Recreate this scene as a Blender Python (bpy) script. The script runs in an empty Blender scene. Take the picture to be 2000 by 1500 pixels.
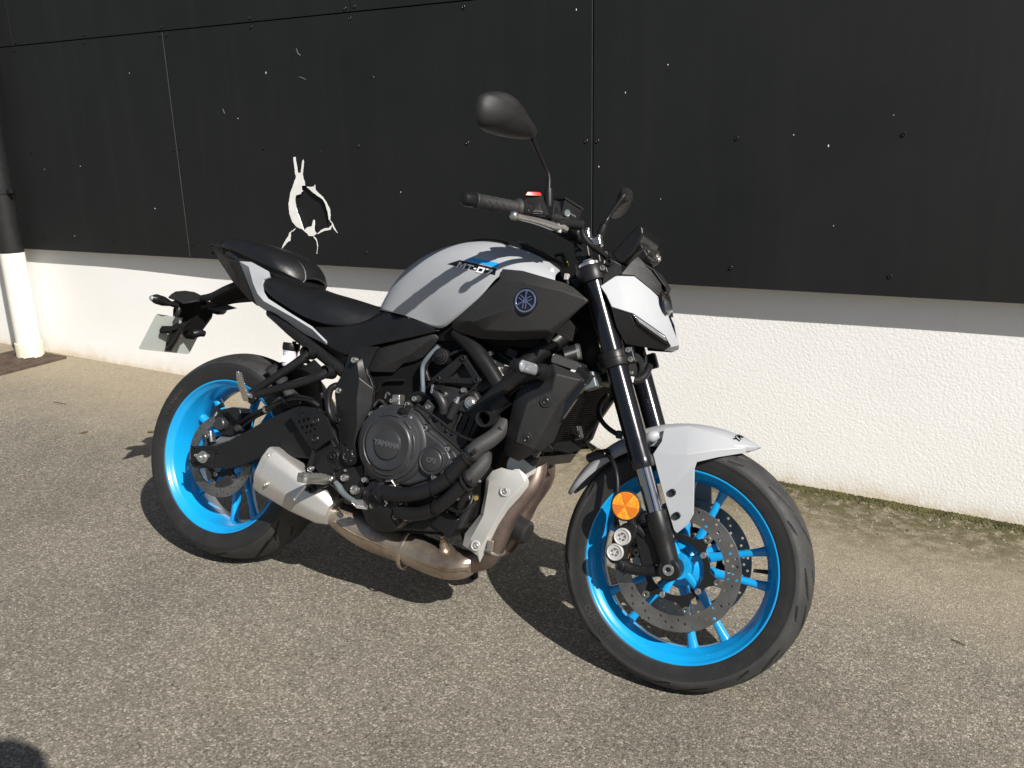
import bpy, bmesh, math, random
import numpy as np
from mathutils import Vector, Matrix
from mathutils.bvhtree import BVHTree

PI = math.pi
rnd = random.Random(7)
S = bpy.context.scene
COL = S.collection

# ------------------------------------------------------------------ camera, sky, sun, exposure
def rot(axis, deg):
    return Matrix.Rotation(math.radians(deg), 4, axis)

cam_d = bpy.data.cameras.new('camera')
cam = bpy.data.objects.new('camera', cam_d)
COL.objects.link(cam)
cam_d.sensor_width = 36.0
cam_d.lens = 36.0 * 1675.17415 / 2000.0
cam_d.clip_start = 0.05
cam_d.clip_end = 500.0
cam.matrix_world = Matrix.Translation((0, -3.15556, 1.29925)) @ rot('Z', 25.96718) @ rot('X', 90 - 17.01317) @ rot('Z', 0.61182)
S.camera = cam

SUN_EL, SUN_AZ = 42.4, 120.2            # azimuth clockwise from +Y
w = bpy.data.worlds.new('World')
S.world = w
w.use_nodes = True
nt = w.node_tree
nt.nodes.clear()
sky = nt.nodes.new('ShaderNodeTexSky')
sky.sky_type = 'NISHITA'
sky.sun_disc = False
sky.sun_elevation = math.radians(SUN_EL)
sky.sun_rotation = math.radians(SUN_AZ)
sky.air_density = 1.0
sky.dust_density = 1.2
bg = nt.nodes.new('ShaderNodeBackground')
bg.inputs['Strength'].default_value = 0.05
wo = nt.nodes.new('ShaderNodeOutputWorld')
nt.links.new(sky.outputs[0], bg.inputs[0])
nt.links.new(bg.outputs[0], wo.inputs[0])

sun_d = bpy.data.lights.new('sun', 'SUN')
sun_d.energy = 5.0
sun_d.angle = math.radians(0.5)
sun_d.color = (1.0, 0.955, 0.89)
sun = bpy.data.objects.new('sun', sun_d)
COL.objects.link(sun)
_e, _a = math.radians(SUN_EL), math.radians(SUN_AZ)
SUN_TO = Vector((math.cos(_e) * math.sin(_a), math.cos(_e) * math.cos(_a), math.sin(_e)))
sun.rotation_euler = SUN_TO.to_track_quat('Z', 'Y').to_euler()
sun.location = (4, -4, 6)

vs = S.view_settings
vs.view_transform = 'Standard'
vs.look = 'None'
vs.exposure = 0.45
vs.gamma = 1.0
vs.use_curve_mapping = False
S.cycles.max_bounces = 8
S.cycles.sample_clamp_indirect = 6.0

# ------------------------------------------------------------------ materials
def nodes_of(m):
    m.use_nodes = True
    t = m.node_tree
    b = next(n for n in t.nodes if n.type == 'BSDF_PRINCIPLED')
    return t, b

def tex_coord(t, scale=None):
    tc = t.nodes.new('ShaderNodeTexCoord')
    return tc.outputs['Object']

def noise(t, vec, scale, detail=4.0, rough=0.55):
    n = t.nodes.new('ShaderNodeTexNoise')
    n.inputs['Scale'].default_value = scale
    n.inputs['Detail'].default_value = detail
    n.inputs['Roughness'].default_value = rough
    t.links.new(vec, n.inputs['Vector'])
    return n.outputs['Fac']

def ramp(t, fac, stops):
    r = t.nodes.new('ShaderNodeValToRGB')
    el = r.color_ramp.elements
    while len(el) < len(stops):
        el.new(0.5)
    for e, (p, c) in zip(el, stops):
        e.position = p
        if not isinstance(c, (tuple, list)):
            c = (c, c, c)
        e.color = (*c[:3], 1)
    t.links.new(fac, r.inputs[0])
    return r.outputs['Color']

def mixc(t, fac, a, b, mode='MIX'):
    m = t.nodes.new('ShaderNodeMix')
    m.data_type = 'RGBA'
    m.blend_type = mode
    for sock, v in ((m.inputs[0], fac), (m.inputs[6], a), (m.inputs[7], b)):
        if isinstance(v, (int, float)):
            sock.default_value = v
        elif isinstance(v, (tuple, list)):
            sock.default_value = (*v[:3], 1)
        else:
            t.links.new(v, sock)
    return m.outputs[2]

def math_n(t, op, a, b=None, c=None):
    m = t.nodes.new('ShaderNodeMath')
    m.operation = op
    for i, v in enumerate((a, b, c)):
        if v is None:
            continue
        if isinstance(v, (int, float)):
            m.inputs[i].default_value = v
        else:
            t.links.new(v, m.inputs[i])
    return m.outputs[0]

def bump(t, bsdf, height, strength, dist):
    n = t.nodes.new('ShaderNodeBump')
    n.inputs['Strength'].default_value = strength
    n.inputs['Distance'].default_value = dist
    t.links.new(height, n.inputs['Height'])
    t.links.new(n.outputs[0], bsdf.inputs['Normal'])
    return n

def mat(name, col, rough=0.5, metal=0.0, coat=0.0, coat_rough=0.1, grain=None, wear=0.12, spec=0.5, dust=0.0):
    m = bpy.data.materials.new(name)
    t, b = nodes_of(m)
    v = tex_coord(t)
    b.inputs['Metallic'].default_value = metal
    b.inputs['Coat Weight'].default_value = coat
    b.inputs['Coat Roughness'].default_value = coat_rough
    b.inputs['Specular IOR Level'].default_value = spec
    f = noise(t, v, 14.0, 5.0)
    lo = tuple(max(0.0, c * (1 - wear)) for c in col)
    hi = tuple(min(1.0, c * (1 + wear)) for c in col)
    c = ramp(t, f, [(0.3, lo), (0.7, hi)])
    if dust > 0:
        d = noise(t, v, 320.0, 2.0)
        c = mixc(t, ramp(t, d, [(0.66, 0.0), (0.74, dust)]), c, (0.32, 0.28, 0.22))
    t.links.new(c, b.inputs['Base Color'])
    f2 = noise(t, v, 38.0, 4.0)
    t.links.new(ramp(t, f2, [(0.25, max(0.02, rough * 0.85)), (0.75, min(1, rough * 1.15))]), b.inputs['Roughness'])
    if grain:
        bump(t, b, noise(t, v, grain[0], 2.0), grain[1], grain[2])
    return m

M = {}
M['grey_paint'] = mat('grey_satin_paint', (0.345, 0.357, 0.375), 0.48, coat=0.05, coat_rough=0.4, wear=0.02)
M['blue'] = mat('cyan_gloss_paint', (0.005, 0.285, 0.62), 0.3, coat=0.6, coat_rough=0.12, wear=0.06)
M['black_plastic'] = mat('black_grained_plastic', (0.0135, 0.0135, 0.0138), 0.52, grain=(900, 0.3, 0.0007), wear=0.1, dust=0.15, spec=0.4)
M['black_satin'] = mat('black_satin_plastic', (0.009, 0.009, 0.0095), 0.36, wear=0.15, dust=0.08, spec=0.3)
M['black_gloss'] = mat('black_gloss_paint', (0.006, 0.006, 0.007), 0.17, coat=0.6, coat_rough=0.06, wear=0.1)
M['black_frame'] = mat('black_powder_coat', (0.0105, 0.0105, 0.011), 0.38, grain=(700, 0.12, 0.0004), wear=0.12, dust=0.10, spec=0.3)
M['charcoal'] = mat('charcoal_grained_plastic', (0.026, 0.026, 0.0255), 0.55, grain=(900, 0.3, 0.0007), wear=0.08, dust=0.12, spec=0.35)
M['dark_void'] = mat('black_plastic_and_shade', (0.004, 0.004, 0.004), 0.7, spec=0.2)  # black inner parts; also paints in shade on some outer ones
M['fork_black'] = mat('anodised_black_tube', (0.008, 0.008, 0.011), 0.2, metal=0.3, coat=0.5, coat_rough=0.08)
M['engine'] = mat('dark_grey_cast_engine_paint', (0.048, 0.049, 0.052), 0.38, metal=0.45, grain=(1200, 0.2, 0.0004), wear=0.12)
M['engine_dark'] = mat('darker_cast_engine_block', (0.024, 0.024, 0.025), 0.45, metal=0.3, grain=(900, 0.35, 0.0006))
M['rubber'] = mat('tyre_rubber', (0.0145, 0.0145, 0.0147), 0.56, grain=(500, 0.25, 0.0005), wear=0.25, dust=0.15)
M['hose'] = mat('black_rubber_hose', (0.009, 0.009, 0.0095), 0.42, spec=0.3)
M['grip'] = mat('grip_rubber', (0.018, 0.018, 0.018), 0.6, grain=(450, 0.6, 0.0012))
M['leather'] = mat('black_seat_vinyl', (0.0085, 0.0088, 0.0098), 0.36, grain=(650, 0.5, 0.0010), wear=0.1)
M['steel'] = mat('brushed_steel', (0.46, 0.44, 0.41), 0.34, metal=0.9, wear=0.08)
M['zinc'] = mat('zinc_bolt', (0.55, 0.54, 0.52), 0.3, metal=0.9)
M['dark_bolt'] = mat('black_oxide_bolt', (0.04, 0.04, 0.042), 0.35, metal=0.7)
M['chrome'] = mat('chrome_tube', (0.42, 0.42, 0.44), 0.08, metal=1.0, wear=0.02)
M['alloy'] = mat('polished_alloy', (0.62, 0.61, 0.60), 0.25, metal=0.95)
M['silver'] = mat('satin_silver_heat_shield', (0.56, 0.55, 0.525), 0.42, metal=0.35, wear=0.03)
M['peg_rubber'] = mat('worn_grey_peg_rubber', (0.09, 0.09, 0.085), 0.45)
M['disc'] = mat('brake_disc_steel', (0.235, 0.225, 0.21), 0.36, metal=0.85, wear=0.3)
M['red'] = mat('red_switch', (0.62, 0.02, 0.015), 0.35)
M['yellow'] = mat('yellow_cable_sleeve', (0.55, 0.42, 0.02), 0.5)
M['plate'] = mat('number_plate_back', (0.55, 0.59, 0.56), 0.35, wear=0.04)
M['res'] = mat('translucent_reservoir', (0.62, 0.60, 0.66), 0.3, wear=0.05)
M['brass'] = mat('brass', (0.45, 0.33, 0.12), 0.35, metal=0.9)
M['groove'] = mat('unworn_shaded_groove_rubber', (0.007, 0.007, 0.007), 0.7)  # unworn rubber, made darker to paint in the shade inside the grooves
M['cast_letter'] = mat('painted_highlight_lettering', (0.12, 0.12, 0.125), 0.35, metal=0.5)  # lighter than the casting, painting in the highlights on the letter edges
M['scuff'] = mat('grey_scuff', (0.22, 0.22, 0.21), 0.8)
M['tread'] = mat('dusty_tread_rubber', (0.030, 0.030, 0.0295), 0.66, grain=(300, 0.3, 0.0006), wear=0.4, dust=0.2)
M['white'] = mat('white_print', (0.8, 0.8, 0.8), 0.4, wear=0.02)
M['decal_blue'] = mat('blue_decal', (0.01, 0.30, 0.75), 0.35, wear=0.02)
M['decal_black'] = mat('black_decal', (0.008, 0.008, 0.009), 0.3)
M['copper'] = mat('brake_pad_copper', (0.42, 0.17, 0.07), 0.5, metal=0.5)
M['mirror'] = mat('mirror_glass', (0.8, 0.82, 0.82), 0.03, metal=1.0, wear=0.0)
M['grey_hose'] = mat('grey_blue_hose', (0.11, 0.13, 0.15), 0.5)
m = bpy.data.materials.new('woven_hose_sleeve')
t, b = nodes_of(m)
v = tex_coord(t)
wv = t.nodes.new('ShaderNodeTexWave')
wv.bands_direction = 'DIAGONAL'
wv.inputs['Scale'].default_value = 130.0
wv.inputs['Distortion'].default_value = 3.0
t.links.new(v, wv.inputs['Vector'])
t.links.new(ramp(t, wv.outputs['Fac'], [(0.2, 0.016), (0.8, 0.048)]), b.inputs['Base Color'])
b.inputs['Roughness'].default_value = 0.6
bump(t, b, wv.outputs['Fac'], 0.4, 0.001)
M['sleeve'] = m
M['bluegrey'] = mat('bluegrey_steel', (0.17, 0.20, 0.21), 0.4, metal=0.4)
M['emblem_blue'] = mat('emblem_blue_chrome', (0.33, 0.37, 0.56), 0.22, metal=0.8)
M['white_plastic'] = mat('white_plastic', (0.7, 0.7, 0.68), 0.4)

M['lens'] = mat('clear_lens', (0.42, 0.45, 0.49), 0.12, metal=0.45, coat=1.0, coat_rough=0.03, wear=0.25)
M['lens_dark'] = mat('smoked_lens', (0.05, 0.055, 0.06), 0.08, metal=0.2, coat=1.0, coat_rough=0.03, wear=0.3)
m = bpy.data.materials.new('amber_reflector')
t, b = nodes_of(m)
v = tex_coord(t)
vo = t.nodes.new('ShaderNodeTexVoronoi')
vo.inputs['Scale'].default_value = 420.0
t.links.new(v, vo.inputs['Vector'])
t.links.new(ramp(t, vo.outputs['Color'], [(0.2, (0.62, 0.16, 0.004)), (0.8, (0.95, 0.36, 0.02))]), b.inputs['Base Color'])
b.inputs['Roughness'].default_value = 0.25
b.inputs['Coat Weight'].default_value = 0.8
b.inputs['Coat Roughness'].default_value = 0.04
M['amber'] = m
M['amber_dark'] = mat('amber_reflector_wedge', (0.50, 0.13, 0.006), 0.3, coat=0.7, coat_rough=0.05)

# exhaust: heat tinted stainless
m = bpy.data.materials.new('heat_tinted_stainless')
t, b = nodes_of(m)
v = tex_coord(t)
f = noise(t, v, 9.0, 5.0, 0.6)
c = ramp(t, f, [(0.25, (0.22, 0.15, 0.105)), (0.45, (0.38, 0.31, 0.24)), (0.62, (0.48, 0.42, 0.35)), (0.8, (0.31, 0.24, 0.19))])
f2 = noise(t, v, 60.0, 6.0, 0.7)
c = mixc(t, ramp(t, f2, [(0.55, 0.0), (0.72, 0.6)]), c, (0.16, 0.09, 0.055))
t.links.new(c, b.inputs['Base Color'])
b.inputs['Metallic'].default_value = 0.85
t.links.new(ramp(t, f2, [(0.3, 0.30), (0.7, 0.48)]), b.inputs['Roughness'])
bump(t, b, f2, 0.12, 0.002)
M['exhaust'] = m
m = bpy.data.materials.new('brown_heat_tinted_header')
t, b = nodes_of(m)
v = tex_coord(t)
f = noise(t, v, 16.0, 5.0, 0.6)
t.links.new(ramp(t, f, [(0.3, (0.14, 0.105, 0.09)), (0.6, (0.22, 0.168, 0.142)), (0.8, (0.19, 0.16, 0.148))]), b.inputs['Base Color'])
b.inputs['Metallic'].default_value = 0.75
t.links.new(ramp(t, f, [(0.3, 0.36), (0.7, 0.5)]), b.inputs['Roughness'])
M['header'] = m
# muffler: brushed
m = bpy.data.materials.new('brushed_muffler_skin')
t, b = nodes_of(m)
v = tex_coord(t)
mp = t.nodes.new('ShaderNodeMapping')
mp.inputs['Scale'].default_value = (8, 260, 260)
mp.inputs['Rotation'].default_value = (0, math.radians(-20), 0)
t.links.new(v, mp.inputs['Vector'])
f = noise(t, mp.outputs[0], 4.0, 3.0)
t.links.new(ramp(t, f, [(0.2, (0.46, 0.445, 0.42)), (0.8, (0.60, 0.58, 0.55))]), b.inputs['Base Color'])
b.inputs['Metallic'].default_value = 0.65
b.inputs['Roughness'].default_value = 0.38
bump(t, b, f, 0.06, 0.001)
M['muffler'] = m

# ------------------------------------------------------------------ mesh helpers
def tag(o, label=None, cat=None, group=None, kind=None):
    if label: o['label'] = label
    if cat: o['category'] = cat
    if group: o['group'] = group
    if kind: o['kind'] = kind
    return o

def empty(name, parent=None, mw=None):
    o = bpy.data.objects.new(name, None)
    o.empty_display_size = 0.1
    COL.objects.link(o)
    if parent: o.parent = parent
    if mw is not None: o.matrix_world = mw
    return o

def V(x, w, z):
    return Vector((x, -w, z))

def mirror(p):
    return [Vector((q[0], -q[1], q[2])) for q in p]

def finish(name, me, mat_, parent, smooth=True, angle=35):
    if smooth:
        me.polygons.foreach_set('use_smooth', [True] * len(me.polygons))
        me.set_sharp_from_angle(angle=math.radians(angle))
    me.materials.append(mat_ if not isinstance(mat_, str) else M[mat_])
    o = bpy.data.objects.new(name, me)
    COL.objects.link(o)
    if parent: o.parent = parent
    return o

def mesh(name, verts, faces, mat_, parent=None, smooth=True, angle=35, out=None, weld=True):
    me = bpy.data.meshes.new(name)
    me.from_pydata([tuple(v) for v in verts], [], [tuple(f) for f in faces])
    bm = bmesh.new()
    bm.from_mesh(me)
    if weld:
        bmesh.ops.remove_doubles(bm, verts=bm.verts, dist=1e-5)
        bmesh.ops.dissolve_degenerate(bm, edges=bm.edges, dist=1e-6)
    bmesh.ops.recalc_face_normals(bm, faces=bm.faces)
    if out is not None:
        s = sum((f.normal.dot(Vector(out)) * f.calc_area() for f in bm.faces), 0.0)
        if s < 0:
            bmesh.ops.reverse_faces(bm, faces=bm.faces)
    bm.to_mesh(me)
    bm.free()
    me.update()
    return finish(name, me, mat_, parent, smooth, angle)

def subsurf(o, n=2):
    k = o.modifiers.new('sub', 'SUBSURF')
    k.boundary_smooth = 'PRESERVE_CORNERS'
    k.levels = n
    k.render_levels = n
    return o

def solid(o, t, off=-1):
    k = o.modifiers.new('solid', 'SOLIDIFY')
    k.thickness = t
    k.offset = off
    k.use_even_offset = True
    return o

def bevel(o, wd, seg=2, ang=28):
    k = o.modifiers.new('bevel', 'BEVEL')
    k.width = wd
    k.segments = seg
    k.limit_method = 'ANGLE'
    k.angle_limit = math.radians(ang)
    k.harden_normals = True
    return o

def spline(pts, n):
    """Catmull-Rom through pts, n samples per span"""
    P = [Vector(p) for p in pts]
    P = [P[0] * 2 - P[1]] + P + [P[-1] * 2 - P[-2]]
    out = []
    for i in range(1, len(P) - 2):
        p0, p1, p2, p3 = P[i - 1:i + 3]
        for k in range(n):
            s = k / n
            out.append(0.5 * ((2 * p1) + (p2 - p0) * s + (2 * p0 - 5 * p1 + 4 * p2 - p3) * s * s + (3 * p1 - p0 - 3 * p2 + p3) * s ** 3))
    out.append(P[-2])
    return out

def tube_geo(pts, r, seg=12, n=0, cap=True):
    rs = list(r) if isinstance(r, (list, tuple)) else [r] * len(pts)
    if n:
        k = len(pts)
        pts = spline(pts, n)
        rs = [float(np.interp(i / n, range(k), rs)) for i in range(len(pts))]
    P = [Vector(p) for p in pts]
    vs_, fs = [], []
    T = [(P[min(i + 1, len(P) - 1)] - P[max(i - 1, 0)]).normalized() for i in range(len(P))]
    N = T[0].orthogonal().normalized()
    for i, p in enumerate(P):
        N = (N - T[i] * N.dot(T[i])).normalized()
        B = T[i].cross(N)
        for k in range(seg):
            a = 2 * PI * k / seg
            vs_.append(p + (N * math.cos(a) + B * math.sin(a)) * rs[i])
    for i in range(len(P) - 1):
        for k in range(seg):
            a, b_ = i * seg + k, i * seg + (k + 1) % seg
            fs.append((a, b_, b_ + seg, a + seg))
    if cap:
        fs.append(tuple(range(seg)))
        fs.append(tuple(range((len(P) - 1) * seg, len(P) * seg)))
    return vs_, fs

def tube(name, mat_, parent, pts, r, seg=12, n=0, cap=True, angle=50):
    a, b_ = tube_geo(pts, r, seg, n, cap)
    return mesh(name, a, b_, mat_, parent, angle=angle)

def frame(axis):
    a = Vector(axis).normalized()
    u = a.orthogonal().normalized() if abs(a.y) < 0.9 else Vector((1, 0, 0))
    u = (u - a * u.dot(a)).normalized()
    return u, a.cross(u), a

def lathe_geo(prof, c, axis, seg=32, closed=False):
    """prof: (radius, distance along axis)"""
    c = Vector(c)
    u, v_, a = frame(axis)
    vs_, fs = [], []
    for r, h in prof:
        for k in range(seg):
            t_ = 2 * PI * k / seg
            vs_.append(c + a * h + (u * math.cos(t_) + v_ * math.sin(t_)) * max(r, 1e-5))
    m_ = len(prof)
    for i in range(m_ if closed else m_ - 1):
        j = (i + 1) % m_
        for k in range(seg):
            k2 = (k + 1) % seg
            fs.append((i * seg + k, i * seg + k2, j * seg + k2, j * seg + k))
    return vs_, fs

def lathe(name, mat_, parent, prof, c, axis=(0, -1, 0), seg=32, closed=False, angle=35):
    a, b_ = lathe_geo(prof, c, axis, seg, closed)
    return mesh(name, a, b_, mat_, parent, angle=angle)

_bolt_cache = {}
def bolt(parent, pos, r=0.005, mat_='zinc', axis=(0, -1, 0), h=None, name='bolt'):
    """socket head bolt; the head stands out along axis"""
    h = h or r * 0.8
    key = (round(r, 5), round(h, 5), mat_)
    if key not in _bolt_cache:
        prof = [(0, -h * 0.1), (r * 0.45, -h * 0.1), (r * 0.5, h * 0.75), (r * 0.62, h), (r * 0.85, h * 0.95), (r, h * 0.65), (r, -h * 1.5)]
        a, b_ = lathe_geo(prof, (0, 0, 0), (0, 0, 1), 14)
        o = mesh(name, a, b_, mat_, parent)
        _bolt_cache[key] = o.data
    else:
        o = bpy.data.objects.new(name, _bolt_cache[key])
        COL.objects.link(o)
        o.parent = parent
    o.rotation_euler = Vector(axis).to_track_quat('Z', 'Y').to_euler()
    o.location = pos
    return o

def box(name, mat_, parent, c, size, R=None, bev=0.004, seg=2):
    sx, sy, sz = (s / 2 for s in size)
    vs_ = [Vector((x, y, z)) for x in (-sx, sx) for y in (-sy, sy) for z in (-sz, sz)]
    if R is not None:
        vs_ = [R @ q for q in vs_]
    vs_ = [q + Vector(c) for q in vs_]
    o = mesh(name, vs_, [(0, 1, 3, 2), (4, 6, 7, 5), (0, 4, 5, 1), (2, 3, 7, 6), (0, 2, 6, 4), (1, 5, 7, 3)], mat_, parent)
    return bevel(o, bev, seg) if bev else o

def panel(name, mat_, parent, verts, faces, thick=0.006, bev=0.003, out=(0, -1, 0), seg=2, both=False, angle=35):
    o = mesh(name, verts, faces, mat_, parent, out=out, angle=angle)
    if thick: solid(o, thick)
    if bev: bevel(o, bev, seg)
    if both:
        o2 = mesh(name, mirror(verts), faces, mat_, parent, out=(out[0], -out[1], out[2]), angle=angle)
        if thick: solid(o2, thick)
        if bev: bevel(o2, bev, seg)
        return o, o2
    return o

def grid_faces(nr, nc, off=0):
    return [(off + i * nc + j, off + i * nc + j + 1, off + (i + 1) * nc + j + 1, off + (i + 1) * nc + j) for i in range(nr - 1) for j in range(nc - 1)]

def grid(name, mat_, parent, rows, out=None, sub=2, thick=0, symmetric=False, bev=0, angle=60):
    """rows of points; symmetric: the first point of each row lies on the centre plane and the row is mirrored"""
    if symmetric:
        rows = [mirror(r[1:])[::-1] + [Vector(p) for p in r] for r in rows]
    nr, nc = len(rows), len(rows[0])
    o = mesh(name, [p for r in rows for p in r], grid_faces(nr, nc), mat_, parent, out=out, angle=angle)
    if sub: subsurf(o, sub)
    if thick: solid(o, thick)
    if bev: bevel(o, bev)
    return o

def loft(name, mat_, parent, rings, sub=0, caps=True, bev=0, angle=40):
    n = len(rings[0])
    vs_ = [Vector(p) for r in rings for p in r]
    fs = []
    for i in range(len(rings) - 1):
        for k in range(n):
            a, b_ = i * n + k, i * n + (k + 1) % n
            fs.append((a, b_, b_ + n, a + n))
    if caps:
        fs.append(tuple(range(n)))
        fs.append(tuple(range((len(rings) - 1) * n, len(rings) * n)))
    o = mesh(name, vs_, fs, mat_, parent, angle=angle)
    if sub: subsurf(o, sub)
    if bev: bevel(o, bev)
    return o

def prism(name, mat_, parent, outline, w_in, bev=0.003, w_out=None, seg=2, inset=0.0):
    """outline: points of the outer (right) face; extruded inwards to lateral w_in"""
    A = [Vector(p) if w_out is None else Vector((p[0], -w_out, p[2])) for p in outline]
    B = [Vector((p.x, -w_in, p.z)) for p in A]
    n = len(A)
    fs = [tuple(range(n)), tuple(range(n, 2 * n))[::-1]] + [(i, (i + 1) % n, n + (i + 1) % n, n + i) for i in range(n)]
    o = mesh(name, A + B, fs, mat_, parent)
    return bevel(o, bev, seg) if bev else o

def curve_plate(name, mat_, parent, loops, y0, y1, bev=0.0, res=1):
    """flat plate in the x-z plane between lateral y0 and y1; first loop outside, the others holes"""
    cu = bpy.data.curves.new(name, 'CURVE')
    cu.dimensions = '2D'
    cu.fill_mode = 'BOTH'
    for lp in loops:
        sp = cu.splines.new('POLY')
        sp.points.add(len(lp) - 1)
        for p, q in zip(sp.points, lp):
            p.co = (q[0], q[1], 0, 1)
        sp.use_cyclic_u = True
    th = abs(y1 - y0)
    cu.extrude = th / 2 - bev
    cu.bevel_depth = bev
    cu.bevel_resolution = res
    cu.offset = -bev
    o = bpy.data.objects.new(name, cu)
    COL.objects.link(o)
    dg = bpy.context.evaluated_depsgraph_get()
    me = bpy.data.meshes.new_from_object(o.evaluated_get(dg))
    bpy.data.objects.remove(o)
    bpy.data.curves.remove(cu)
    # curve z -> lateral
    for v_ in me.vertices:
        x, y, z = v_.co
        v_.co = (x, z - (y0 + y1) / 2, y)
    me.materials.clear()
    me.update()
    return finish(name, me, mat_, parent, True, 30)

def circle2(cx, cz, r, n=24, a0=0):
    return [(cx + r * math.cos(a0 + 2 * PI * k / n), cz + r * math.sin(a0 + 2 * PI * k / n)) for k in range(n)]

def text_geo(body, size, extrude=0.0004, shear=0.0, offset=0.0, spacing=1.0):
    cu = bpy.data.curves.new('lettering', 'FONT')
    cu.body = body
    cu.size = size
    cu.extrude = extrude
    cu.shear = shear
    cu.offset = offset
    cu.space_character = spacing
    cu.align_x = 'CENTER'
    cu.align_y = 'CENTER'
    cu.resolution_u = 3
    o = bpy.data.objects.new('lettering', cu)
    COL.objects.link(o)
    dg = bpy.context.evaluated_depsgraph_get()
    me = bpy.data.meshes.new_from_object(o.evaluated_get(dg))
    bpy.data.objects.remove(o)
    me.materials.clear()
    return me

def text_on(name, body, size, mat_, parent, c, right, up, extrude=0.0005, **k):
    me = text_geo(body, size, extrude, **k)
    r, u = Vector(right).normalized(), Vector(up)
    n = r.cross(u).normalized()
    u = n.cross(r)
    for v_ in me.vertices:
        x, y, z = v_.co
        v_.co = Vector(c) + r * x + u * y + n * z
    me.update()
    return finish(name, me, mat_, parent, False)

def bvh_of(*objs):
    dg = bpy.context.evaluated_depsgraph_get()
    dg.update()
    vs_, fs = [], []
    for o in objs:
        e = o.evaluated_get(dg)
        me = e.to_mesh()
        b0 = len(vs_)
        vs_ += [v_.co.copy() for v_ in me.vertices]
        fs += [tuple(b0 + i for i in p.vertices) for p in me.polygons]
        e.to_mesh_clear()
    return BVHTree.FromPolygons(vs_, fs)

def drape(o, tree, off=0.001, d=(0, 1, 0)):
    """lay a traced flat mesh onto the body panel below it (bike coordinates, cast along d)"""
    d = Vector(d)
    for v_ in o.data.vertices:
        p = v_.co.copy()
        q = p - d * d.dot(p) - d * 0.6
        hit = tree.ray_cast(q, d)
        if hit[0] is not None:
            v_.co = hit[0] - d * (off + max(0.0, 0.0))
    o.data.update()
    return o

# ------------------------------------------------------------------ setting: ground
m = bpy.data.materials.new('worn_asphalt')
t, b = nodes_of(m)
v = tex_coord(t)
vo = t.nodes.new('ShaderNodeTexVoronoi')
vo.inputs['Scale'].default_value = 200.0
vo.inputs['Randomness'].default_value = 1.0
t.links.new(v, vo.inputs['Vector'])
sepc = t.nodes.new('ShaderNodeSeparateColor')
t.links.new(vo.outputs['Color'], sepc.inputs[0])
vo2 = t.nodes.new('ShaderNodeTexVoronoi')
vo2.inputs['Scale'].default_value = 380.0
t.links.new(v, vo2.inputs['Vector'])
sep2 = t.nodes.new('ShaderNodeSeparateColor')
t.links.new(vo2.outputs['Color'], sep2.inputs[0])
stone = ramp(t, sepc.outputs[0], [(0.05, (0.102, 0.094, 0.081)), (0.45, (0.158, 0.142, 0.114)), (0.72, (0.204, 0.184, 0.148)), (0.86, (0.305, 0.278, 0.228)), (0.98, (0.45, 0.412, 0.345))])
fine = ramp(t, sep2.outputs[1], [(0.05, (0.102, 0.091, 0.072)), (0.6, (0.194, 0.174, 0.139)), (0.95, (0.345, 0.31, 0.25))])
c = mixc(t, 0.4, stone, fine)
gap = ramp(t, vo.outputs['Distance'], [(0.0, 1.0), (0.62, 1.0), (0.95, 0.45)])
c = mixc(t, 1.0, c, gap, 'MULTIPLY')
# broad stains
n1 = noise(t, v, 0.9, 5.0, 0.6)
c = mixc(t, 1.0, c, ramp(t, n1, [(0.3, (0.78, 0.775, 0.77)), (0.52, (1.0, 1.0, 1.0)), (0.75, (1.15, 1.12, 1.06))]), 'MULTIPLY')
n2 = noise(t, v, 6.0, 6.0, 0.65)
c = mixc(t, 1.0, c, ramp(t, n2, [(0.25, 0.86), (0.6, 1.05)]), 'MULTIPLY')
# pale silt washed against the wall foot, brown-green algae on the right
sx = t.nodes.new('ShaderNodeSeparateXYZ')
t.links.new(v, sx.inputs[0])
wob = math_n(t, 'MULTIPLY_ADD', noise(t, v, 2.2, 5.0, 0.6), 0.9, -0.45)
dist = math_n(t, 'ADD', math_n(t, 'MULTIPLY', sx.outputs[1], -1.0), wob)
nearw = ramp(t, dist, [(0.30, 1.0), (1.15, 0.0)])
leftm = ramp(t, math_n(t, 'MULTIPLY_ADD', sx.outputs[0], 0.25, 1.0), [(0.0, 1.0), (0.42, 0.85), (0.8, 0.85)])
silt_f = math_n(t, 'MULTIPLY', nearw, leftm)
silt_f = math_n(t, 'MULTIPLY', silt_f, ramp(t, noise(t, v, 30.0, 6.0, 0.7), [(0.25, 0.35), (0.7, 0.95)]))
c = mixc(t, silt_f, c, ramp(t, noise(t, v, 90.0, 4.0), [(0.3, (0.27, 0.222, 0.148)), (0.7, (0.36, 0.30, 0.205))]))
rightm = ramp(t, math_n(t, 'MULTIPLY_ADD', sx.outputs[0], 0.5, 0.75), [(0.02, 0.0), (0.25, 1.0)])
dist2 = math_n(t, 'MULTIPLY_ADD', noise(t, v, 3.0, 6.0, 0.65), 0.5, math_n(t, 'MULTIPLY_ADD', sx.outputs[1], -1.0, -0.25))
soil = math_n(t, 'MULTIPLY', ramp(t, dist2, [(0.20, 1.0), (0.58, 0.0)]), rightm)
soil = math_n(t, 'MULTIPLY', soil, ramp(t, noise(t, v, 26.0, 9.0, 0.8), [(0.38, 0.0), (0.56, 0.95)]))
c = mixc(t, soil, c, ramp(t, noise(t, v, 150.0, 4.0), [(0.3, (0.070, 0.058, 0.034)), (0.7, (0.165, 0.14, 0.092))]))
dist3 = math_n(t, 'MULTIPLY_ADD', noise(t, v, 7.0, 6.0, 0.7), 0.30, math_n(t, 'MULTIPLY_ADD', sx.outputs[1], -1.0, -0.15))
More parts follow.
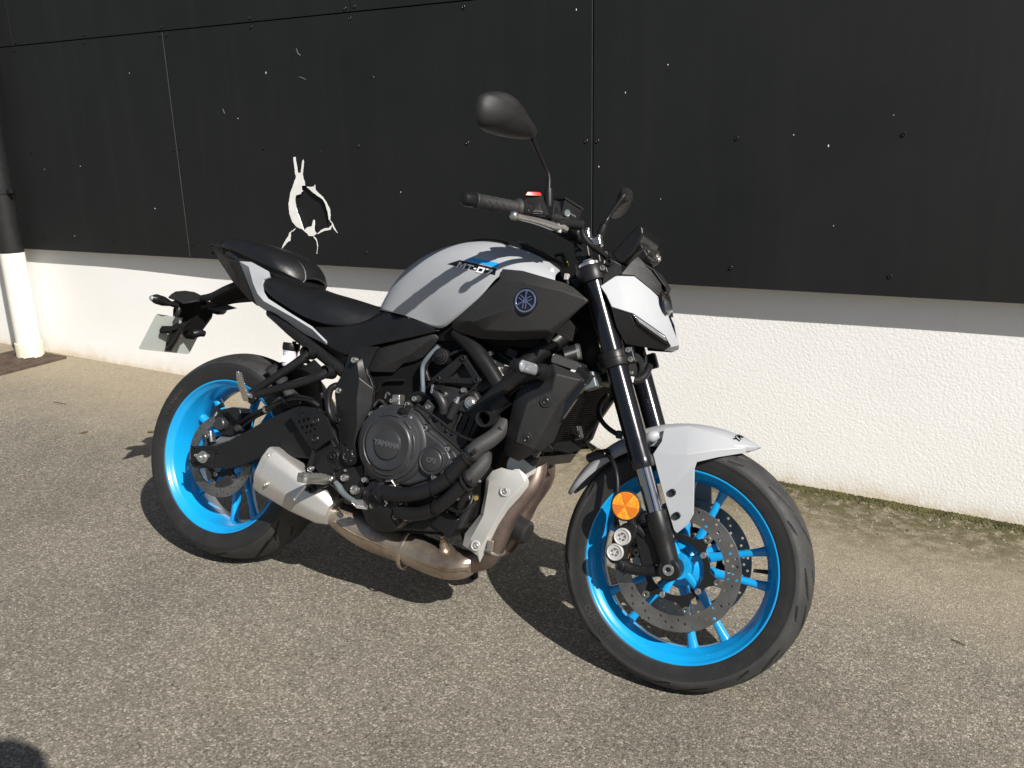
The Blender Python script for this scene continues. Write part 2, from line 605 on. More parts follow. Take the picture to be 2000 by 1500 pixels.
alg = math_n(t, 'MULTIPLY', ramp(t, dist3, [(0.10, 1.0), (0.46, 0.0)]), rightm)
alg = math_n(t, 'MULTIPLY', alg, ramp(t, noise(t, v, 16.0, 9.0, 0.8), [(0.44, 0.0), (0.52, 1.0)]))
c = mixc(t, alg, c, ramp(t, noise(t, v, 190.0, 3.0), [(0.3, (0.034, 0.032, 0.010)), (0.7, (0.092, 0.082, 0.032))]))
t.links.new(c, b.inputs['Base Color'])
b.inputs['Roughness'].default_value = 0.82
b.inputs['Specular IOR Level'].default_value = 0.35
hh = math_n(t, 'MULTIPLY_ADD', vo2.outputs['Distance'], -0.4, math_n(t, 'MULTIPLY', vo.outputs['Distance'], -1.0))
hh = math_n(t, 'MULTIPLY_ADD', sepc.outputs[1], 0.6, hh)
bump(t, b, hh, 0.55, 0.003)
M['asphalt'] = m

nx, ny = 60, 60
gx = np.concatenate([[-60, -20], np.linspace(-8, 4, nx - 4), [20, 60]])
gy = np.concatenate([[-60, -20], np.linspace(-6, 0.6, ny - 3), [8.0]])
vs_ = []
for y in gy:
    for x in gx:
        vs_.append((x, y, 0.0))
g = mesh('ground', vs_, grid_faces(len(gy), len(gx)), 'asphalt', out=(0, 0, 1))
tag(g, kind='structure')

# pebbles and grit
def scatter(name, mat_, n, posf, size, kind='stuff', label=None, cat=None, flat=0.6):
    vv, ff = [], []
    for i in range(n):
        x, y = posf()
        s = size * rnd.uniform(0.4, 1.3)
        a = rnd.uniform(0, PI)
        b0 = len(vv)
        ring = [(math.cos(a + k * PI / 2.5) * s * rnd.uniform(0.7, 1.1), math.sin(a + k * PI / 2.5) * s * rnd.uniform(0.6, 1.0)) for k in range(5)]
        for px_, py_ in ring:
            vv.append((x + px_, y + py_, 0.0))
        for px_, py_ in ring:
            vv.append((x + px_ * 0.6, y + py_ * 0.6, s * flat * rnd.uniform(0.6, 1.1)))
        for k in range(5):
            k2 = (k + 1) % 5
            ff.append((b0 + k, b0 + k2, b0 + 5 + k2, b0 + 5 + k))
        ff.append(tuple(b0 + 5 + k for k in range(5)))
    o = mesh(name, vv, ff, mat_, smooth=False, weld=False)
    tag(o, label, cat, kind=kind)
    return o

M['pebble'] = mat('pale_grit', (0.25, 0.23, 0.19), 0.85, wear=0.45)
scatter('grit', 'pebble', 700, lambda: (rnd.uniform(-5, 0.6), -abs(rnd.gauss(0, 0.35)) - 0.01), 0.0045,
        label='pale loose grit lying along the foot of the white wall', cat='grit')
M['moss'] = mat('olive_moss', (0.075, 0.070, 0.022), 0.95, wear=0.5)
def mossp():
    x = rnd.uniform(-1.3, 1.0)
    k = min(1.0, max(0.15, (x + 1.3) / 1.0))
    if rnd.random() < 0.985:
        return x, -abs(rnd.gauss(0, 0.020 * k + 0.006)) - 0.002
    return x, -abs(rnd.gauss(0.05, 0.13 * k))
scatter('moss', 'moss', 7000, mossp, 0.0040, label='olive moss growing in the joint between the asphalt and the white wall', cat='moss', flat=1.1)

# ------------------------------------------------------------------ setting: wall
bw = empty('building_wall')
tag(bw, 'building wall with black cladding panels above a white rendered base', 'wall')
bw.matrix_world = rot('Y', -2.04212)

m = bpy.data.materials.new('white_roughcast_render')
t, b = nodes_of(m)
v = tex_coord(t)
na = noise(t, v, 1.6, 5.0, 0.6)
c = ramp(t, na, [(0.3, (0.81, 0.802, 0.778)), (0.7, (0.85, 0.845, 0.828))])
sx = t.nodes.new('ShaderNodeSeparateXYZ')
t.links.new(v, sx.inputs[0])
hgt = math_n(t, 'MULTIPLY_ADD', sx.outputs[0], 0.0356, sx.outputs[2])
low = math_n(t, 'ADD', hgt, math_n(t, 'MULTIPLY_ADD', noise(t, v, 9.0, 6.0, 0.7), 0.16, -0.08))
c = mixc(t, ramp(t, low, [(-0.01, 0.75), (0.035, 0.25), (0.09, 0.0)]), c, (0.60, 0.50, 0.34))
sp = noise(t, v, 130.0, 2.0)
c = mixc(t, ramp(t, sp, [(0.76, 0.0), (0.80, 0.35)]), c, (0.5, 0.45, 0.38))
gm = noise(t, v, 5.0, 6.0, 0.75)
c = mixc(t, ramp(t, gm, [(0.70, 0.0), (0.80, 0.28)]), c, (0.42, 0.39, 0.33))
t.links.new(c, b.inputs['Base Color'])
b.inputs['Roughness'].default_value = 0.9
b.inputs['Specular IOR Level'].default_value = 0.2
vr = t.nodes.new('ShaderNodeTexVoronoi')
vr.feature = 'SMOOTH_F1'
vr.inputs['Scale'].default_value = 115.0
t.links.new(v, vr.inputs['Vector'])
nr = noise(t, v, 120.0, 4.0, 0.6)
hh = math_n(t, 'MULTIPLY_ADD', vr.outputs['Distance'], -0.7, nr)
right = ramp(t, math_n(t, 'MULTIPLY_ADD', sx.outputs[0], 0.25, 1.0), [(0.0, 0.25), (0.75, 1.0)])
hh = math_n(t, 'MULTIPLY', hh, right)
bump(t, b, hh, 0.27, 0.004)
M['render'] = m

xs = np.concatenate([[-26, -18, -12], np.linspace(-9, 5, 90), [9, 14]])
rows = []
for z in (-0.35, 0.0, 0.1, 0.3, 0.5, 0.7, 0.79):
    r = []
    for x in xs:
        th = float(np.interp(x, [-9, -4.2, -3.9, -3.2, -1.0, 0.5, 5], [-0.024, -0.024, -0.022, -0.008, 0.0, 0.0, 0.0]))
        r.append((x, th + 0.0015 * math.sin(x * 5.1 + z * 7), z))
    rows.append(r)
rows.append([(x, 0.3, 0.79) for x in xs])
grid('rendered_base', 'render', bw, rows, out=(0, -1, 0), sub=0, angle=30)
wb = mesh('inner_wall', [(x, y, z) for x in (-26, 14) for y in (-0.03, 0.3) for z in (0.792, 3.6)],
          [(0, 1, 3, 2), (4, 6, 7, 5), (0, 4, 5, 1), (2, 3, 7, 6), (0, 2, 6, 4), (1, 5, 7, 3)], 'dark_void', bw)
# dusty edges of render at the foot: ragged lip
M['cladding'] = None
m = bpy.data.materials.new('black_fibre_cement')
t, b = nodes_of(m)
v = tex_coord(t)
f = noise(t, v, 2.0, 6.0, 0.62)
c = ramp(t, f, [(0.3, (0.0068, 0.0078, 0.0085)), (0.7, (0.0092, 0.0103, 0.0109))])
mp = t.nodes.new('ShaderNodeMapping')
mp.inputs['Scale'].default_value = (7, 7, 0.35)
t.links.new(v, mp.inputs['Vector'])
st = noise(t, mp.outputs[0], 1.6, 5.0, 0.7)
c = mixc(t, ramp(t, st, [(0.5, 0.0), (0.8, 0.14)]), c, (0.05, 0.048, 0.044))
ds = noise(t, v, 210.0, 2.0)
c = mixc(t, ramp(t, ds, [(0.73, 0.0), (0.79, 0.16)]), c, (0.3, 0.29, 0.27))
sc = noise(t, v, 600.0, 2.0)
c = mixc(t, 0.35, c, ramp(t, sc, [(0.3, (0.008, 0.008, 0.008)), (0.7, (0.016, 0.017, 0.017))]))
t.links.new(c, b.inputs['Base Color'])
t.links.new(ramp(t, f, [(0.3, 0.5), (0.7, 0.62)]), b.inputs['Roughness'])
b.inputs['Specular IOR Level'].default_value = 0.3
bump(t, b, sc, 0.15, 0.0008)
M['cladding'] = m
M['screw'] = mat('black_pan_head_screw', (0.03, 0.03, 0.03), 0.3, metal=0.6)

HOLE = [(-2.5087, -0.07, 1.106), (-2.489, -0.07, 1.1061), (-2.4507, -0.07, 1.0774), (-2.4018, -0.07, 1.0491), (-2.3793, -0.07, 0.9952), (-2.3763, -0.07, 0.961), (-2.3924, -0.07, 0.9298), (-2.4478, -0.07, 0.899), (-2.464, -0.07, 0.9142), (-2.4977, -0.07, 0.9272), (-2.5239, -0.07, 0.9126), (-2.5538, -0.07, 1.0026), (-2.5517, -0.07, 1.0578), (-2.5118, -0.07, 1.0787)]
GAP = 0.0024
ZL, ZH = 0.7585, 1.795
def clad(x0, x1, z0, z1, hole=None):
    loops = [[(x0 + GAP, z0), (x1 - GAP, z0), (x1 - GAP, z1), (x0 + GAP, z1)]]
    if hole: loops.append([(p[0], p[2]) for p in hole])
    o = curve_plate('cladding_panel', 'cladding', bw, loops, 0.062, 0.070, 0.0008)
    return o
def screws(p, cols, rows):
    for x in cols:
        for z in rows:
            bolt(p, (x + rnd.uniform(-0.004, 0.004), -0.0705, z + rnd.uniform(-0.004, 0.004)), 0.0068, 'screw', (0, -1, 0), 0.0035, 'screw')
s0 = -3.238
for k in range(-10, 8):
    a0 = s0 + 2.101 * k
    p = clad(a0, a0 + 2.101, ZL, ZH - 0.0024, HOLE if k == 0 else None)
    if k in (-1, 0, 1):
        cols = [a0 + 0.022, a0 + 0.53, a0 + 1.05, a0 + 1.575, a0 + 2.079]
        if k == -1: cols = cols[1:]
        if k == 1: cols = cols[:4]
        screws(p, cols, (0.828, 1.275, 1.776))
    if k == 0: holed = p
for k in range(-10, 8):
    a0 = s0 + 1.0505 + 2.101 * k
    p = clad(a0, a0 + 2.101, ZH + 0.0024, 2.95)
    if k in (-1, 0):
        screws(p, [a0 + 0.022, a0 + 0.53, a0 + 1.05, a0 + 1.575, a0 + 2.079], (1.815, 2.26))
M['lit_edge'] = mat('painted_sunlit_edge', (0.05, 0.05, 0.049), 0.8, wear=0.4)  # grey strips paint in the sunlight caught by the cut panel edges
box('lit_edge_strip', 'lit_edge', holed, (s0 - 0.0042, -0.0698, (ZL + ZH) / 2), (0.0034, 0.0022, ZH - ZL - 0.012), None, 0.0006)
box('lit_edge_strip', 'lit_edge', holed, (s0 + 2.101 - 0.0038, -0.0694, (ZL + ZH) / 2), (0.0022, 0.0016, ZH - ZL - 0.012), None, 0.0004)
# broken panel: shard pushed in, white core showing along the break
sh = [Vector(q) for q in HOLE]
cen = sum(sh, Vector()) / len(sh)
sh = [cen + (q - cen) * 1.25 for q in sh]
A = [Vector((q.x, -0.0585 + (q.x - cen.x) * 0.03, q.z)) for q in sh]
B = [q + Vector((0, 0.004, 0)) for q in A]
n = len(A)
mesh('broken_piece', A + B, [tuple(range(n)), tuple(range(2 * n - 1, n - 1, -1))] + [(i, (i + 1) % n, n + (i + 1) % n, n + i) for i in range(n)], 'cladding', holed)
M['core'] = mat('white_panel_core', (0.80, 0.795, 0.77), 0.85, wear=0.08)
CORE = [
    [(-2.545, -0.07, 1.2293), (-2.5337, -0.07, 1.2324), (-2.5289, -0.07, 1.1904), (-2.5263, -0.07, 1.1634), (-2.5111, -0.07, 1.1634), (-2.4966, -0.07, 1.2138), (-2.4902, -0.07, 1.2203), (-2.4885, -0.07, 1.207), (-2.5007, -0.07, 1.1568), (-2.4987, -0.07, 1.1365), (-2.4928, -0.07, 1.1229), (-2.4929, -0.07, 1.1094), (-2.513, -0.07, 1.106), (-2.5126, -0.07, 1.0922), (-2.5104, -0.07, 1.0838), (-2.5215, -0.07, 1.0717), (-2.5489, -0.07, 1.0648), (-2.5553, -0.07, 1.0474), (-2.5538, -0.07, 1.0026), (-2.5385, -0.07, 0.961), (-2.5318, -0.07, 0.9402), (-2.5239, -0.07, 0.9126), (-2.5389, -0.07, 0.9191), (-2.5603, -0.07, 0.9256), (-2.5845, -0.07, 0.9495), (-2.5963, -0.07, 0.9844), (-2.5953, -0.07, 1.0296), (-2.5816, -0.07, 1.0712), (-2.5587, -0.07, 1.1125), (-2.5422, -0.07, 1.1398), (-2.5388, -0.07, 1.1517), (-2.5425, -0.07, 1.1568)],
    [(-2.4849, -0.07, 1.1043), (-2.4652, -0.07, 1.1027), (-2.4458, -0.07, 1.1045), (-2.4373, -0.07, 1.1129), (-2.4364, -0.07, 1.0894), (-2.4168, -0.07, 1.0726), (-2.3969, -0.07, 1.056), (-2.3816, -0.07, 1.0359), (-2.3673, -0.07, 1.0089), (-2.3659, -0.07, 0.9817), (-2.3712, -0.07, 0.9594), (-2.3766, -0.07, 0.961), (-2.3796, -0.07, 0.9952), (-2.3907, -0.07, 1.0323), (-2.4018, -0.07, 1.0491), (-2.4261, -0.07, 1.0641), (-2.451, -0.07, 1.0774), (-2.4748, -0.07, 1.096)],
    [(-2.5241, -0.07, 0.9108), (-2.5025, -0.07, 0.9253), (-2.4753, -0.07, 0.9311), (-2.4637, -0.07, 0.9592), (-2.4582, -0.07, 0.9575), (-2.464, -0.07, 0.9142), (-2.4501, -0.07, 0.8989), (-2.4666, -0.07, 0.8896), (-2.4976, -0.07, 0.888), (-2.5033, -0.07, 0.8974)],
    [(-2.4477, -0.07, 0.9006), (-2.4287, -0.07, 0.9133), (-2.4107, -0.07, 0.9224), (-2.3798, -0.07, 0.9267), (-2.3639, -0.07, 0.939), (-2.3601, -0.07, 0.9442), (-2.3724, -0.07, 0.9578), (-2.3681, -0.07, 0.9594), (-2.3567, -0.07, 0.9443), (-2.3497, -0.07, 0.9275), (-2.3348, -0.07, 0.9055), (-2.3526, -0.07, 0.9205), (-2.3618, -0.07, 0.9357), (-2.3722, -0.07, 0.9182), (-2.4028, -0.07, 0.914), (-2.4231, -0.07, 0.9065), (-2.4437, -0.07, 0.8973)],
    [(-2.5631, -0.07, 0.9221), (-2.5755, -0.07, 0.9113), (-2.5998, -0.07, 0.8982), (-2.5989, -0.07, 0.8858), (-2.6066, -0.07, 0.8608), (-2.6181, -0.07, 0.8585), (-2.659, -0.07, 0.8249), (-2.6524, -0.07, 0.8397), (-2.6308, -0.07, 0.8672), (-2.6126, -0.07, 0.8854), (-2.6064, -0.07, 0.8999), (-2.5821, -0.07, 0.9127)],
    [(-2.4734, -0.07, 0.8878), (-2.4549, -0.07, 0.8761), (-2.4493, -0.07, 0.8448), (-2.4582, -0.07, 0.8094), (-2.4611, -0.07, 0.8093), (-2.4527, -0.07, 0.8447), (-2.4574, -0.07, 0.8708)],
]
def ragged(cs, amp=0.0011):
    out = []
    for i, p in enumerate(cs):
        q = cs[(i + 1) % len(cs)]
        L_ = math.hypot(q[0] - p[0], q[2] - p[2])
        k_ = max(1, int(L_ / 0.006))
        for j in range(k_):
            f_ = j / k_
            a_ = amp if j else amp * .3
            out.append((p[0] + (q[0] - p[0]) * f_ + rnd.uniform(-a_, a_), p[1], p[2] + (q[2] - p[2]) * f_ + rnd.uniform(-a_, a_)))
    return out
for cs in CORE:
    cs = ragged(cs)
    A = [Vector((q[0], -0.0712, q[2])) for q in cs]
    B = [Vector((q.x, -0.066, q.z)) for q in A]
    n = len(A)
    fs = [tuple(range(n)), tuple(range(2 * n - 1, n - 1, -1))] + [(i, (i + 1) % n, n + (i + 1) % n, n + i) for i in range(n)]
    o = mesh('broken_edge', A + B, fs, 'core', holed, smooth=False)
for cs in ([(-2.4787, -0.07, 1.6765), (-2.4761, -0.07, 1.6751), (-2.4685, -0.07, 1.656), (-2.4557, -0.07, 1.6475), (-2.4576, -0.07, 1.6456), (-2.4708, -0.07, 1.6545)],
           [(-2.4837, -0.07, 1.5618), (-2.4645, -0.07, 1.5609), (-2.4382, -0.07, 1.5498), (-2.4395, -0.07, 1.5482), (-2.4647, -0.07, 1.5588)],
           [(-2.9259, -0.07, 1.4452), (-2.9233, -0.07, 1.446), (-2.916, -0.07, 1.4249), (-2.918, -0.07, 1.4241)]):
    A = [Vector((q[0], -0.0706, q[2])) for q in cs]
    B = [Vector((q.x, -0.066, q.z)) for q in A]
    n = len(A)
    mesh('scuff_mark', A + B, [tuple(range(n)), tuple(range(2 * n - 1, n - 1, -1))] + [(i, (i + 1) % n, n + (i + 1) % n, n + i) for i in range(n)], 'scuff', holed, smooth=False)
# specks of render splashed on the cladding
vv, ff = [], []
for i in range(26):
    x, z = rnd.uniform(-4.3, 0.3), rnd.uniform(0.8, 2.1)
    if abs(z - ZH) < 0.03: continue
    s = rnd.uniform(0.0009, 0.0024)
    b0 = len(vv)
    el = rnd.uniform(0.8, 2.4)
    for k in range(6):
        a = k * PI / 3
        vv.append((x + math.cos(a) * s, -0.0700, z + math.sin(a) * s * el))
    vv.append((x, -0.0712, z))
    for k in range(6):
        ff.append((b0 + k, b0 + (k + 1) % 6, b0 + 6))
tag(mesh('splash_specks', vv, ff, 'core', bw, weld=False), kind='stuff')

# downpipe
dp = empty('downpipe')
dp.matrix_world = rot('Y', -2.04212)
tag(dp, 'round downpipe, black above and white below, at the left end of the wall', 'downpipe')
M['pipe_black'] = mat('black_pipe_paint', (0.014, 0.014, 0.015), 0.42)
M['pipe_white'] = mat('cream_pipe_paint', (0.80, 0.77, 0.69), 0.5, wear=0.04)
M['pipe_cream'] = mat('yellowed_pvc_collar', (0.74, 0.70, 0.52), 0.5)
PX, PY = -4.49, -0.145
lathe('black_pipe_section', 'pipe_black', dp, [(0.0622, 0.748), (0.0622, 3.4), (0.055, 3.4)], (PX, PY, 0), (0, 0, 1), 40)
lathe('white_pipe_section', 'pipe_white', dp, [(0.0625, 0.16), (0.0625, 0.748), (0.05, 0.748)], (PX, PY, 0), (0, 0, 1), 40)
lathe('pipe_collar', 'pipe_cream', dp, [(0.0632, 0.248), (0.0705, 0.246), (0.0715, 0.235), (0.071, 0.15), (0.06, 0.15)], (PX, PY, 0), (0, 0, 1), 40)
lathe('pipe_bracket', 'dark_bolt', dp, [(0.063, 1.062), (0.067, 1.062), (0.067, 1.088), (0.063, 1.088)], (PX, PY, 0), (0, 0, 1), 40)
box('bracket_lug', 'dark_bolt', dp, (PX + 0.082, PY - 0.006, 1.075), (0.034, 0.016, 0.022), None, 0.002)
box('bracket_arm', 'dark_bolt', dp, (PX, PY + 0.085, 1.075), (0.012, 0.05, 0.012), None, 0.002)

# gully grate
gg = empty('drain_grate')
tag(gg, 'rusty brown slotted drain grate in the asphalt beside the downpipe foot', 'drain grate')
M['rust'] = mat('rusty_cast_iron', (0.072, 0.048, 0.034), 0.85, wear=0.4, grain=(160, 0.6, 0.003))
gx0, gx1, gy0, gy1 = -4.66, -4.285, -0.52, -0.075
for (xa, xb, ya, yb) in ((gx0, gx0 + .02, gy0, gy1), (gx1 - .02, gx1, gy0, gy1), (gx0 + .02, gx1 - .02, gy0, gy0 + .02), (gx0 + .02, gx1 - .02, gy1 - .02, gy1)):
    box('grate_frame', 'rust', gg, ((xa + xb) / 2, (ya + yb) / 2, 0.006), (xb - xa, yb - ya, 0.018), None, 0.002)
for k in range(9):
    box('grate_bar', 'rust', gg, (gx0 + 0.042 + k * 0.0365, (gy0 + gy1) / 2, 0.004), (0.019, gy1 - gy0 - 0.041, 0.018), None, 0.002)
box('gully_pit', 'dark_void', gg, ((gx0 + gx1) / 2, (gy0 + gy1) / 2, -0.0015), (gx1 - gx0 - 0.03, gy1 - gy0 - 0.03, 0.006), None, 0)

# dead leaves
M['leaf'] = mat('dry_brown_leaf', (0.16, 0.095, 0.045), 0.8, wear=0.3)
def leaf(p, a, s, lab):
    vv = []
    for i in range(5):
        k = i / 4
        wd = math.sin(k * PI) ** 0.7 * 0.32
        vv += [((k - .5), wd, 0.10 + 0.25 * abs(k - .4)), ((k - .5), 0, 0.03 + 0.2 * abs(k - .4)), ((k - .5), -wd, 0.12 + 0.1 * k)]
    R = Matrix.Rotation(a, 3, 'Z')
    vv = [R @ (Vector(q) * s) + Vector(p) for q in vv]
    o = mesh('fallen_leaf', vv, grid_faces(5, 3), 'leaf')
    solid(o, 0.0006)
    tag(o, lab, 'leaf')
LP = [(-2.9164, -0.7138, 0), (-4.0883, -0.1595, 0), (-3.5957, -0.6117, 0), (-0.3434, -1.1438, 0)]
leaf(LP[0], 0.4, 0.035, 'small dry brown leaf lying on the asphalt left of the rear tyre')
leaf([(-3.1635, -0.8508, 0)][0], 1.2, 0.03, 'tiny reddish dry leaf lying on the pale ground below the drain grate')

M['twig'] = mat('dark_twig', (0.05, 0.038, 0.028), 0.85)
for pts, lab in (([(0.1859, -0.8684, 0.003), (0.2026, -0.879, 0.005), (0.2196, -0.885, 0.003)], 'thin dark straight twig on the asphalt near the right edge'),
                 ([(-3.6517, -0.6342, 0.003), (-3.6022, -0.6358, 0.006), (-3.5697, -0.6257, 0.003)], 'thin dark twig on the pale silt right of the drain grate')):
    tag(tube('twig', 'twig', None, pts, [.0012, .0018, .001], 6, 3), lab, 'twig')

# ================================================================== motorcycle
# bike frame: x forward from the rear axle, y to its left, z up from the ground line of its wheels
bike = empty('motorcycle')
bike.matrix_world = Matrix.Translation((-1.83007, -1.40155, 0.00557)) @ rot('Z', 0.10275) @ rot('X', -17.66808) @ rot('Y', 0.1281)
tag(bike, 'grey and black naked motorcycle with bright blue wheels leaning on its side stand', 'motorcycle')
def part(name):
    return empty(name, bike)

# ------------------------------------------------------------------ wheels
def tyre_mesh(name, parent, c, half, R, grooves, nth=1080, ns=130):
    ctrl = np.array(half + [(r, -y) for r, y in half[-2::-1]])        # (r, y) from right bead to left bead
    d = np.concatenate([[0], np.cumsum(np.hypot(*np.diff(ctrl, axis=0).T))])
    pts = np.array([tuple(p)[:2] for p in spline([(r, y, 0) for r, y in ctrl], 14)])
    d = np.concatenate([[0], np.cumsum(np.hypot(*np.diff(pts, axis=0).T))])
    s = np.linspace(0, d[-1], ns)
    prof = np.stack([np.interp(s, d, pts[:, 0]), np.interp(s, d, pts[:, 1])], 1)
    tg = np.gradient(prof, axis=0)
    nr = np.stack([tg[:, 1], -tg[:, 0]], 1)
    nr /= np.linalg.norm(nr, axis=1)[:, None]
    if nr[ns // 2, 0] < 0: nr = -nr
    sc = s - d[-1] / 2
    th = np.linspace(0, 2 * PI, nth, endpoint=False)
    TH, SC = np.meshgrid(th, sc, indexing='ij')
    depth = np.zeros_like(TH)
    for per, path, wd, dp in grooves:
        u = np.mod(TH, per)
        for sg in (1, -1):
            off = 0 if sg == 1 else per / 2
            uu = np.mod(u + off, per)
            for k in range(len(path) - 1):
                (a0, b0), (a1, b1) = path[k], path[k + 1]
                for sh_ in (0, per, -per):
                    px_, py_ = (uu + sh_ - a0) * R, SC * sg - b0
                    vx, vy = (a1 - a0) * R, b1 - b0
                    tt = np.clip((px_ * vx + py_ * vy) / (vx * vx + vy * vy), 0, 1)
                    dd = np.hypot(px_ - tt * vx, py_ - tt * vy)
                    gl = (k + tt) / (len(path) - 1)
                    ww = wd * (0.35 + 0.65 * np.sin(PI * np.clip(gl, 0.03, 0.97)))
                    depth = np.maximum(depth, dp * np.clip(1.6 - dd / ww * 1.2, 0, 1))
    r = prof[None, :, 0] - depth * nr[None, :, 0]
    y = prof[None, :, 1] - depth * nr[None, :, 1]
    X = c[0] + r * np.cos(TH)
    Z = c[2] + r * np.sin(TH)
    vv = np.stack([X, c[1] + y, Z], -1).reshape(-1, 3)
    i = np.arange(nth)[:, None]
    j = np.arange(ns - 1)[None, :]
    i2 = (i + 1) % nth
    f = np.stack([i * ns + j, i2 * ns + j, i2 * ns + j + 1, i * ns + j + 1], -1).reshape(-1, 4)
    me = bpy.data.meshes.new(name)
    me.from_pydata(vv.tolist(), [], f.tolist())
    me.update()
    bm = bmesh.new(); bm.from_mesh(me)
    bmesh.ops.recalc_face_normals(bm, faces=bm.faces)
    bm.to_mesh(me); bm.free()
    o = finish(name, me, 'rubber', parent, True, 178)
    me.materials.append(M['tread'])
    thr = R - 0.034
    me.materials.append(M['groove'])
    mi = np.tile(((prof[:-1, 0] + prof[1:, 0]) / 2 > thr).astype(np.int32), nth).reshape(nth, ns - 1)
    dm = depth / max(g_[3] for g_ in grooves)
    dm = np.maximum(np.maximum(dm[:, :-1], dm[:, 1:]), np.roll(np.maximum(dm[:, :-1], dm[:, 1:]), -1, 0))
    mi = np.where(dm > 0.45, 2, mi).astype(np.int32).ravel()
    me.polygons.foreach_set('material_index', mi)
    return o

def bar_rings(p0, p1, side, w0, w1, d0, d1, n=5, fl=1.0):
    """spoke: rounded bar from p0 to p1; side = in-plane width direction, depth along y"""
    rings = []
    for i in range(n):
        k = i / (n - 1)
        e = 1 + fl * (abs(2 * k - 1) ** 3) * 0.5
        wv, dv = (w0 + (w1 - w0) * k) * e, (d0 + (d1 - d0) * k)
        c = p0.lerp(p1, k)
        ring = []
        for a in range(10):
            t_ = 2 * PI * a / 10
            ca, sa = math.cos(t_), math.sin(t_)
            q = 0.55
            ring.append(c + side * (wv * math.copysign(abs(ca) ** q, ca)) + Vector((0, 1, 0)) * (dv * math.copysign(abs(sa) ** q, sa)))
        rings.append(ring)
    return rings

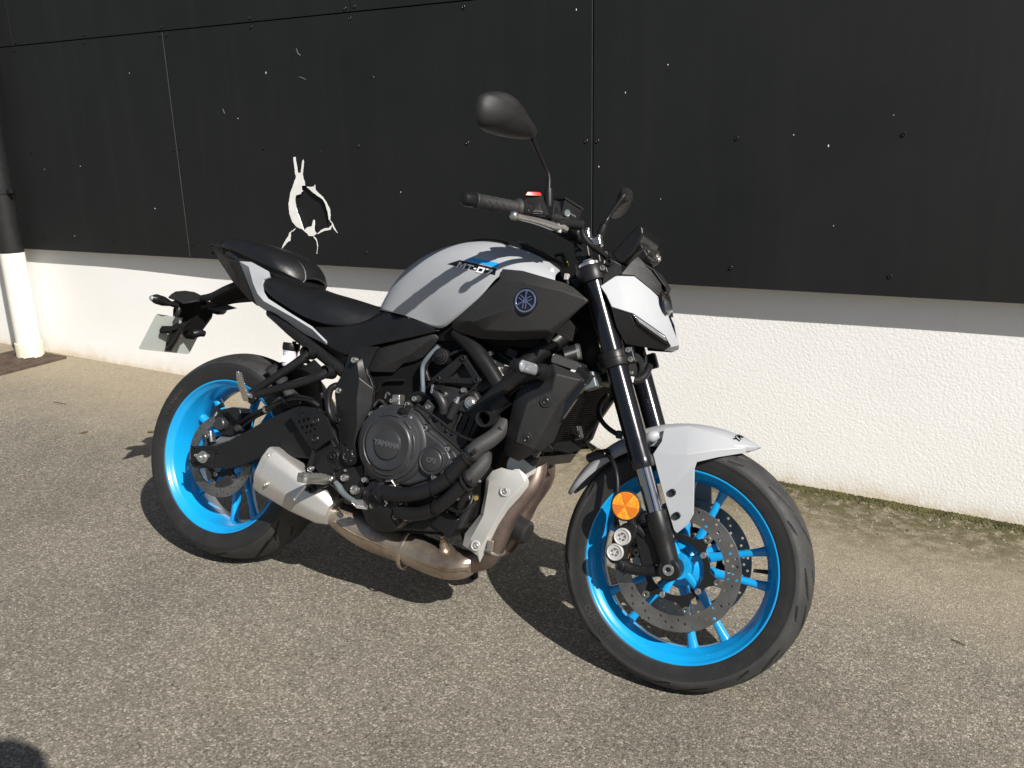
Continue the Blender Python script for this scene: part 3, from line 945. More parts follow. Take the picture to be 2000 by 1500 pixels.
def wheel(name, c, fl, spoke_y, base, tyre_half, R, grooves, disc_r, disc_in, disc_y, discs, btn0, bolt0, lettering):
    W = part(name)
    W.location = (0, 0, 0)
    c = Vector(c)
    tyre_mesh('tyre', W, c, tyre_half, R, grooves)
    # rim: closed lathe section from flange to flange
    s = [(0.2325, fl), (0.2318, fl + .003), (0.2285, fl + .0045), (0.2255, fl + .0035), (0.2235, fl - .001), (0.2195, fl - .006), (0.2130, fl - .010), (0.2095, fl - .016)]
    inn = [(0.2045, max(0.020, fl * 0.42)), (0.1985, 0.014), (0.1975, 0.0)]
    half = s + inn
    prof = half + [(r, -h) for r, h in half[-2::-1]] + [(0.2325, -fl + .006), (0.222, -fl + .010), (0.2125, -fl + .02), (0.2125, fl - .02), (0.222, fl - .010), (0.2325, fl - .006)]
    lathe('rim', 'blue', W, prof, c, (0, -1, 0), 128, True, 50)
    for k in range(5):
        ac = base - k * 2 * PI / 5
        for sg in (-1, 1):
            a_in, a_out = ac + sg * 0.30, ac + sg * 0.205
            p0 = c + Vector((math.cos(a_in) * 0.046, spoke_y, math.sin(a_in) * 0.046))
            p1 = c + Vector((math.cos(a_out) * 0.201, spoke_y * 0.6, math.sin(a_out) * 0.201))
            d = (p1 - p0).normalized()
            side = d.cross(Vector((0, 1, 0))).normalized()
            loft('spoke', 'blue', W, bar_rings(p0, p1, side, 0.0098, 0.0074, 0.016, 0.0135, 9, 1.5), angle=60)
    lathe('hub', 'blue', W, [(0.016, .062), (0.03, .062), (0.032, .05), (0.034, .03), (0.052, .018), (0.055, 0), (0.052, -.018), (0.034, -.03), (0.032, -.05), (0.03, -.062), (0.016, -.062)], c, (0, -1, 0), 40)
    for sd in discs:
        y = -sd * disc_y
        loops = [circle2(c.x, c.z, disc_r, 96), circle2(c.x, c.z, disc_in, 72)]
        nh = 54
        for k in range(nh):
            rr = disc_in + (disc_r - disc_in) * (0.24, 0.5, 0.76)[k % 3]
            a = 2 * PI * k / nh + 0.06 * (k // 6)
            loops.append(circle2(c.x + rr * math.cos(a), c.z + rr * math.sin(a), 0.0033, 10))
        curve_plate('brake_disc', 'disc', W, loops, -y - 0.0022, -y + 0.0022, 0.0003)
        # black carrier with six lobes
        bt_r = disc_in - 0.014
        out = []
        for k in range(180):
            a = 2 * PI * k / 180
            lob = max(0.0, math.cos(6 * (a - btn0))) ** 2.2
            out.append((c.x + (bt_r - 0.019 + 0.021 * lob) * math.cos(a), c.z + (bt_r - 0.019 + 0.021 * lob) * math.sin(a)))
        curve_plate('disc_carrier', 'black_frame', W, [out, circle2(c.x, c.z, bt_r - 0.033, 60)], -y - 0.003, -y + 0.003, 0.0006)
        for k in range(6):
            a = btn0 + k * PI / 3
            q = c + Vector((math.cos(a) * (disc_in - 0.0125), y, math.sin(a) * (disc_in - 0.0125)))
            lathe('disc_button', 'disc', W, [(0.0025, .0035), (0.004, .005), (0.0085, .005), (0.0095, .0035), (0.0095, -.003)], q, (0, -sd, 0), 16)
            # tab of the disc ring reaching the button
            q2 = c + Vector((math.cos(a) * (disc_in + 0.004), y, math.sin(a) * (disc_in + 0.004)))
            Rm = Matrix.Rotation(-a, 3, 'Y')
            box('disc_tab', 'disc', W, q2, (0.026, 0.0038, 0.017), Rm, 0.0015)
        for k in range(5):
            a = bolt0 + k * 2 * PI / 5
            ca, sa = math.cos(a), math.sin(a)
            rb = bt_r - 0.026
            bolt(W, c + Vector((ca * rb, y - sd * 0.004, sa * rb)), 0.0075, 'zinc', (0, -sd, 0), 0.005)
            p0 = c + Vector((ca * 0.026, -sd * min(0.05, disc_y - 0.016), sa * 0.026))
            p1 = c + Vector((ca * (rb + .006), y + sd * 0.009, sa * (rb + .006)))
            side = Vector((-sa, 0, ca))
            loft('carrier_arm', 'blue', W, bar_rings(p0, p1, side, 0.0085, 0.008, 0.008, 0.0055, 5, 0.6), angle=60)
    # raised maker's lettering round the sidewall
    for a0, txt, sz in lettering:
        for i, ch in enumerate(txt):
            if ch == ' ': continue
            a = a0 + (i - len(txt) / 2) * sz * 0.80 / 0.252
            me = text_geo(ch, sz, 0.0012, offset=0.0006)
            ca, sa = math.cos(a), math.sin(a)
            up = Vector((-ca, 0, -sa))
            rt = Vector((-sa, 0, ca))
            q = c + Vector((ca * 0.2525, 0, sa * 0.2525))
            q.y = -LETTER_Y[name]
            for v_ in me.vertices:
                x, y2, z = v_.co
                p_ = q + rt * x + up * y2
                p_.y -= z
                v_.co = p_
            finish('sidewall_letter', me, 'tread', W, False)
    return W

LETTER_Y = {'front_wheel': 0.0593, 'rear_wheel': 0.0905}
fgr = [(2 * PI / 9, [(0.00, .006), (0.07, .018), (0.16, .030), (0.26, .038)], .0042, .0050),
       (2 * PI / 9, [(0.30, .034), (0.37, .043), (0.46, .050), (0.55, .053)], .0040, .0048),
       (2 * PI / 9, [(0.42, .012), (0.48, .020), (0.53, .026)], .0034, .0042),
       (2 * PI / 9, [(0.12, .056), (0.18, .062), (0.25, .066)], .0028, .0036)]
f_half = [(0.2265, -.050), (0.2315, -.0555), (0.240, -.0575), (0.250, -.0588), (0.2585, -.0592), (0.2665, -.0598), (0.276, -.0572), (0.2855, -.048), (0.2925, -.0355), (0.2972, -.0205), (0.2995, 0)]
FW = wheel('front_wheel', (1.395, 0, 0.299), 0.0505, 0.0, math.radians(9), f_half, 0.2995, fgr, 0.149, 0.112, 0.072, (1, -1), math.radians(-8), math.radians(36), [(math.radians(228), 'DUNLOP', 0.021)])
rgr = [(2 * PI / 8, [(0.00, .008), (0.10, .030), (0.22, .052), (0.36, .068)], .0034, .005),
       (2 * PI / 8, [(0.40, .050), (0.47, .068), (0.55, .080), (0.64, .088)], .0028, .0045),
       (2 * PI / 8, [(0.50, .014), (0.57, .028), (0.63, .038)], .0024, .004)]
r_half = [(0.2265, -.077), (0.2315, -.083), (0.240, -.0865), (0.250, -.0895), (0.2600, -.0915), (0.270, -.0925), (0.281, -.087), (0.292, -.074), (0.3025, -.054), (0.3105, -.029), (0.315, 0)]
RW = wheel('rear_wheel', (0, 0, 0.315), 0.0775, 0.004, math.radians(-75), r_half, 0.315, rgr, 0.1225, 0.094, 0.0855, (1,), math.radians(20), math.radians(50), [(math.radians(150), 'DUNLOP', 0.021)])
tube('valve', 'black_satin', FW, [(1.395 + .197 * math.cos(.12), -.004, .299 + .197 * math.sin(.12)), (1.395 + .166 * math.cos(.13), -.012, .299 + .166 * math.sin(.13))], [0.0055, 0.004], 10)
# ------------------------------------------------------------------ fork
UDv = Vector((-0.412, 0, 0.9112))
def fp(t_, w_, off=0.0):
    return Vector((1.389, -w_, 0.299)) + UDv * t_ + Vector((0.9112, 0, 0.412)) * off
FK = part('fork')
for sg in (1, -1):
    w_ = 0.103 * sg
    o0 = fp(0, w_)
    lathe('fork_outer_tube', 'fork_black', FK, [(0.0215, .238), (0.0275, .238), (0.0287, .242), (0.0287, .262), (0.0272, .266), (0.0272, .488), (0.0278, .52), (0.0278, .74), (0.02, .742)], o0, UDv, 40)
    lathe('fork_inner_tube', 'chrome', FK, [(0.0205, .10), (0.0205, .30)], o0, UDv, 40)
    lathe('fork_cap', 'alloy', FK, [(0.026, .735), (0.026, .748), (0.0235, .7505), (0.016, .7505), (0.014, .757), (0.0, .757)], o0, UDv, 32)
    lathe('fork_bottom', 'black_frame', FK, [(0.0200, .135), (0.0262, .134), (0.0272, .129), (0.0272, .078), (0.0245, .069), (0.0245, .05), (0.024, .02), (0.022, -.004)], o0, UDv, 32)
    # axle lug, drawn out rearwards
    lathe('axle_lug', 'black_frame', FK, [(0.014, .021), (0.023, .021), (0.0265, .017), (0.0265, -.022), (0.023, -.030), (0.018, -.030)], fp(0, w_), (0, -sg, 0), 32)
    lathe('axle_end', 'zinc', FK, [(0.0, .0215), (0.006, .0215), (0.0075, .024), (0.0125, .024), (0.0135, .022), (0.0135, .01)], fp(0, w_), (0, -sg, 0), 20)
    box('caliper_mount', 'black_frame', FK, fp(0.06, 0.098 * sg, -0.04), (0.05, 0.018, 0.09), Matrix.Rotation(math.radians(-24), 3, 'Y'), 0.005)
    box('fender_mount', 'black_frame', FK, fp(0.105, 0.092 * sg, 0.030), (0.022, 0.012, 0.05), Matrix.Rotation(math.radians(-24), 3, 'Y'), 0.003)
tube('front_axle', 'dark_bolt', FK, [(1.389, -.1, .299), (1.389, .1, .299)], 0.011, 16)
TC = part('triple_clamp')
for sg in (1, -1):
    o0 = fp(0, 0.103 * sg)
    lathe('lower_clamp_ring', 'black_frame', TC, [(0.028, .483), (0.0345, .485), (0.0355, .488), (0.0355, .5025), (0.0347, .5035), (0.0347, .5045), (0.0355, .5055), (0.0355, .519), (0.0345, .522), (0.028, .524)], o0, UDv, 40)
    lathe('upper_clamp_ring', 'black_frame', TC, [(0.028, .698), (0.0345, .700), (0.0355, .703), (0.0355, .736), (0.034, .739), (0.027, .739)], o0, UDv, 40)
    box('clamp_boss', 'black_frame', TC, fp(0.503, 0.100 * sg, 0.040), (0.022, 0.022, 0.04), Matrix.Rotation(math.radians(-24.3), 3, 'Y'), 0.004)
    for dz in (0.492, 0.515):
        bolt(TC, fp(dz, 0.112 * sg, 0.041), 0.0068, 'zinc', (0, -sg, 0), 0.006)
    box('upper_clamp_boss', 'black_frame', TC, fp(0.720, 0.108 * sg, 0.036), (0.02, 0.024, 0.026), Matrix.Rotation(math.radians(-24.3), 3, 'Y'), 0.004)
    bolt(TC, fp(0.722, 0.121 * sg, 0.036), 0.0072, 'zinc', (0, -sg, 0), 0.006)
Rk = Matrix.Rotation(math.radians(-24.3), 3, 'Y')
box('lower_yoke', 'black_frame', TC, fp(0.503, 0, -0.03), (0.06, 0.15, 0.036), Rk, 0.008)
box('upper_yoke', 'black_frame', TC, fp(0.722, 0, -0.03), (0.07, 0.15, 0.026), Rk, 0.006)
tube('steering_stem', 'black_frame', TC, [fp(0.50, 0, -0.04), fp(0.74, 0, -0.04)], 0.03, 20)
lathe('stem_nut', 'alloy', TC, [(0.016, .735), (0.016, .748), (0.0, .748)], fp(0, 0, -0.04), UDv, 6)
lathe('ignition_lock', 'black_satin', TC, [(0.019, .72), (0.019, .752), (0.014, .756), (0.0, .756)], fp(0, 0, 0.028), UDv, 24)

# caliper, reflector and hoses (right), plain caliper on the left
def caliper(sg):
    CA = part('front_brake_caliper')
    f = (lambda p: p) if sg == 1 else mirror
    body = f([(1.289, -0.118, 0.3881), (1.3025, -0.118, 0.3813), (1.2996, -0.118, 0.3517), (1.2873, -0.118, 0.3344), (1.2834, -0.118, 0.2947), (1.2725, -0.118, 0.2837), (1.2499, -0.118, 0.2822), (1.2336, -0.118, 0.2968), (1.2349, -0.118, 0.3131), (1.2454, -0.118, 0.3276), (1.244, -0.118, 0.3445), (1.2513, -0.118, 0.3631), (1.2675, -0.118, 0.3812)])
    prism('caliper_body', 'black_frame', CA, body, 0.088 * sg, 0.006)
    inner = f([(1.2744, -0.065, 0.3796), (1.2883, -0.065, 0.3725), (1.2853, -0.065, 0.3421), (1.2726, -0.065, 0.3244), (1.2686, -0.065, 0.2836), (1.2574, -0.065, 0.2723), (1.2342, -0.065, 0.2707), (1.2175, -0.065, 0.2858), (1.2188, -0.065, 0.3025), (1.2296, -0.065, 0.3174), (1.2282, -0.065, 0.3347), (1.2357, -0.065, 0.3539), (1.2523, -0.065, 0.3724)])
    prism('caliper_half', 'black_frame', CA, inner, 0.040 * sg, 0.004)
    for q in [(1.2698, -0.118, 0.35), (1.2581, -0.118, 0.3109)]:
        q = Vector((q[0], q[1] * sg, q[2]))
        lathe('piston_cap', 'silver', CA, [(0.0205, -.004), (0.0205, .005), (0.0190, .0075), (0.0172, .0075), (0.0165, .0055), (0.0105, .0055), (0.0092, .0035), (0.0, .0035)], q, (0, -sg, 0), 32)
        # star recess cast in the cap
        for k in range(5):
            a = k * 2 * PI / 5 + 0.3
            lathe('cap_lobe', 'steel', CA, [(0.0036, .0036), (0.0033, .0052), (0.0, .0054)], q + Vector((math.cos(a) * 0.0082, 0, math.sin(a) * 0.0082)), (0, -sg, 0), 10)
    tube('caliper_bridge', 'black_frame', CA, f([(1.2944, -0.1, 0.3752), (1.3202, -0.1, 0.3613)]), 0.012, 14)
    tube('caliper_arm', 'black_frame', CA, f([(1.2707, -0.105, 0.285), (1.3021, -0.105, 0.2777), (1.3335, -0.104, 0.2824), (1.3779, -0.1, 0.2897)]), [0.016, 0.013, 0.012, 0.014], 14, 4)
    lathe('arm_boot', 'hose', CA, [(0.014, -.012), (0.0165, -.010), (0.014, -.006), (0.0165, 0), (0.014, .006), (0.0165, .01), (0.013, .013)], f([(1.2791, -0.105, 0.2796)])[0], (0.8, 0, -0.25), 20)
    for q in [(1.2492, -0.116, 0.3723)]:
        bolt(CA, Vector((q[0], q[1] * sg, q[2])), 0.007, 'dark_bolt', (0, -sg, 0))
    prism('brake_pad', 'copper', CA, f([(1.2822, -0.085, 0.3266), (1.2891, -0.085, 0.3232), (1.2808, -0.085, 0.2943), (1.2743, -0.085, 0.2953)]), 0.078 * sg, 0.001)
    return CA
CA = caliper(1)
caliper(-1)
RF = part('side_reflector')
q = [(1.2702, -0.132, 0.4243)][0]
nrm = (0.12, -1, 0.08)
lathe('reflector_base', 'black_plastic', RF, [(0.0, -.012), (0.0335, -.012), (0.0355, -.006), (0.0355, .001), (0.0335, .0025), (0.0322, .0025)], q, nrm, 48)
def disc_sectors(name, mt, par, c0, axis, r, h, sectors):
    u, v2, a = frame(axis)
    vv, ff = [], []
    for a0, a1 in sectors:
        b0 = len(vv)
        vv.append(Vector(c0) + a * (h + .0004))
        for k in range(9):
            t_ = a0 + (a1 - a0) * k / 8
            vv.append(Vector(c0) + a * h + (u * math.cos(t_) + v2 * math.sin(t_)) * r)
        ff += [(b0, b0 + 1 + k, b0 + 2 + k) for k in range(8)]
    return mesh(name, vv, ff, mt, par, out=axis, weld=False, smooth=False)
lathe('reflector_lens', 'amber', RF, [(0.0322, .002), (0.0312, .0032), (0.0, .0036)], q, nrm, 48)
disc_sectors('reflector_wedge', 'amber_dark', RF, q, nrm, 0.0305, 0.0040, [(PI / 2 - .5 + k * 2 * PI / 3, PI / 2 + .5 + k * 2 * PI / 3) for k in range(3)])
tube('reflector_stay', 'black_frame', RF, [(1.2732, -0.118, 0.4091), (1.2817, -0.112, 0.3908), (1.2921, -0.105, 0.3752)], 0.010, 10)
BH = part('front_brake_hose')
tube('hose_run', 'hose', BH, [(1.2519, -0.11, 0.3673), (1.2442, -0.112, 0.3965), (1.2411, -0.112, 0.4326), (1.2356, -0.108, 0.4681), (1.2248, -0.1, 0.4964), (1.206, -0.085, 0.5196), (1.1818, -0.06, 0.5296), (1.1485, -0.03, 0.5228)], 0.0058, 10, 6)
tube('hose_joint', 'dark_bolt', BH, [(1.1814, -0.06, 0.532), (1.155, -0.04, 0.5204), (1.129, -0.03, 0.5077)], [0.010, 0.013, 0.011], 12)
lathe('hose_clip', 'dark_bolt', BH, [(0.006, -.008), (0.009, -.008), (0.009, .008), (0.006, .008)], [(1.1816, -0.06, 0.5308)][0], (0.6, 0.6, 0.5), 14)
tube('hose_drop', 'hose', BH, [(1.1514, -0.02, 0.6732), (1.1394, -0.03, 0.6504), (1.1399, -0.04, 0.6258), (1.1544, -0.05, 0.6063), (1.1787, -0.055, 0.5898), (1.2112, -0.06, 0.5775)], 0.0062, 10, 6)
box('hose_bracket', 'dark_bolt', BH, [(1.208, -0.06, 0.5808)][0], (0.016, 0.012, 0.02), None, 0.003)

# ------------------------------------------------------------------ front fender
FF = part('front_fender')
C0 = Vector((1.395, 0, 0.299))
rows = []
for ang, hw, rc, re in ((66, .009, .332, .3285), (69, .030, .324, .310), (72.5, .047, .314, .298), (76, .057, .303, .286), (80, .063, .293, .279), (83.5, .067, .288, .273), (87, .070, .286, .270),
                        (92, .074, .282, .265), (98, .074, .282, .265), (105, .070, .292, .277), (110, .066, .303, .288), (120, .064, .307, .293), (134, .060, .311, .297), (147, .050, .316, .304), (155, .040, .321, .311), (160.5, .018, .328, .322)):
    a = math.radians(ang)
    rows.append([V(C0.x + math.cos(a) * r, w_, C0.z + math.sin(a) * r) for w_, r in ((0, .3365), (.38 * hw, .3355), (.76 * hw, .45 * .3365 + .55 * max(rc, .318)), (.97 * hw, rc + .004), (hw, rc - .002), (hw * .95, re))])
fb = grid('fender_blade', 'grey_paint', FF, rows, out=(0, 0, 1), sub=2, thick=0.003, symmetric=True)
ca_ = fb.data.attributes.new('crease_edge', 'FLOAT', 'EDGE')
for e in fb.data.edges:
    if e.vertices[0] % 11 == e.vertices[1] % 11 and e.vertices[0] % 11 in (1, 9):
        ca_.data[e.index].value = 0.75
fv = [(1.3069, -0.099, 0.5515), (1.32, -0.088, 0.5839), (1.3158, -0.066, 0.6147), (1.3708, -0.058, 0.6297), (1.4285, -0.058, 0.624), (1.4931, -0.026, 0.6121), (1.5269, -0.014, 0.6008), (1.5075, -0.034, 0.5877), (1.4515, -0.072, 0.5683), (1.4094, -0.09, 0.5502), (1.4076, -0.096, 0.5358), (1.4226, -0.103, 0.4347), (1.4138, -0.104, 0.4081), (1.391, -0.102, 0.3816), (1.3834, -0.104, 0.3873), (1.3483, -0.106, 0.4618), (1.3868, -0.1, 0.5644), (1.4476, -0.077, 0.5851), (1.5041, -0.038, 0.5992)]
ff_ = [(0, 1, 16), (1, 2, 3, 16), (3, 4, 17, 16), (4, 5, 18, 17), (16, 17, 8, 9), (17, 18, 7, 8), (0, 16, 9, 10, 15), (15, 10, 11, 14), (14, 11, 12, 13)]
panel('fender_side', 'grey_paint', FF, fv, ff_, 0.004, 0.0045, seg=3, both=True)
for q in [(1.3675, -0.107, 0.4728), (1.3859, -0.1065, 0.4227)]:
    bolt(FF, q, 0.0088, 'dark_bolt', (0.1, -1, 0), 0.004)
tube('fender_dimple', 'grey_paint', FF, [(1.279, -0.074, 0.5816), (1.2934, -0.076, 0.5902), (1.3061, -0.072, 0.5984)], [0.010, 0.015, 0.010], 14, 3)
ft = text_geo('YAMAHA', 0.0215, 0.0003, offset=0.0008, shear=0.10)
ft = finish('fender_lettering', ft, 'decal_black', FF, False)
_q = [(1.5007, -0.03, 0.6135), (1.5259, -0.012, 0.6054), (1.488, -0.046, 0.6068)]
tree = bvh_of(*[o for o in FF.children if o.name.startswith(('fender_blade', 'fender_side'))])
a = math.radians(71.5)
for v_ in ft.data.vertices:
    x, y, z = v_.co
    # lies across the nose of the blade, reading from the front right
    ang = math.radians(74.5) + y / 0.338
    p = Vector((C0.x + math.cos(ang) * 0.40, x * 0.95, C0.z + math.sin(ang) * 0.40))
    d = Vector((-math.cos(ang), 0, -math.sin(ang)))
    hit = tree.ray_cast(p, d)
    v_.co = (hit[0] - d * 0.0012) if hit[0] is not None else p + d * 0.066
ft.data.update()

# ------------------------------------------------------------------ handlebar and controls
HB = part('handlebar')
bar = [V(.872, .385, 1.063), V(.918, .302, 1.070), V(.958, .225, 1.073), V(.990, .165, 1.068), V(1.018, .105, 1.050), V(1.033, .06, 1.046), V(1.035, 0, 1.046)]
barl = [Vector((p.x, -p.y, p.z)) for p in bar]
full = bar + barl[-2::-1]
tube('bar_tube', 'black_satin', HB, full, 0.0112, 16, 6)
def along(p, q, t_):
    return Vector(p).lerp(Vector(q), t_)
def controls(sg):
    mm = lambda p: Vector((p[0], p[1] * sg, p[2]))
    e0, e1 = mm(bar[0]), mm(V(.944, .255, 1.074))
    ax = (e1 - e0).normalized()
    Ln = (e1 - e0).length
    G_ = part('handlebar_grip')
    lathe('grip_sleeve', 'grip', G_, [(0.0105, .026), (0.0172, .026), (0.0182, .029), (0.0165, .033), (0.0158, .05), (0.0162, .09), (0.0165, Ln - .018), (0.0172, Ln - .012), (0.0215, Ln - .008), (0.024, Ln - .004), (0.024, Ln), (0.012, Ln + .002)], e0, ax, 28)
    lathe('bar_end_weight', 'black_satin', G_, [(0.0, -.007), (0.011, -.007), (0.0155, -.003), (0.0168, .004), (0.0168, .022), (0.015, .026)], e0, ax, 28)
    # tread ribs moulded in the grip
    for k in range(9):
        for j in range(6):
            a0 = j * PI / 3 + (k % 2) * PI / 6
            u, v2, _ = frame(ax)
            p = e0 + ax * (0.045 + k * 0.0095) + (u * math.cos(a0) + v2 * math.sin(a0)) * 0.0162
            p2 = e0 + ax * (0.052 + k * 0.0095) + (u * math.cos(a0 + .35) + v2 * math.sin(a0 + .35)) * 0.0162
            tube('grip_rib', 'grip', G_, [p, p2], 0.0011, 5)
    return G_, e0, ax, Ln
G_, e0, ax, Ln = controls(1)
controls(-1)
SW = part('switch_housing')
hs = [(0.9412, -0.228, 1.1139), (0.9734, -0.18, 1.1112), (0.9947, -0.205, 1.0684), (0.9821, -0.218, 1.0648), (0.9739, -0.236, 1.0651), (0.961, -0.25, 1.0685), (0.9507, -0.246, 1.0882)]
c0 = sum((Vector(p) for p in hs), Vector()) / len(hs)
bk = [Vector(p) + Vector((0.034, 0.02, 0.006)) for p in hs]
n = len(hs)
o = mesh('housing_shell', [Vector(p) for p in hs] + bk, [tuple(range(n)), tuple(range(2 * n - 1, n - 1, -1))] + [(i, (i + 1) % n, n + (i + 1) % n, n + i) for i in range(n)], 'black_frame', SW)
bevel(o, 0.007, 4)
o = lathe('throttle_flange', 'black_satin', SW, [(0.012, Ln + .002), (0.0225, Ln + .003), (0.0225, Ln + .014), (0.012, Ln + .016)], e0, ax, 28)
lathe('housing_barrel', 'black_satin', SW, [(0.012, Ln + .014), (0.021, Ln + .016), (0.0215, Ln + .055), (0.018, Ln + .062), (0.012, Ln + .062)], e0, ax, 28)
rs = [(0.9487, -0.24, 1.1089), (0.964, -0.222, 1.114), (0.9596, -0.224, 1.1219), (0.9519, -0.236, 1.1197)]
bk = [Vector(p) + Vector((0.016, 0.012, 0.003)) for p in rs]
o = mesh('kill_switch', [Vector(p) for p in rs] + bk, [(0, 1, 2, 3), (7, 6, 5, 4), (0, 1, 5, 4), (1, 2, 6, 5), (2, 3, 7, 6), (3, 0, 4, 7)], 'red', SW)
bevel(o, 0.0015)
lathe('starter_button', 'dark_bolt', SW, [(0.0085, -.004), (0.0085, .004), (0.0065, .006), (0, .006)], [(0.9641, -0.246, 1.0708)][0], (-0.3, -1, 0.1), 16)
for q in [(0.9759, -0.2, 1.1065)]:
    bolt(SW, Vector(q) + Vector((-.001, -.002, 0)), 0.0045, 'dark_bolt', (-0.2, -1, 0.1))
tube('throttle_cable', 'hose', SW, [(0.9713, -0.2, 1.0681), (0.9813, -0.18, 1.0534), (0.9975, -0.14, 1.0441), (1.0201, -0.1, 1.0347), (1.0384, -0.06, 1.0232), (1.0511, -0.03, 1.005)], 0.0042, 8, 5)

BL = part('front_brake_lever')
tube('lever_blade', 'zinc', BL, [(0.9701, -0.325, 1.0438), (0.979, -0.305, 1.0441), (0.9893, -0.265, 1.0476), (1.002, -0.228, 1.0492), (1.0134, -0.198, 1.0491), (1.0226, -0.182, 1.0506)], [0.0066, 0.0072, 0.0080, 0.0095, 0.0105, 0.0085], 12, 4)
q = [(0.9706, -0.326, 1.0436)][0]
lathe('lever_ball', 'alloy', BL, [(0.0001, -.0108), (0.005, -.0095), (0.0092, -.0055), (0.0108, 0), (0.0092, .0055), (0.005, .0095), (0.0001, .0108)], q, (0, 0, 1), 20)
lathe('lever_pivot', 'zinc', BL, [(0.007, -.014), (0.007, .012), (0.005, .014), (0, .014)], [(1.0229, -0.18, 1.0523)][0], (0, 0, 1), 6)
tube('lever_knuckle', 'alloy', BL, [(1.0174, -0.19, 1.0535), (1.0273, -0.175, 1.0536), (1.0374, -0.165, 1.049)], [0.009, 0.010, 0.007], 12)

MC = part('brake_master_cylinder')
rr = [(1.0207, -0.165, 1.1209), (1.0532, -0.125, 1.1059), (1.0499, -0.122, 1.0776), (1.0149, -0.165, 1.0822)]
bk = [Vector(p) + Vector((-0.050, 0.024, 0.002)) for p in rr]
o = mesh('fluid_tank', [Vector(p) for p in rr] + bk, [(0, 1, 2, 3), (7, 6, 5, 4), (0, 1, 5, 4), (1, 2, 6, 5), (2, 3, 7, 6), (3, 0, 4, 7)], 'black_satin', MC)
bevel(o, 0.003)
ld = [Vector(rr[0]), Vector(rr[1]), Vector(bk[1]), Vector(bk[0])]
upv = Vector((0.02, 0, 0.998))
cc = sum(ld, Vector()) / 4
ld = [cc + (p - cc) * 1.06 for p in ld]
o = mesh('tank_lid', [p + upv * 0.0005 for p in ld] + [p + upv * 0.006 for p in ld], [(0, 1, 2, 3), (7, 6, 5, 4), (0, 1, 5, 4), (1, 2, 6, 5), (2, 3, 7, 6), (3, 0, 4, 7)], 'black_frame', MC)
bevel(o, 0.001)
nv = (Vector(rr[1]) - Vector(rr[0])).cross(Vector(rr[3]) - Vector(rr[0])).normalized()
if nv.y > 0: nv = -nv
q = Vector([(1.0243, -0.152, 1.0919)][0])
lathe('sight_glass', 'bluegrey', MC, [(0.0, .0025), (0.0055, .003), (0.0065, .003), (0.0078, .0035), (0.0088, .002), (0.0088, -.006)], q, nv, 24)
text_on('level_marking', 'LOWER', 0.0058, 'steel', MC, Vector([(1.0354, -0.142, 1.0898)][0]) + nv * 0.0012, (Vector(rr[1]) - Vector(rr[0])), (0, 0, 1), 0.0002)
tube('cylinder_bore', 'black_frame', MC, [(1.0173, -0.185, 1.0582), (1.0334, -0.155, 1.0669), (1.0524, -0.122, 1.0702)], [0.013, 0.0135, 0.012], 16)
lathe('banjo_bolt', 'dark_bolt', MC, [(0.0, .016), (0.005, .016), (0.0075, .014), (0.0075, .006), (0.0105, .005), (0.0105, -.005), (0.0075, -.006)], [(1.0464, -0.118, 1.0732)][0], (0.8, -0.6, 0.1), 14)
tube('master_hose', 'hose', MC, [(1.05, -0.116, 1.0713), (1.0559, -0.11, 1.0541), (1.064, -0.104, 1.0395), (1.0777, -0.092, 1.0277), (1.093, -0.07, 1.0177), (1.1069, -0.05, 1.0059), (1.1101, -0.03, 0.9774), (1.1112, -0.02, 0.9143)], [0.0075, 0.007, 0.0075, 0.0075, 0.0072, 0.007, 0.006, 0.006], 12, 5)
tube('perch_clamp', 'black_frame', MC, [(1.0003, -0.2, 1.0699), (1.016, -0.18, 1.0703)], 0.017, 18)
box('mirror_boss', 'black_frame', MC, [(1.0032, -0.198, 1.0802)][0], (0.026, 0.026, 0.03), None, 0.003)
# left clutch perch and switch (mostly hidden)
CP = part('clutch_perch')
box('perch_body', 'black_satin', CP, V(.958, -.225, 1.073), (0.05, 0.06, 0.045), Matrix.Rotation(math.radians(-60), 3, 'Z'), 0.006)
tube('clutch_lever', 'alloy', CP, [V(1.01, -.19, 1.06), V(1.0, -.25, 1.055), V(.96, -.34, 1.05)], [0.008, 0.007, 0.006], 10, 4)
tube('clutch_cable', 'hose', CP, [V(1.0, -.18, 1.06), V(1.05, -.12, 1.05), V(1.07, -.05, 1.0), V(1.04, -.04, .9)], 0.004, 8, 5)

HC = part('handlebar_clamp')
for sg in (1, -1):
    box('clamp_half', 'alloy', HC, V(1.035, 0.043 * sg, 1.058), (0.038, 0.026, 0.026), Matrix.Rotation(math.radians(-20), 3, 'Y'), 0.006)
    box('clamp_base', 'black_frame', HC, V(1.038, 0.043 * sg, 1.022), (0.04, 0.03, 0.05), Matrix.Rotation(math.radians(-20), 3, 'Y'), 0.006)
    for dx in (-0.012, 0.012):
        bolt(HC, V(1.031 + dx, 0.043 * sg, 1.071 + dx * .35), 0.0048, 'zinc', (-.3, 0, 1), 0.005)
    tube('riser_post', 'black_frame', HC, [V(1.04, 0.043 * sg, 1.01), fp(0.725, 0.043 * sg, -0.03)], 0.016, 14)

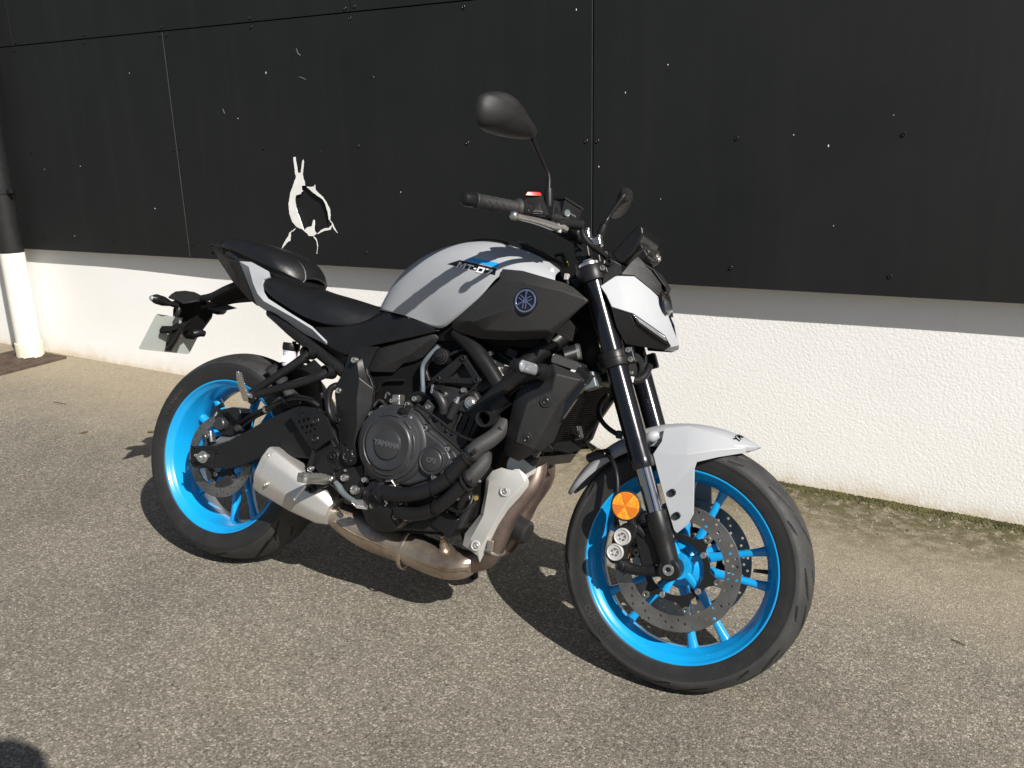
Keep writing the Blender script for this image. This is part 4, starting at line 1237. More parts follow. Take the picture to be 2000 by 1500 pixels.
def mirror_unit(sg):
    MI = part('rear_view_mirror')
    ol = [(0.9623, -0.272, 1.2434), (0.9599, -0.28, 1.2314), (0.9449, -0.31, 1.2219), (0.9259, -0.355, 1.2136), (0.9127, -0.405, 1.2092), (0.9123, -0.435, 1.212), (0.9123, -0.45, 1.2282), (0.9116, -0.455, 1.2519), (0.9125, -0.45, 1.2724), (0.9173, -0.436, 1.2839), (0.9267, -0.415, 1.293), (0.9358, -0.388, 1.2964), (0.9418, -0.358, 1.2898), (0.9498, -0.315, 1.2696), (0.957, -0.285, 1.2546)]
    P = spline([Vector(p) for p in ol] + [Vector(ol[0])], 3)[:-1]
    x0 = sum(p.x for p in P) / len(P)
    # outline in the lateral / height plane, real plane leaning a little
    P = [Vector((x0 + (p.x - x0) * 1.0, p.y, p.z)) for p in P]
    cen = sum(P, Vector()) / len(P)
    fw = Vector((1, 0.10, 0.12)).normalized()
    rings = []
    for s_, h in ((0.95, -0.007), (0.985, -0.006), (1.0, -0.002), (1.0, 0.004), (0.985, 0.009), (0.94, 0.015), (0.86, 0.021), (0.72, 0.028), (0.52, 0.034), (0.28, 0.037), (0.08, 0.038)):
        rings.append([cen + (p - cen) * s_ + fw * h for p in P])
    glass = [cen + (p - cen) * 0.945 - fw * 0.0045 for p in P]
    stem = [(0.9965, -0.2, 1.0941), (0.9903, -0.2, 1.1329), (0.9853, -0.2, 1.1646), (0.9779, -0.208, 1.1817), (0.9662, -0.236, 1.2123), (0.9604, -0.268, 1.2362), (0.9587, -0.28, 1.2468)]
    stem = [Vector(p) for p in stem]
    lst = [Vector(p) for p in [(0.9867, 0.2, 1.1074), (0.9921, 0.203, 1.1344), (0.9992, 0.208, 1.1561), (1.0024, 0.228, 1.1811), (1.0059, 0.252, 1.2073), (1.0082, 0.27, 1.2249), (1.0095, 0.28, 1.2363)]]
    if sg == -1:
        fl = lambda p: Vector((p.x, -p.y, p.z))
        piv = fl(stem[0])
        Rz_ = Matrix.Rotation(math.radians(0.0), 3, 'Z')
        att = fl(stem[-1])
        R2 = Matrix.Rotation(math.radians(8), 3, 'Z')
        g_ = lambda p: piv + Rz_ @ (fl(p) - piv)
        hd = lambda p: piv + Rz_ @ ((att + R2 @ (fl(p) - att)) - piv)
        rings = [[hd(p) for p in r] for r in rings]
        glass = [hd(p) for p in glass]
        rings = [[p + lst[-1] - hd(Vector((att.x, -att.y, att.z))) for p in r] for r in rings]
        glass = [p + lst[-1] - hd(Vector((att.x, -att.y, att.z))) for p in glass]
        stem = lst
    loft('mirror_shell', 'black_plastic', MI, rings, angle=50)
    n_ = len(glass)
    gc = sum(glass, Vector()) / n_
    mesh('mirror_glass', glass + [gc], [(i, (i + 1) % n_, n_) for i in range(n_)], 'mirror', MI, angle=80)
    tube('mirror_stem', 'black_satin', MI, stem[1:], [0.0058, 0.0058, 0.0058, 0.0062, 0.008, 0.011], 14, 6)
    tube('stem_boot', 'hose', MI, [stem[0], stem[0].lerp(stem[1], .3), stem[1] + (stem[2] - stem[1]) * 0.1], [0.010, 0.0115, 0.0105], 16)
    lathe('stem_nut', 'dark_bolt', MI, [(0.0095, -.014), (0.0095, 0.0), (0.006, 0.001)], stem[0], (0, 0, 1), 6)
mirror_unit(1)
mirror_unit(-1)

# ------------------------------------------------------------------ instrument display
DI = part('instrument_display')
sd = [Vector(p) for p in [(1.1232, -0.076, 1.0164), (1.181, -0.076, 1.09), (1.1931, -0.076, 1.0864), (1.1983, -0.076, 1.0693), (1.181, -0.076, 1.0233), (1.1558, -0.076, 0.9926), (1.1438, -0.076, 0.9941)]]
prism('display_case', 'black_satin', DI, sd, -0.076, 0.006, seg=3)
a_, b_ = sd[0], sd[1]
nr_ = (b_ - a_).cross(Vector((0, 1, 0))).normalized()
if nr_.x > 0: nr_ = -nr_
scr = [a_.lerp(b_, .08), a_.lerp(b_, .92)]
vv = [Vector((p.x, y, p.z)) + nr_ * 0.0008 for p in scr for y in (-.068, .068)]
mesh('display_glass', vv, [(0, 1, 3, 2)], 'black_gloss', DI, out=nr_)
box('case_rear_block', 'black_satin', DI, sum(sd, Vector()) / len(sd) + Vector((0.016, 0.076, -0.006)), (0.03, 0.11, 0.055), Matrix.Rotation(math.radians(-38), 3, 'Y') , 0.006)
for q in [(1.1976, -0.03, 1.0305), (1.2107, 0.034, 1.0277)]:
    lathe('damper_bolt', 'steel', DI, [(0.0, .006), (0.005, .006), (0.0062, .003), (0.0095, .002), (0.0095, -.002), (0.0075, -.004), (0.0105, -.006), (0.0105, -.016)], q, (0.75, -0.05, -0.55), 16)
panel('display_bracket', 'black_plastic', DI, [(1.2034, -0.055, 1.0389), (1.2109, 0.045, 1.0506), (1.2179, 0.045, 1.0224), (1.2058, 0.02, 1.0067), (1.1999, -0.03, 1.0155), (1.1806, -0.055, 1.002), (1.1605, -0.06, 0.9894), (1.1795, -0.06, 1.0186)], [(0, 1, 4), (1, 2, 3, 4), (0, 4, 5, 7), (5, 6, 7)], 0.006, 0.002, out=(1, -.5, 0))

# ------------------------------------------------------------------ headlight
HL = part('headlight')
hv = [(1.126, -0.125, 0.9273), (1.1536, -0.102, 0.9594), (1.1918, -0.078, 0.9653), (1.2278, -0.052, 0.9414), (1.2451, -0.042, 0.9282), (1.2624, -0.042, 0.8899), (1.2729, -0.021, 0.8861), (1.2842, -0.024, 0.8669), (1.3061, 0, 0.8177), (1.2949, 0, 0.7986), (1.2785, -0.03, 0.7973), (1.2966, -0.038, 0.8083), (1.2839, -0.062, 0.8331), (1.2149, -0.116, 0.8723), (1.1633, -0.13, 0.8811), (1.147, -0.132, 0.9074), (1.1915, -0.124, 0.8762), (1.2612, -0.074, 0.8625)]
hf = [(0, 1, 16, 14, 15), (1, 2, 13, 16), (2, 3, 17, 13), (3, 4, 5, 17), (17, 5, 7, 12), (13, 17, 12), (5, 6, 7), (7, 8, 11, 12), (8, 9, 10, 11)]
panel('headlight_cowl', 'grey_paint', HL, hv, hf, 0.005, 0.0035, out=(.5, -1, 0), seg=3, both=True)
bv = [(1.1615, -0.128, 0.8799), (1.2081, -0.114, 0.8718), (1.2187, -0.11, 0.8526), (1.2952, -0.038, 0.8094), (1.2796, -0.03, 0.7981), (1.2025, -0.1, 0.7977), (1.1802, -0.12, 0.8338)]
panel('headlight_side', 'black_satin', HL, bv, [(0, 1, 2, 6), (6, 2, 5), (2, 3, 4, 5)], 0.004, 0.003, out=(.3, -1, -.2), both=True)
dv = [(1.2102, -0.1165, 0.8711), (1.2303, -0.108, 0.8639), (1.2839, -0.0615, 0.8325), (1.2965, -0.0385, 0.8101), (1.2868, -0.047, 0.8132), (1.2277, -0.1085, 0.8489)]
panel('running_light', 'black_gloss', HL, dv, [(0, 1, 5), (1, 2, 4, 5), (2, 3, 4)], 0.003, 0.001, out=(.5, -1, 0), both=True)
dl = [(1.2193, -0.115, 0.8668), (1.2335, -0.1085, 0.8599), (1.2822, -0.064, 0.8315), (1.2891, -0.05, 0.82), (1.2828, -0.056, 0.8218), (1.2312, -0.11, 0.8534)]
a, b2 = panel('light_guide', 'lens', HL, dl, [(0, 1, 5), (1, 2, 4, 5), (2, 3, 4)], 0.003, 0.0008, out=(.5, -1, 0), both=True)
def stripe(pts, w_, mt, nm):
    tube(nm, mt, HL, pts, w_, 8)
stripe([(1.2258, -0.109, 0.8621), (1.283, -0.061, 0.8294)], 0.0016, 'white', 'light_strip')
# lamp opening on the centre line: projector behind a clear lens
lamp_c = V(1.262, 0, 0.905)
lathe('lamp_bezel', 'black_gloss', HL, [(0.030, -.04), (0.044, -.02), (0.045, .0), (0.040, .004), (0.034, -.004)], lamp_c, (0.93, 0, 0.25), 32)
lathe('projector_lens', 'lens_dark', HL, [(0.0, .008), (0.014, .006), (0.025, -.001), (0.031, -.012)], lamp_c, (0.93, 0, 0.25), 32)
lathe('projector_reflector', 'steel', HL, [(0.031, -.012), (0.02, -.026), (0.0, -.030)], lamp_c, (0.93, 0, 0.25), 32)
panel('lamp_surround', 'black_gloss', HL, [(1.2454, -0.043, 0.9281), (1.2558, 0, 0.9287), (1.2683, 0, 0.8893), (1.273, -0.0215, 0.886), (1.2625, -0.0425, 0.8899)], [(0, 1, 2, 3, 4)], 0.003, 0.001, out=(1, -.4, 0), both=True)
# dark flyscreen above
sv = [(1.162, -0.094, 0.9639), (1.1778, -0.078, 0.9977), (1.1876, -0.06, 1.0167), (1.2139, -0.04, 0.9935), (1.2469, -0.028, 0.9592), (1.2569, 0, 0.9301), (1.2462, -0.042, 0.9289), (1.2277, -0.052, 0.9426), (1.1916, -0.078, 0.9665), (1.1985, -0.058, 0.9929), (1.2275, -0.042, 0.9591)]
sf = [(0, 1, 9, 8), (1, 2, 3, 9), (9, 3, 4, 10), (8, 9, 10, 7), (10, 4, 5, 6), (7, 10, 6)]
panel('flyscreen', 'black_plastic', HL, sv, sf, 0.004, 0.003, out=(.6, -1, .3), both=True)
tp = [V(1.182, .06, 1.012), V(1.186, -.06, 1.012), V(1.226, -.04, .99), V(1.226, .04, .99), V(1.258, -.028, .955), V(1.258, .028, .955), V(1.262, 0, .935)]
panel('flyscreen_top', 'black_plastic', HL, tp, [(0, 1, 2, 3), (3, 2, 4, 5), (5, 4, 6)], 0.004, 0.002, out=(.5, 0, 1))
# support plate beside the fork
panel('lamp_stay', 'black_frame', HL, [(1.1287, -0.118, 0.936), (1.1266, -0.118, 0.9916), (1.1335, -0.118, 0.9971), (1.1478, -0.116, 0.9924), (1.1644, -0.104, 0.986), (1.1683, -0.098, 0.965), (1.1522, -0.108, 0.9558), (1.1296, -0.122, 0.9306)], [(0, 1, 2, 3), (0, 3, 6, 7), (3, 4, 5, 6)], 0.006, 0.002, out=(0, -1, 0), both=True)
bolt(HL, [(1.1383, -0.12, 0.9872)][0], 0.009, 'dark_bolt', (0, -1, 0), 0.005)
# housing behind the cowl
loft('lamp_housing', 'dark_void', HL, [
    [V(1.14, .105, .93), V(1.14, .105, .86), V(1.16, .09, .82), V(1.16, -.09, .82), V(1.14, -.105, .86), V(1.14, -.105, .93)],
    [V(1.19, .09, .945), V(1.19, .095, .87), V(1.21, .075, .81), V(1.21, -.075, .81), V(1.19, -.095, .87), V(1.19, -.09, .945)],
    [V(1.235, .03, .915), V(1.245, .035, .86), V(1.275, .015, .815), V(1.275, -.015, .815), V(1.245, -.035, .86), V(1.235, -.03, .915)]])
HN = part('horn_and_wiring')
prism('cable_bundle', 'dark_void', HN, [(0.992, -0.05, 0.8067), (1.037, -0.05, 0.8769), (1.0776, -0.05, 0.8811), (1.1222, -0.05, 0.8217), (1.1477, -0.05, 0.761), (1.1689, -0.05, 0.7103), (1.1202, -0.05, 0.6959), (1.0435, -0.05, 0.7476)], -0.05, 0.01)
lathe('horn', 'dark_bolt', HN, [(0.0, .012), (0.02, .014), (0.034, .010), (0.036, 0), (0.030, -.012), (0.012, -.02), (0, -.02)], [(1.2078, -0.05, 0.7485)][0], (0.75, -0.6, 0), 28)
tube('wiring_loop', 'hose', HN, [(1.2048, -0.07, 0.7731), (1.2205, -0.06, 0.7696), (1.2305, -0.05, 0.7528), (1.2277, -0.045, 0.7276), (1.2164, -0.05, 0.7094)], 0.0045, 8, 5)
tube('corrugated_sleeve', 'hose', HN, [(1.2163, -0.07, 0.7159), (1.2331, -0.05, 0.7192), (1.2427, -0.03, 0.7367), (1.2416, -0.01, 0.7581)], [0.009, 0.0095, 0.0095, 0.009], 12, 5)
box('wiring_connector', 'white_plastic', HN, [(1.2205, -0.072, 0.7177)][0], (0.012, 0.008, 0.014), None, 0.001)
box('wiring_connector', 'steel', HN, [(1.2189, -0.075, 0.7335)][0], (0.010, 0.006, 0.008), None, 0.001)

# ------------------------------------------------------------------ fuel tank and its covers
TK = part('fuel_tank')
tk = [
    [(.44, 0, .812), (.455, .045, .811), (.487, .082, .808), (.52, .098, .806), (.56, .107, .803), (.60, .114, .799)],
    [(.475, 0, .880), (.482, .050, .876), (.512, .088, .862), (.55, .110, .846), (.598, .118, .822), (.655, .122, .787)],
    [(.520, 0, .938), (.527, .056, .933), (.555, .098, .915), (.592, .122, .888), (.642, .132, .845), (.712, .127, .771)],
    [(.575, 0, .979), (.581, .058, .974), (.608, .106, .954), (.642, .134, .925), (.690, .147, .873), (.748, .146, .797)],
    [(.645, 0, 1.012), (.650, .060, 1.006), (.670, .112, .984), (.702, .144, .953), (.747, .159, .903), (.803, .163, .838)],
    [(.725, 0, 1.032), (.728, .060, 1.024), (.743, .117, 1.000), (.770, .150, .970), (.803, .165, .928), (.848, .170, .884)],
    [(.80, 0, 1.035), (.803, .060, 1.027), (.815, .116, 1.000), (.832, .150, .976), (.852, .165, .950), (.870, .168, .925)],
    [(.88, 0, 1.021), (.882, .060, 1.013), (.890, .112, .991), (.896, .143, .973), (.902, .158, .955), (.908, .163, .935)],
    [(.950, 0, .999), (.952, .058, .992), (.960, .100, .976), (.966, .126, .960), (.972, .140, .945), (.978, .146, .93)],
    [(.988, 0, .972), (.990, .056, .966), (.998, .094, .954), (1.003, .115, .944), (1.008, .126, .934), (1.012, .130, .92)],
]
tk = [[V(*p) for p in r] for r in tk]
tank = grid('tank_shell', 'grey_paint', TK, tk, out=(0, 0, 1), sub=3, thick=0.004, symmetric=True)
# black centre cover lying on the tank, following its crown
cc = []
for i, hw in ((4.6, .022), (5.0, .044), (5.6, .055), (6.3, .060), (7.0, .062), (7.8, .064), (8.5, .066), (9.0, .062)):
    k = min(int(i), 8)
    f = i - k
    r0, r1 = tk[k], tk[k + 1]
    row = []
    for s_ in (0, .5, 1.0):
        p = r0[0].lerp(r1[0], f)
        q = r0[1].lerp(r1[1], f)
        w_ = hw * s_
        z = p.z + (q.z - p.z) * (w_ / .06) ** 2 + .0075 - (0.006 if s_ == 1.0 else 0)
        row.append(V(p.x + (q.x - p.x) * w_ / .06, w_, z))
    cc.append(row)
cc.append([V(1.004, 0, .955), V(1.004, .03, .952), V(1.006, .058, .946)])
grid('tank_centre_cover', 'black_satin', TK, cc, out=(0, 0, 1), sub=2, thick=0.006, symmetric=True)
lathe('fuel_cap', 'dark_bolt', TK, [(0.0, .008), (0.030, .008), (0.034, .005), (0.036, -.004)], V(.86, 0, 1.026), (.28, 0, 1), 32)
q = [(0.9858, -0.125, 0.9588)][0]
tree_t = bvh_of(tank)
hit = tree_t.ray_cast(Vector((q[0], -.5, q[2])), Vector((0, 1, 0)))
if hit[0] is not None:
    lathe('tank_screw', 'silver', TK, [(0.0, .001), (0.004, .001), (0.0055, .003), (0.0085, .003), (0.0105, .0005), (0.0105, -.003)], hit[0], hit[1] if hit[1].y < 0 else -hit[1], 20)
# tank underside
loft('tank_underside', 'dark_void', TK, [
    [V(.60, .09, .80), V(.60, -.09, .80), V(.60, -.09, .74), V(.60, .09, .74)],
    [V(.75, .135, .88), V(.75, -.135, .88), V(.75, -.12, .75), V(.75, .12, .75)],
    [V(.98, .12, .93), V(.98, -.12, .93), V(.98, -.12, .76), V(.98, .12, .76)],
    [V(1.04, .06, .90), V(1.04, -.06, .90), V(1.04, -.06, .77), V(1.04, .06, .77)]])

# decal on the right tank flank, laid on the shell
def decal(name, quad, mt, nu, nv, off, tree):
    a, b_, c_, d = [Vector(p) for p in quad]
    vv = []
    for i in range(nu + 1):
        for j in range(nv + 1):
            u, v_ = i / nu, j / nv
            vv.append(a.lerp(b_, u).lerp(d.lerp(c_, u), v_))
    o = mesh(name, vv, grid_faces(nu + 1, nv + 1), mt, TK, out=(0, -1, 0))
    return drape(o, tree, off)
decal('decal_band', [(0.7485, -0.15, 0.9564), (0.8636, -0.15, 0.9418), (0.865, -0.15, 0.9245), (0.7115, -0.15, 0.9435)], 'decal_black', 60, 14, 0.0006, tree_t)
decal('decal_stripe', [(0.7826, -0.15, 0.9657), (0.8685, -0.15, 0.9557), (0.8647, -0.15, 0.9438), (0.7693, -0.15, 0.9568)], 'decal_blue', 50, 8, 0.0007, tree_t)
ca = [(0.7446, -0.15, 0.9439), (0.857, -0.15, 0.9296)]
p0, p1 = Vector(ca[0]), Vector(ca[1])
def Q(*p): return p
GLYPHS = [
    (1.55, [Q((0, 0), (.30, 0), (.30, 1), (0, 1)), Q((1.25, 0), (1.55, 0), (1.55, 1), (1.25, 1)), Q((.30, 1), (.46, 1), (.90, .22), (.64, .22)), Q((1.09, 1), (1.25, 1), (1.0, .42), (.80, .42)), Q((.79, .419), (1.0, .419), (.91, .22), (.905, .22))]),
    (1.30, [Q((0, .74), (1.30, .74), (1.30, 1), (0, 1)), Q((.50, 0), (.80, 0), (.80, .739), (.50, .739))]),
    (0.46, [Q((0, .38), (.46, .38), (.46, .62), (0, .62))]),
    (1.30, [Q((0, 0), (1.30, 0), (1.30, .24), (0, .24)), Q((0, .76), (1.30, .76), (1.30, 1), (0, 1)), Q((0, .241), (.30, .241), (.30, .759), (0, .759)), Q((1.0, .241), (1.30, .241), (1.30, .759), (1.0, .759))]),
    (1.20, [Q((0, .74), (1.20, .74), (1.20, 1), (0, 1)), Q((.40, 0), (.76, 0), (1.20, .739), (.84, .739))])]
vv, ff = [], []
gap_, sh_ = .20, .38
total = sum(g_[0] for g_ in GLYPHS) + gap_ * 4 + sh_
x_ = 0
for wg, quads in GLYPHS:
    for qd in quads:
        b0 = len(vv)
        for i in range(6):
            for j in range(6):
                u, v_ = i / 5, j / 5
                gx_ = (qd[0][0] * (1 - u) + qd[1][0] * u) * (1 - v_) + (qd[3][0] * (1 - u) + qd[2][0] * u) * v_
                gy_ = (qd[0][1] * (1 - u) + qd[1][1] * u) * (1 - v_) + (qd[3][1] * (1 - u) + qd[2][1] * u) * v_
                vv.append(p0.lerp(p1, (x_ + gx_ + sh_ * gy_) / total) + Vector((0, 0, .0150)) * (gy_ - .5))
        ff += grid_faces(6, 6, b0)
    x_ += wg + gap_
o = mesh('decal_lettering', vv, ff, 'white', TK, out=(0, -1, 0), weld=False)
drape(o, tree_t, 0.0016)

# black side covers
SC_ = part('side_air_cover')
sv = [(0.8826, -0.172, 0.9423), (0.9421, -0.18, 0.9415), (1.0586, -0.188, 0.9215), (1.0853, -0.193, 0.9122), (1.1301, -0.198, 0.8834), (1.0505, -0.176, 0.801), (1.0314, -0.166, 0.77), (1.0207, -0.165, 0.7837), (0.9262, -0.16, 0.7685), (0.8414, -0.154, 0.7628), (0.7763, -0.148, 0.772), (0.7484, -0.144, 0.7824), (0.7564, -0.152, 0.797), (0.7829, -0.164, 0.8207), (0.8817, -0.178, 0.9133), (0.9704, -0.207, 0.9081), (1.0641, -0.213, 0.8989), (1.0397, -0.196, 0.8039), (0.9455, -0.194, 0.7895), (0.8652, -0.18, 0.7855), (0.8291, -0.188, 0.8036), (0.9422, -0.207, 0.8473)]
sf = [(0, 1, 15, 14), (1, 2, 16, 15), (2, 3, 4, 16), (16, 4, 17), (4, 5, 17), (5, 6, 7, 17), (7, 8, 18, 17), (8, 9, 19, 18), (9, 10, 20, 19), (10, 11, 12, 20), (12, 13, 20), (13, 14, 21, 20), (14, 15, 21), (15, 16, 21), (16, 17, 21), (17, 18, 21), (18, 19, 21), (19, 20, 21)]
scov, _ = panel('cover_panel', 'charcoal', SC_, sv, sf, 0.010, 0.006, seg=3, both=True, angle=28)
tree_s = bvh_of(scov)
q = [(0.9759, -0.207, 0.8656)][0]
hit = tree_s.ray_cast(Vector((q[0], -.5, q[2])), Vector((0, 1, 0)))
ec = hit[0]
en = hit[1] if hit[1].y < 0 else -hit[1]
lathe('emblem_disc', 'black_gloss', SC_, [(0.0, .0015), (0.0300, .0015), (0.0310, .001), (0.0310, -.002)], ec, en, 64)
lathe('emblem_ring', 'emblem_blue', SC_, [(0.0240, .0016), (0.0245, .0026), (0.0275, .0026), (0.0280, .0016)], ec, en, 64)
eu = (Vector((0, 0, 1)) - en * en.z).normalized()
er = eu.cross(en).normalized()
if er.x < 0: er = -er
for k in range(3):
    a = PI / 2 + k * 2 * PI / 3
    d_ = er * math.cos(a) + eu * math.sin(a)
    s_ = er * -math.sin(a) + eu * math.cos(a)
    b0 = ec + en * 0.0022
    vv, ff = [], []
    def stick(p, q_, wd):
        n_ = len(vv)
        dd = (q_ - p).normalized()
        sd_ = dd.cross(en).normalized() * wd
        for z in (0, .0012):
            vv.extend([p - sd_ + en * z, p + sd_ + en * z, q_ + sd_ + en * z, q_ - sd_ + en * z])
        ff.extend([(n_, n_ + 1, n_ + 2, n_ + 3), (n_ + 4, n_ + 5, n_ + 6, n_ + 7)] + [(n_ + i, n_ + (i + 1) % 4, n_ + 4 + (i + 1) % 4, n_ + 4 + i) for i in range(4)])
    stick(b0, b0 + d_ * 0.0240, 0.0011)
    stick(b0 + d_ * 0.0165, b0 + d_ * 0.0245, 0.0019)
    for sg in (-1, 1):
        stick(b0 + s_ * sg * 0.0037 + d_ * 0.006, b0 + s_ * sg * 0.0037 - d_ * 0.0185, 0.0010)
    stick(b0 + s_ * 0.0048 + d_ * 0.006, b0 - s_ * 0.0048 + d_ * 0.006, 0.0013)
    mesh('emblem_fork', vv, ff, 'emblem_blue', SC_, smooth=False, weld=False)
# small inner wing under the cover tip
panel('cover_wing', 'black_plastic', SC_, [(1.0489, -0.172, 0.8012), (1.0775, -0.176, 0.8383), (1.0889, -0.15, 0.8203), (1.0826, -0.14, 0.7859), (1.0615, -0.15, 0.7924)], [(0, 1, 2, 4), (4, 2, 3)], 0.005, 0.002, both=True)

# ------------------------------------------------------------------ seats and tail
SE = part('rider_seat')
st = [
    [(.078, 0, .885), (.078, .06, .884), (.083, .105, .872), (.094, .126, .853), (.100, .128, .838)],
    [(.120, 0, .876), (.120, .065, .875), (.123, .115, .862), (.130, .138, .836), (.137, .134, .808)],
    [(.18, 0, .859), (.18, .068, .858), (.184, .118, .842), (.195, .141, .812), (.210, .138, .779)],
    [(.245, 0, .846), (.245, .068, .846), (.250, .116, .830), (.265, .140, .795), (.285, .138, .755)],
    [(.315, 0, .838), (.315, .066, .839), (.322, .112, .820), (.335, .134, .786), (.352, .132, .746)],
    [(.370, 0, .829), (.372, .060, .829), (.380, .100, .812), (.392, .120, .780), (.405, .120, .749)],
    [(.418, 0, .822), (.420, .050, .821), (.430, .082, .808), (.440, .100, .784), (.452, .102, .760)],
    [(.455, 0, .822), (.458, .040, .820), (.468, .066, .812), (.478, .082, .798), (.487, .085, .781)],
    [(.482, 0, .824), (.484, .030, .822), (.490, .050, .818), (.497, .066, .812), (.503, .076, .803)],
]
seat = grid('seat_cover', 'leather', SE, [[V(*p) for p in r] for r in st], out=(0, 0, 1), sub=2, thick=0.01, symmetric=True)
lowr = [r[-1] for r in st]
tube('seat_edge_seam', 'leather', SE, [V(p[0], p[1] - .003, p[2] + .006) for p in lowr], 0.0035, 8, 4)
loft('seat_base', 'dark_void', SE, [[V(r[-1][0], r[-1][1] - .006, r[-1][2] + .004), V(r[-1][0], -r[-1][1] + .006, r[-1][2] + .004), V(r[-1][0], -r[-1][1] + .03, r[-1][2] - .02), V(r[-1][0], r[-1][1] - .03, r[-1][2] - .02)] for r in st])

PS = part('pillion_seat')
ps = [
    [(-.135, 0, .968), (-.133, .045, .966), (-.128, .072, .962), (-.118, .082, .950), (-.115, .080, .940)],
    [(-.075, 0, .978), (-.073, .055, .976), (-.066, .088, .968), (-.054, .099, .945), (-.048, .096, .925)],
    [(-.005, 0, .972), (-.002, .060, .969), (.008, .096, .957), (.028, .109, .926), (.040, .106, .905)],
    [(.065, 0, .960), (.068, .060, .957), (.080, .097, .943), (.105, .112, .908), (.120, .108, .885)],
    [(.112, 0, .948), (.115, .052, .944), (.121, .084, .930), (.134, .101, .902), (.143, .099, .880)],
    [(.155, 0, .932), (.156, .046, .928), (.155, .074, .914), (.160, .088, .892), (.166, .087, .872)],
    [(.184, 0, .908), (.183, .038, .903), (.178, .060, .892), (.178, .070, .879), (.181, .069, .865)],
    [(.195, 0, .880), (.194, .030, .876), (.190, .046, .871), (.188, .052, .866), (.189, .051, .860)],
]
pse = grid('seat_cover', 'leather', PS, [[V(*p) for p in r] for r in ps], out=(0, 0, 1), sub=2, thick=0.008, symmetric=True)
loft('seat_base', 'dark_void', PS, [[V(r[-1][0] + .002, r[-1][1] + .001, r[-1][2] + .003), V(r[-1][0], -r[-1][1] - .001, r[-1][2] + .003), V(r[-1][0], -r[-1][1] + .01, r[-1][2] - .022), V(r[-1][0], r[-1][1] - .01, r[-1][2] - .022)] for r in ps])  # black seat base, its tone also painting the shadow line under the cushion
# piping and stitched seams that frame the side pad
tree_p = bvh_of(pse)
def lay(pts, off):
    out = []
    for p in spline([Vector(q) for q in pts], 6):
        hit = tree_p.ray_cast(Vector((p[0] + .15, -.6, p[2] + 0.16)), Vector((-.2, 1, -.25)).normalized())
        h2 = tree_p.find_nearest(p)
        out.append(h2[0] + (h2[1] if h2[1].z > 0 or h2[1].y < 0 else -h2[1]) * off)
    return out
tube('seam_piping', 'leather', PS, lay([(0.0582, -0.098, 0.9007), (0.0466, -0.09, 0.9149), (0.0445, -0.075, 0.9297), (0.0575, -0.06, 0.9372), (0.0966, -0.055, 0.9343), (0.1518, -0.05, 0.9242), (0.1919, -0.05, 0.9108), (0.2241, -0.06, 0.8893), (0.2488, -0.08, 0.869)], .0012), 0.0022, 6)
tube('seam_stitch', 'steel', PS, lay([(0.0279, -0.09, 0.9103), (0.0205, -0.08, 0.9238), (0.0163, -0.06, 0.9364), (0.0205, -0.05, 0.9417)], .0004), 0.0007, 5)

TL = part('tail_unit')
# grey flank cowls
gv = [(-0.0224, -0.098, 0.9003), (0.0303, -0.104, 0.9012), (0.1124, -0.118, 0.8778), (0.126, -0.126, 0.8612), (0.1085, -0.13, 0.8516), (0.109, -0.134, 0.8362), (0.1207, -0.138, 0.8174), (0.1437, -0.14, 0.7986), (0.2398, -0.146, 0.7638), (0.317, -0.147, 0.7369), (0.3714, -0.146, 0.7027), (0.3714, -0.14, 0.6912), (0.3113, -0.128, 0.7051), (0.2366, -0.122, 0.7224), (0.1623, -0.116, 0.7473), (0.0737, -0.106, 0.7782), (0.0243, -0.1, 0.8381), (0.036, -0.118, 0.8849), (0.0708, -0.13, 0.8378), (0.1041, -0.142, 0.8078), (0.1371, -0.15, 0.7893), (0.2494, -0.156, 0.7557), (0.3247, -0.155, 0.7291), (0.3639, -0.15, 0.7029)]
gf = [(0, 1, 17), (1, 2, 3, 17), (17, 3, 4, 18), (4, 5, 18), (5, 6, 19, 18), (6, 7, 20, 19), (7, 8, 21, 20), (8, 9, 22, 21), (9, 10, 23, 22), (23, 10, 11), (0, 17, 18, 16), (16, 18, 19, 15), (15, 19, 20), (15, 20, 21, 14), (14, 21, 22, 13), (13, 22, 12), (22, 23, 11, 12)]
panel('tail_cowl', 'grey_paint', TL, gv, gf, 0.006, 0.005, seg=3, both=True)
# black rear cover
rv = [(-0.2152, -0.028, 0.9345), (-0.2144, -0.026, 0.943), (-0.1791, -0.04, 0.9526), (-0.1129, -0.075, 0.9451), (-0.0334, -0.088, 0.9213), (0.0265, -0.1, 0.9024), (-0.0197, -0.101, 0.9008), (0.0262, -0.102, 0.8379), (0.0764, -0.106, 0.7739), (0.0279, -0.095, 0.7933), (-0.0752, -0.06, 0.8414), (-0.1587, -0.038, 0.8999), (-0.0651, -0.09, 0.8952), (-0.0166, -0.094, 0.8368)]
rf = [(1, 2, 3, 12), (3, 4, 12), (4, 5, 6, 12), (12, 6, 7, 13), (13, 7, 8, 9), (0, 1, 12, 11), (11, 12, 13, 10), (10, 13, 9)]
panel('tail_cover', 'black_plastic', TL, rv, rf, 0.006, 0.004, seg=3, both=True)
tp = [V(-.215, .028, .947), V(-.215, -.028, .947), V(-.20, .042, .953), V(-.20, -.042, .953), V(-.115, .07, .942), V(-.115, -.07, .942)]
panel('tail_top', 'black_plastic', TL, tp, [(0, 1, 3, 2), (2, 3, 5, 4)], 0.006, 0.002, out=(0, 0, 1))
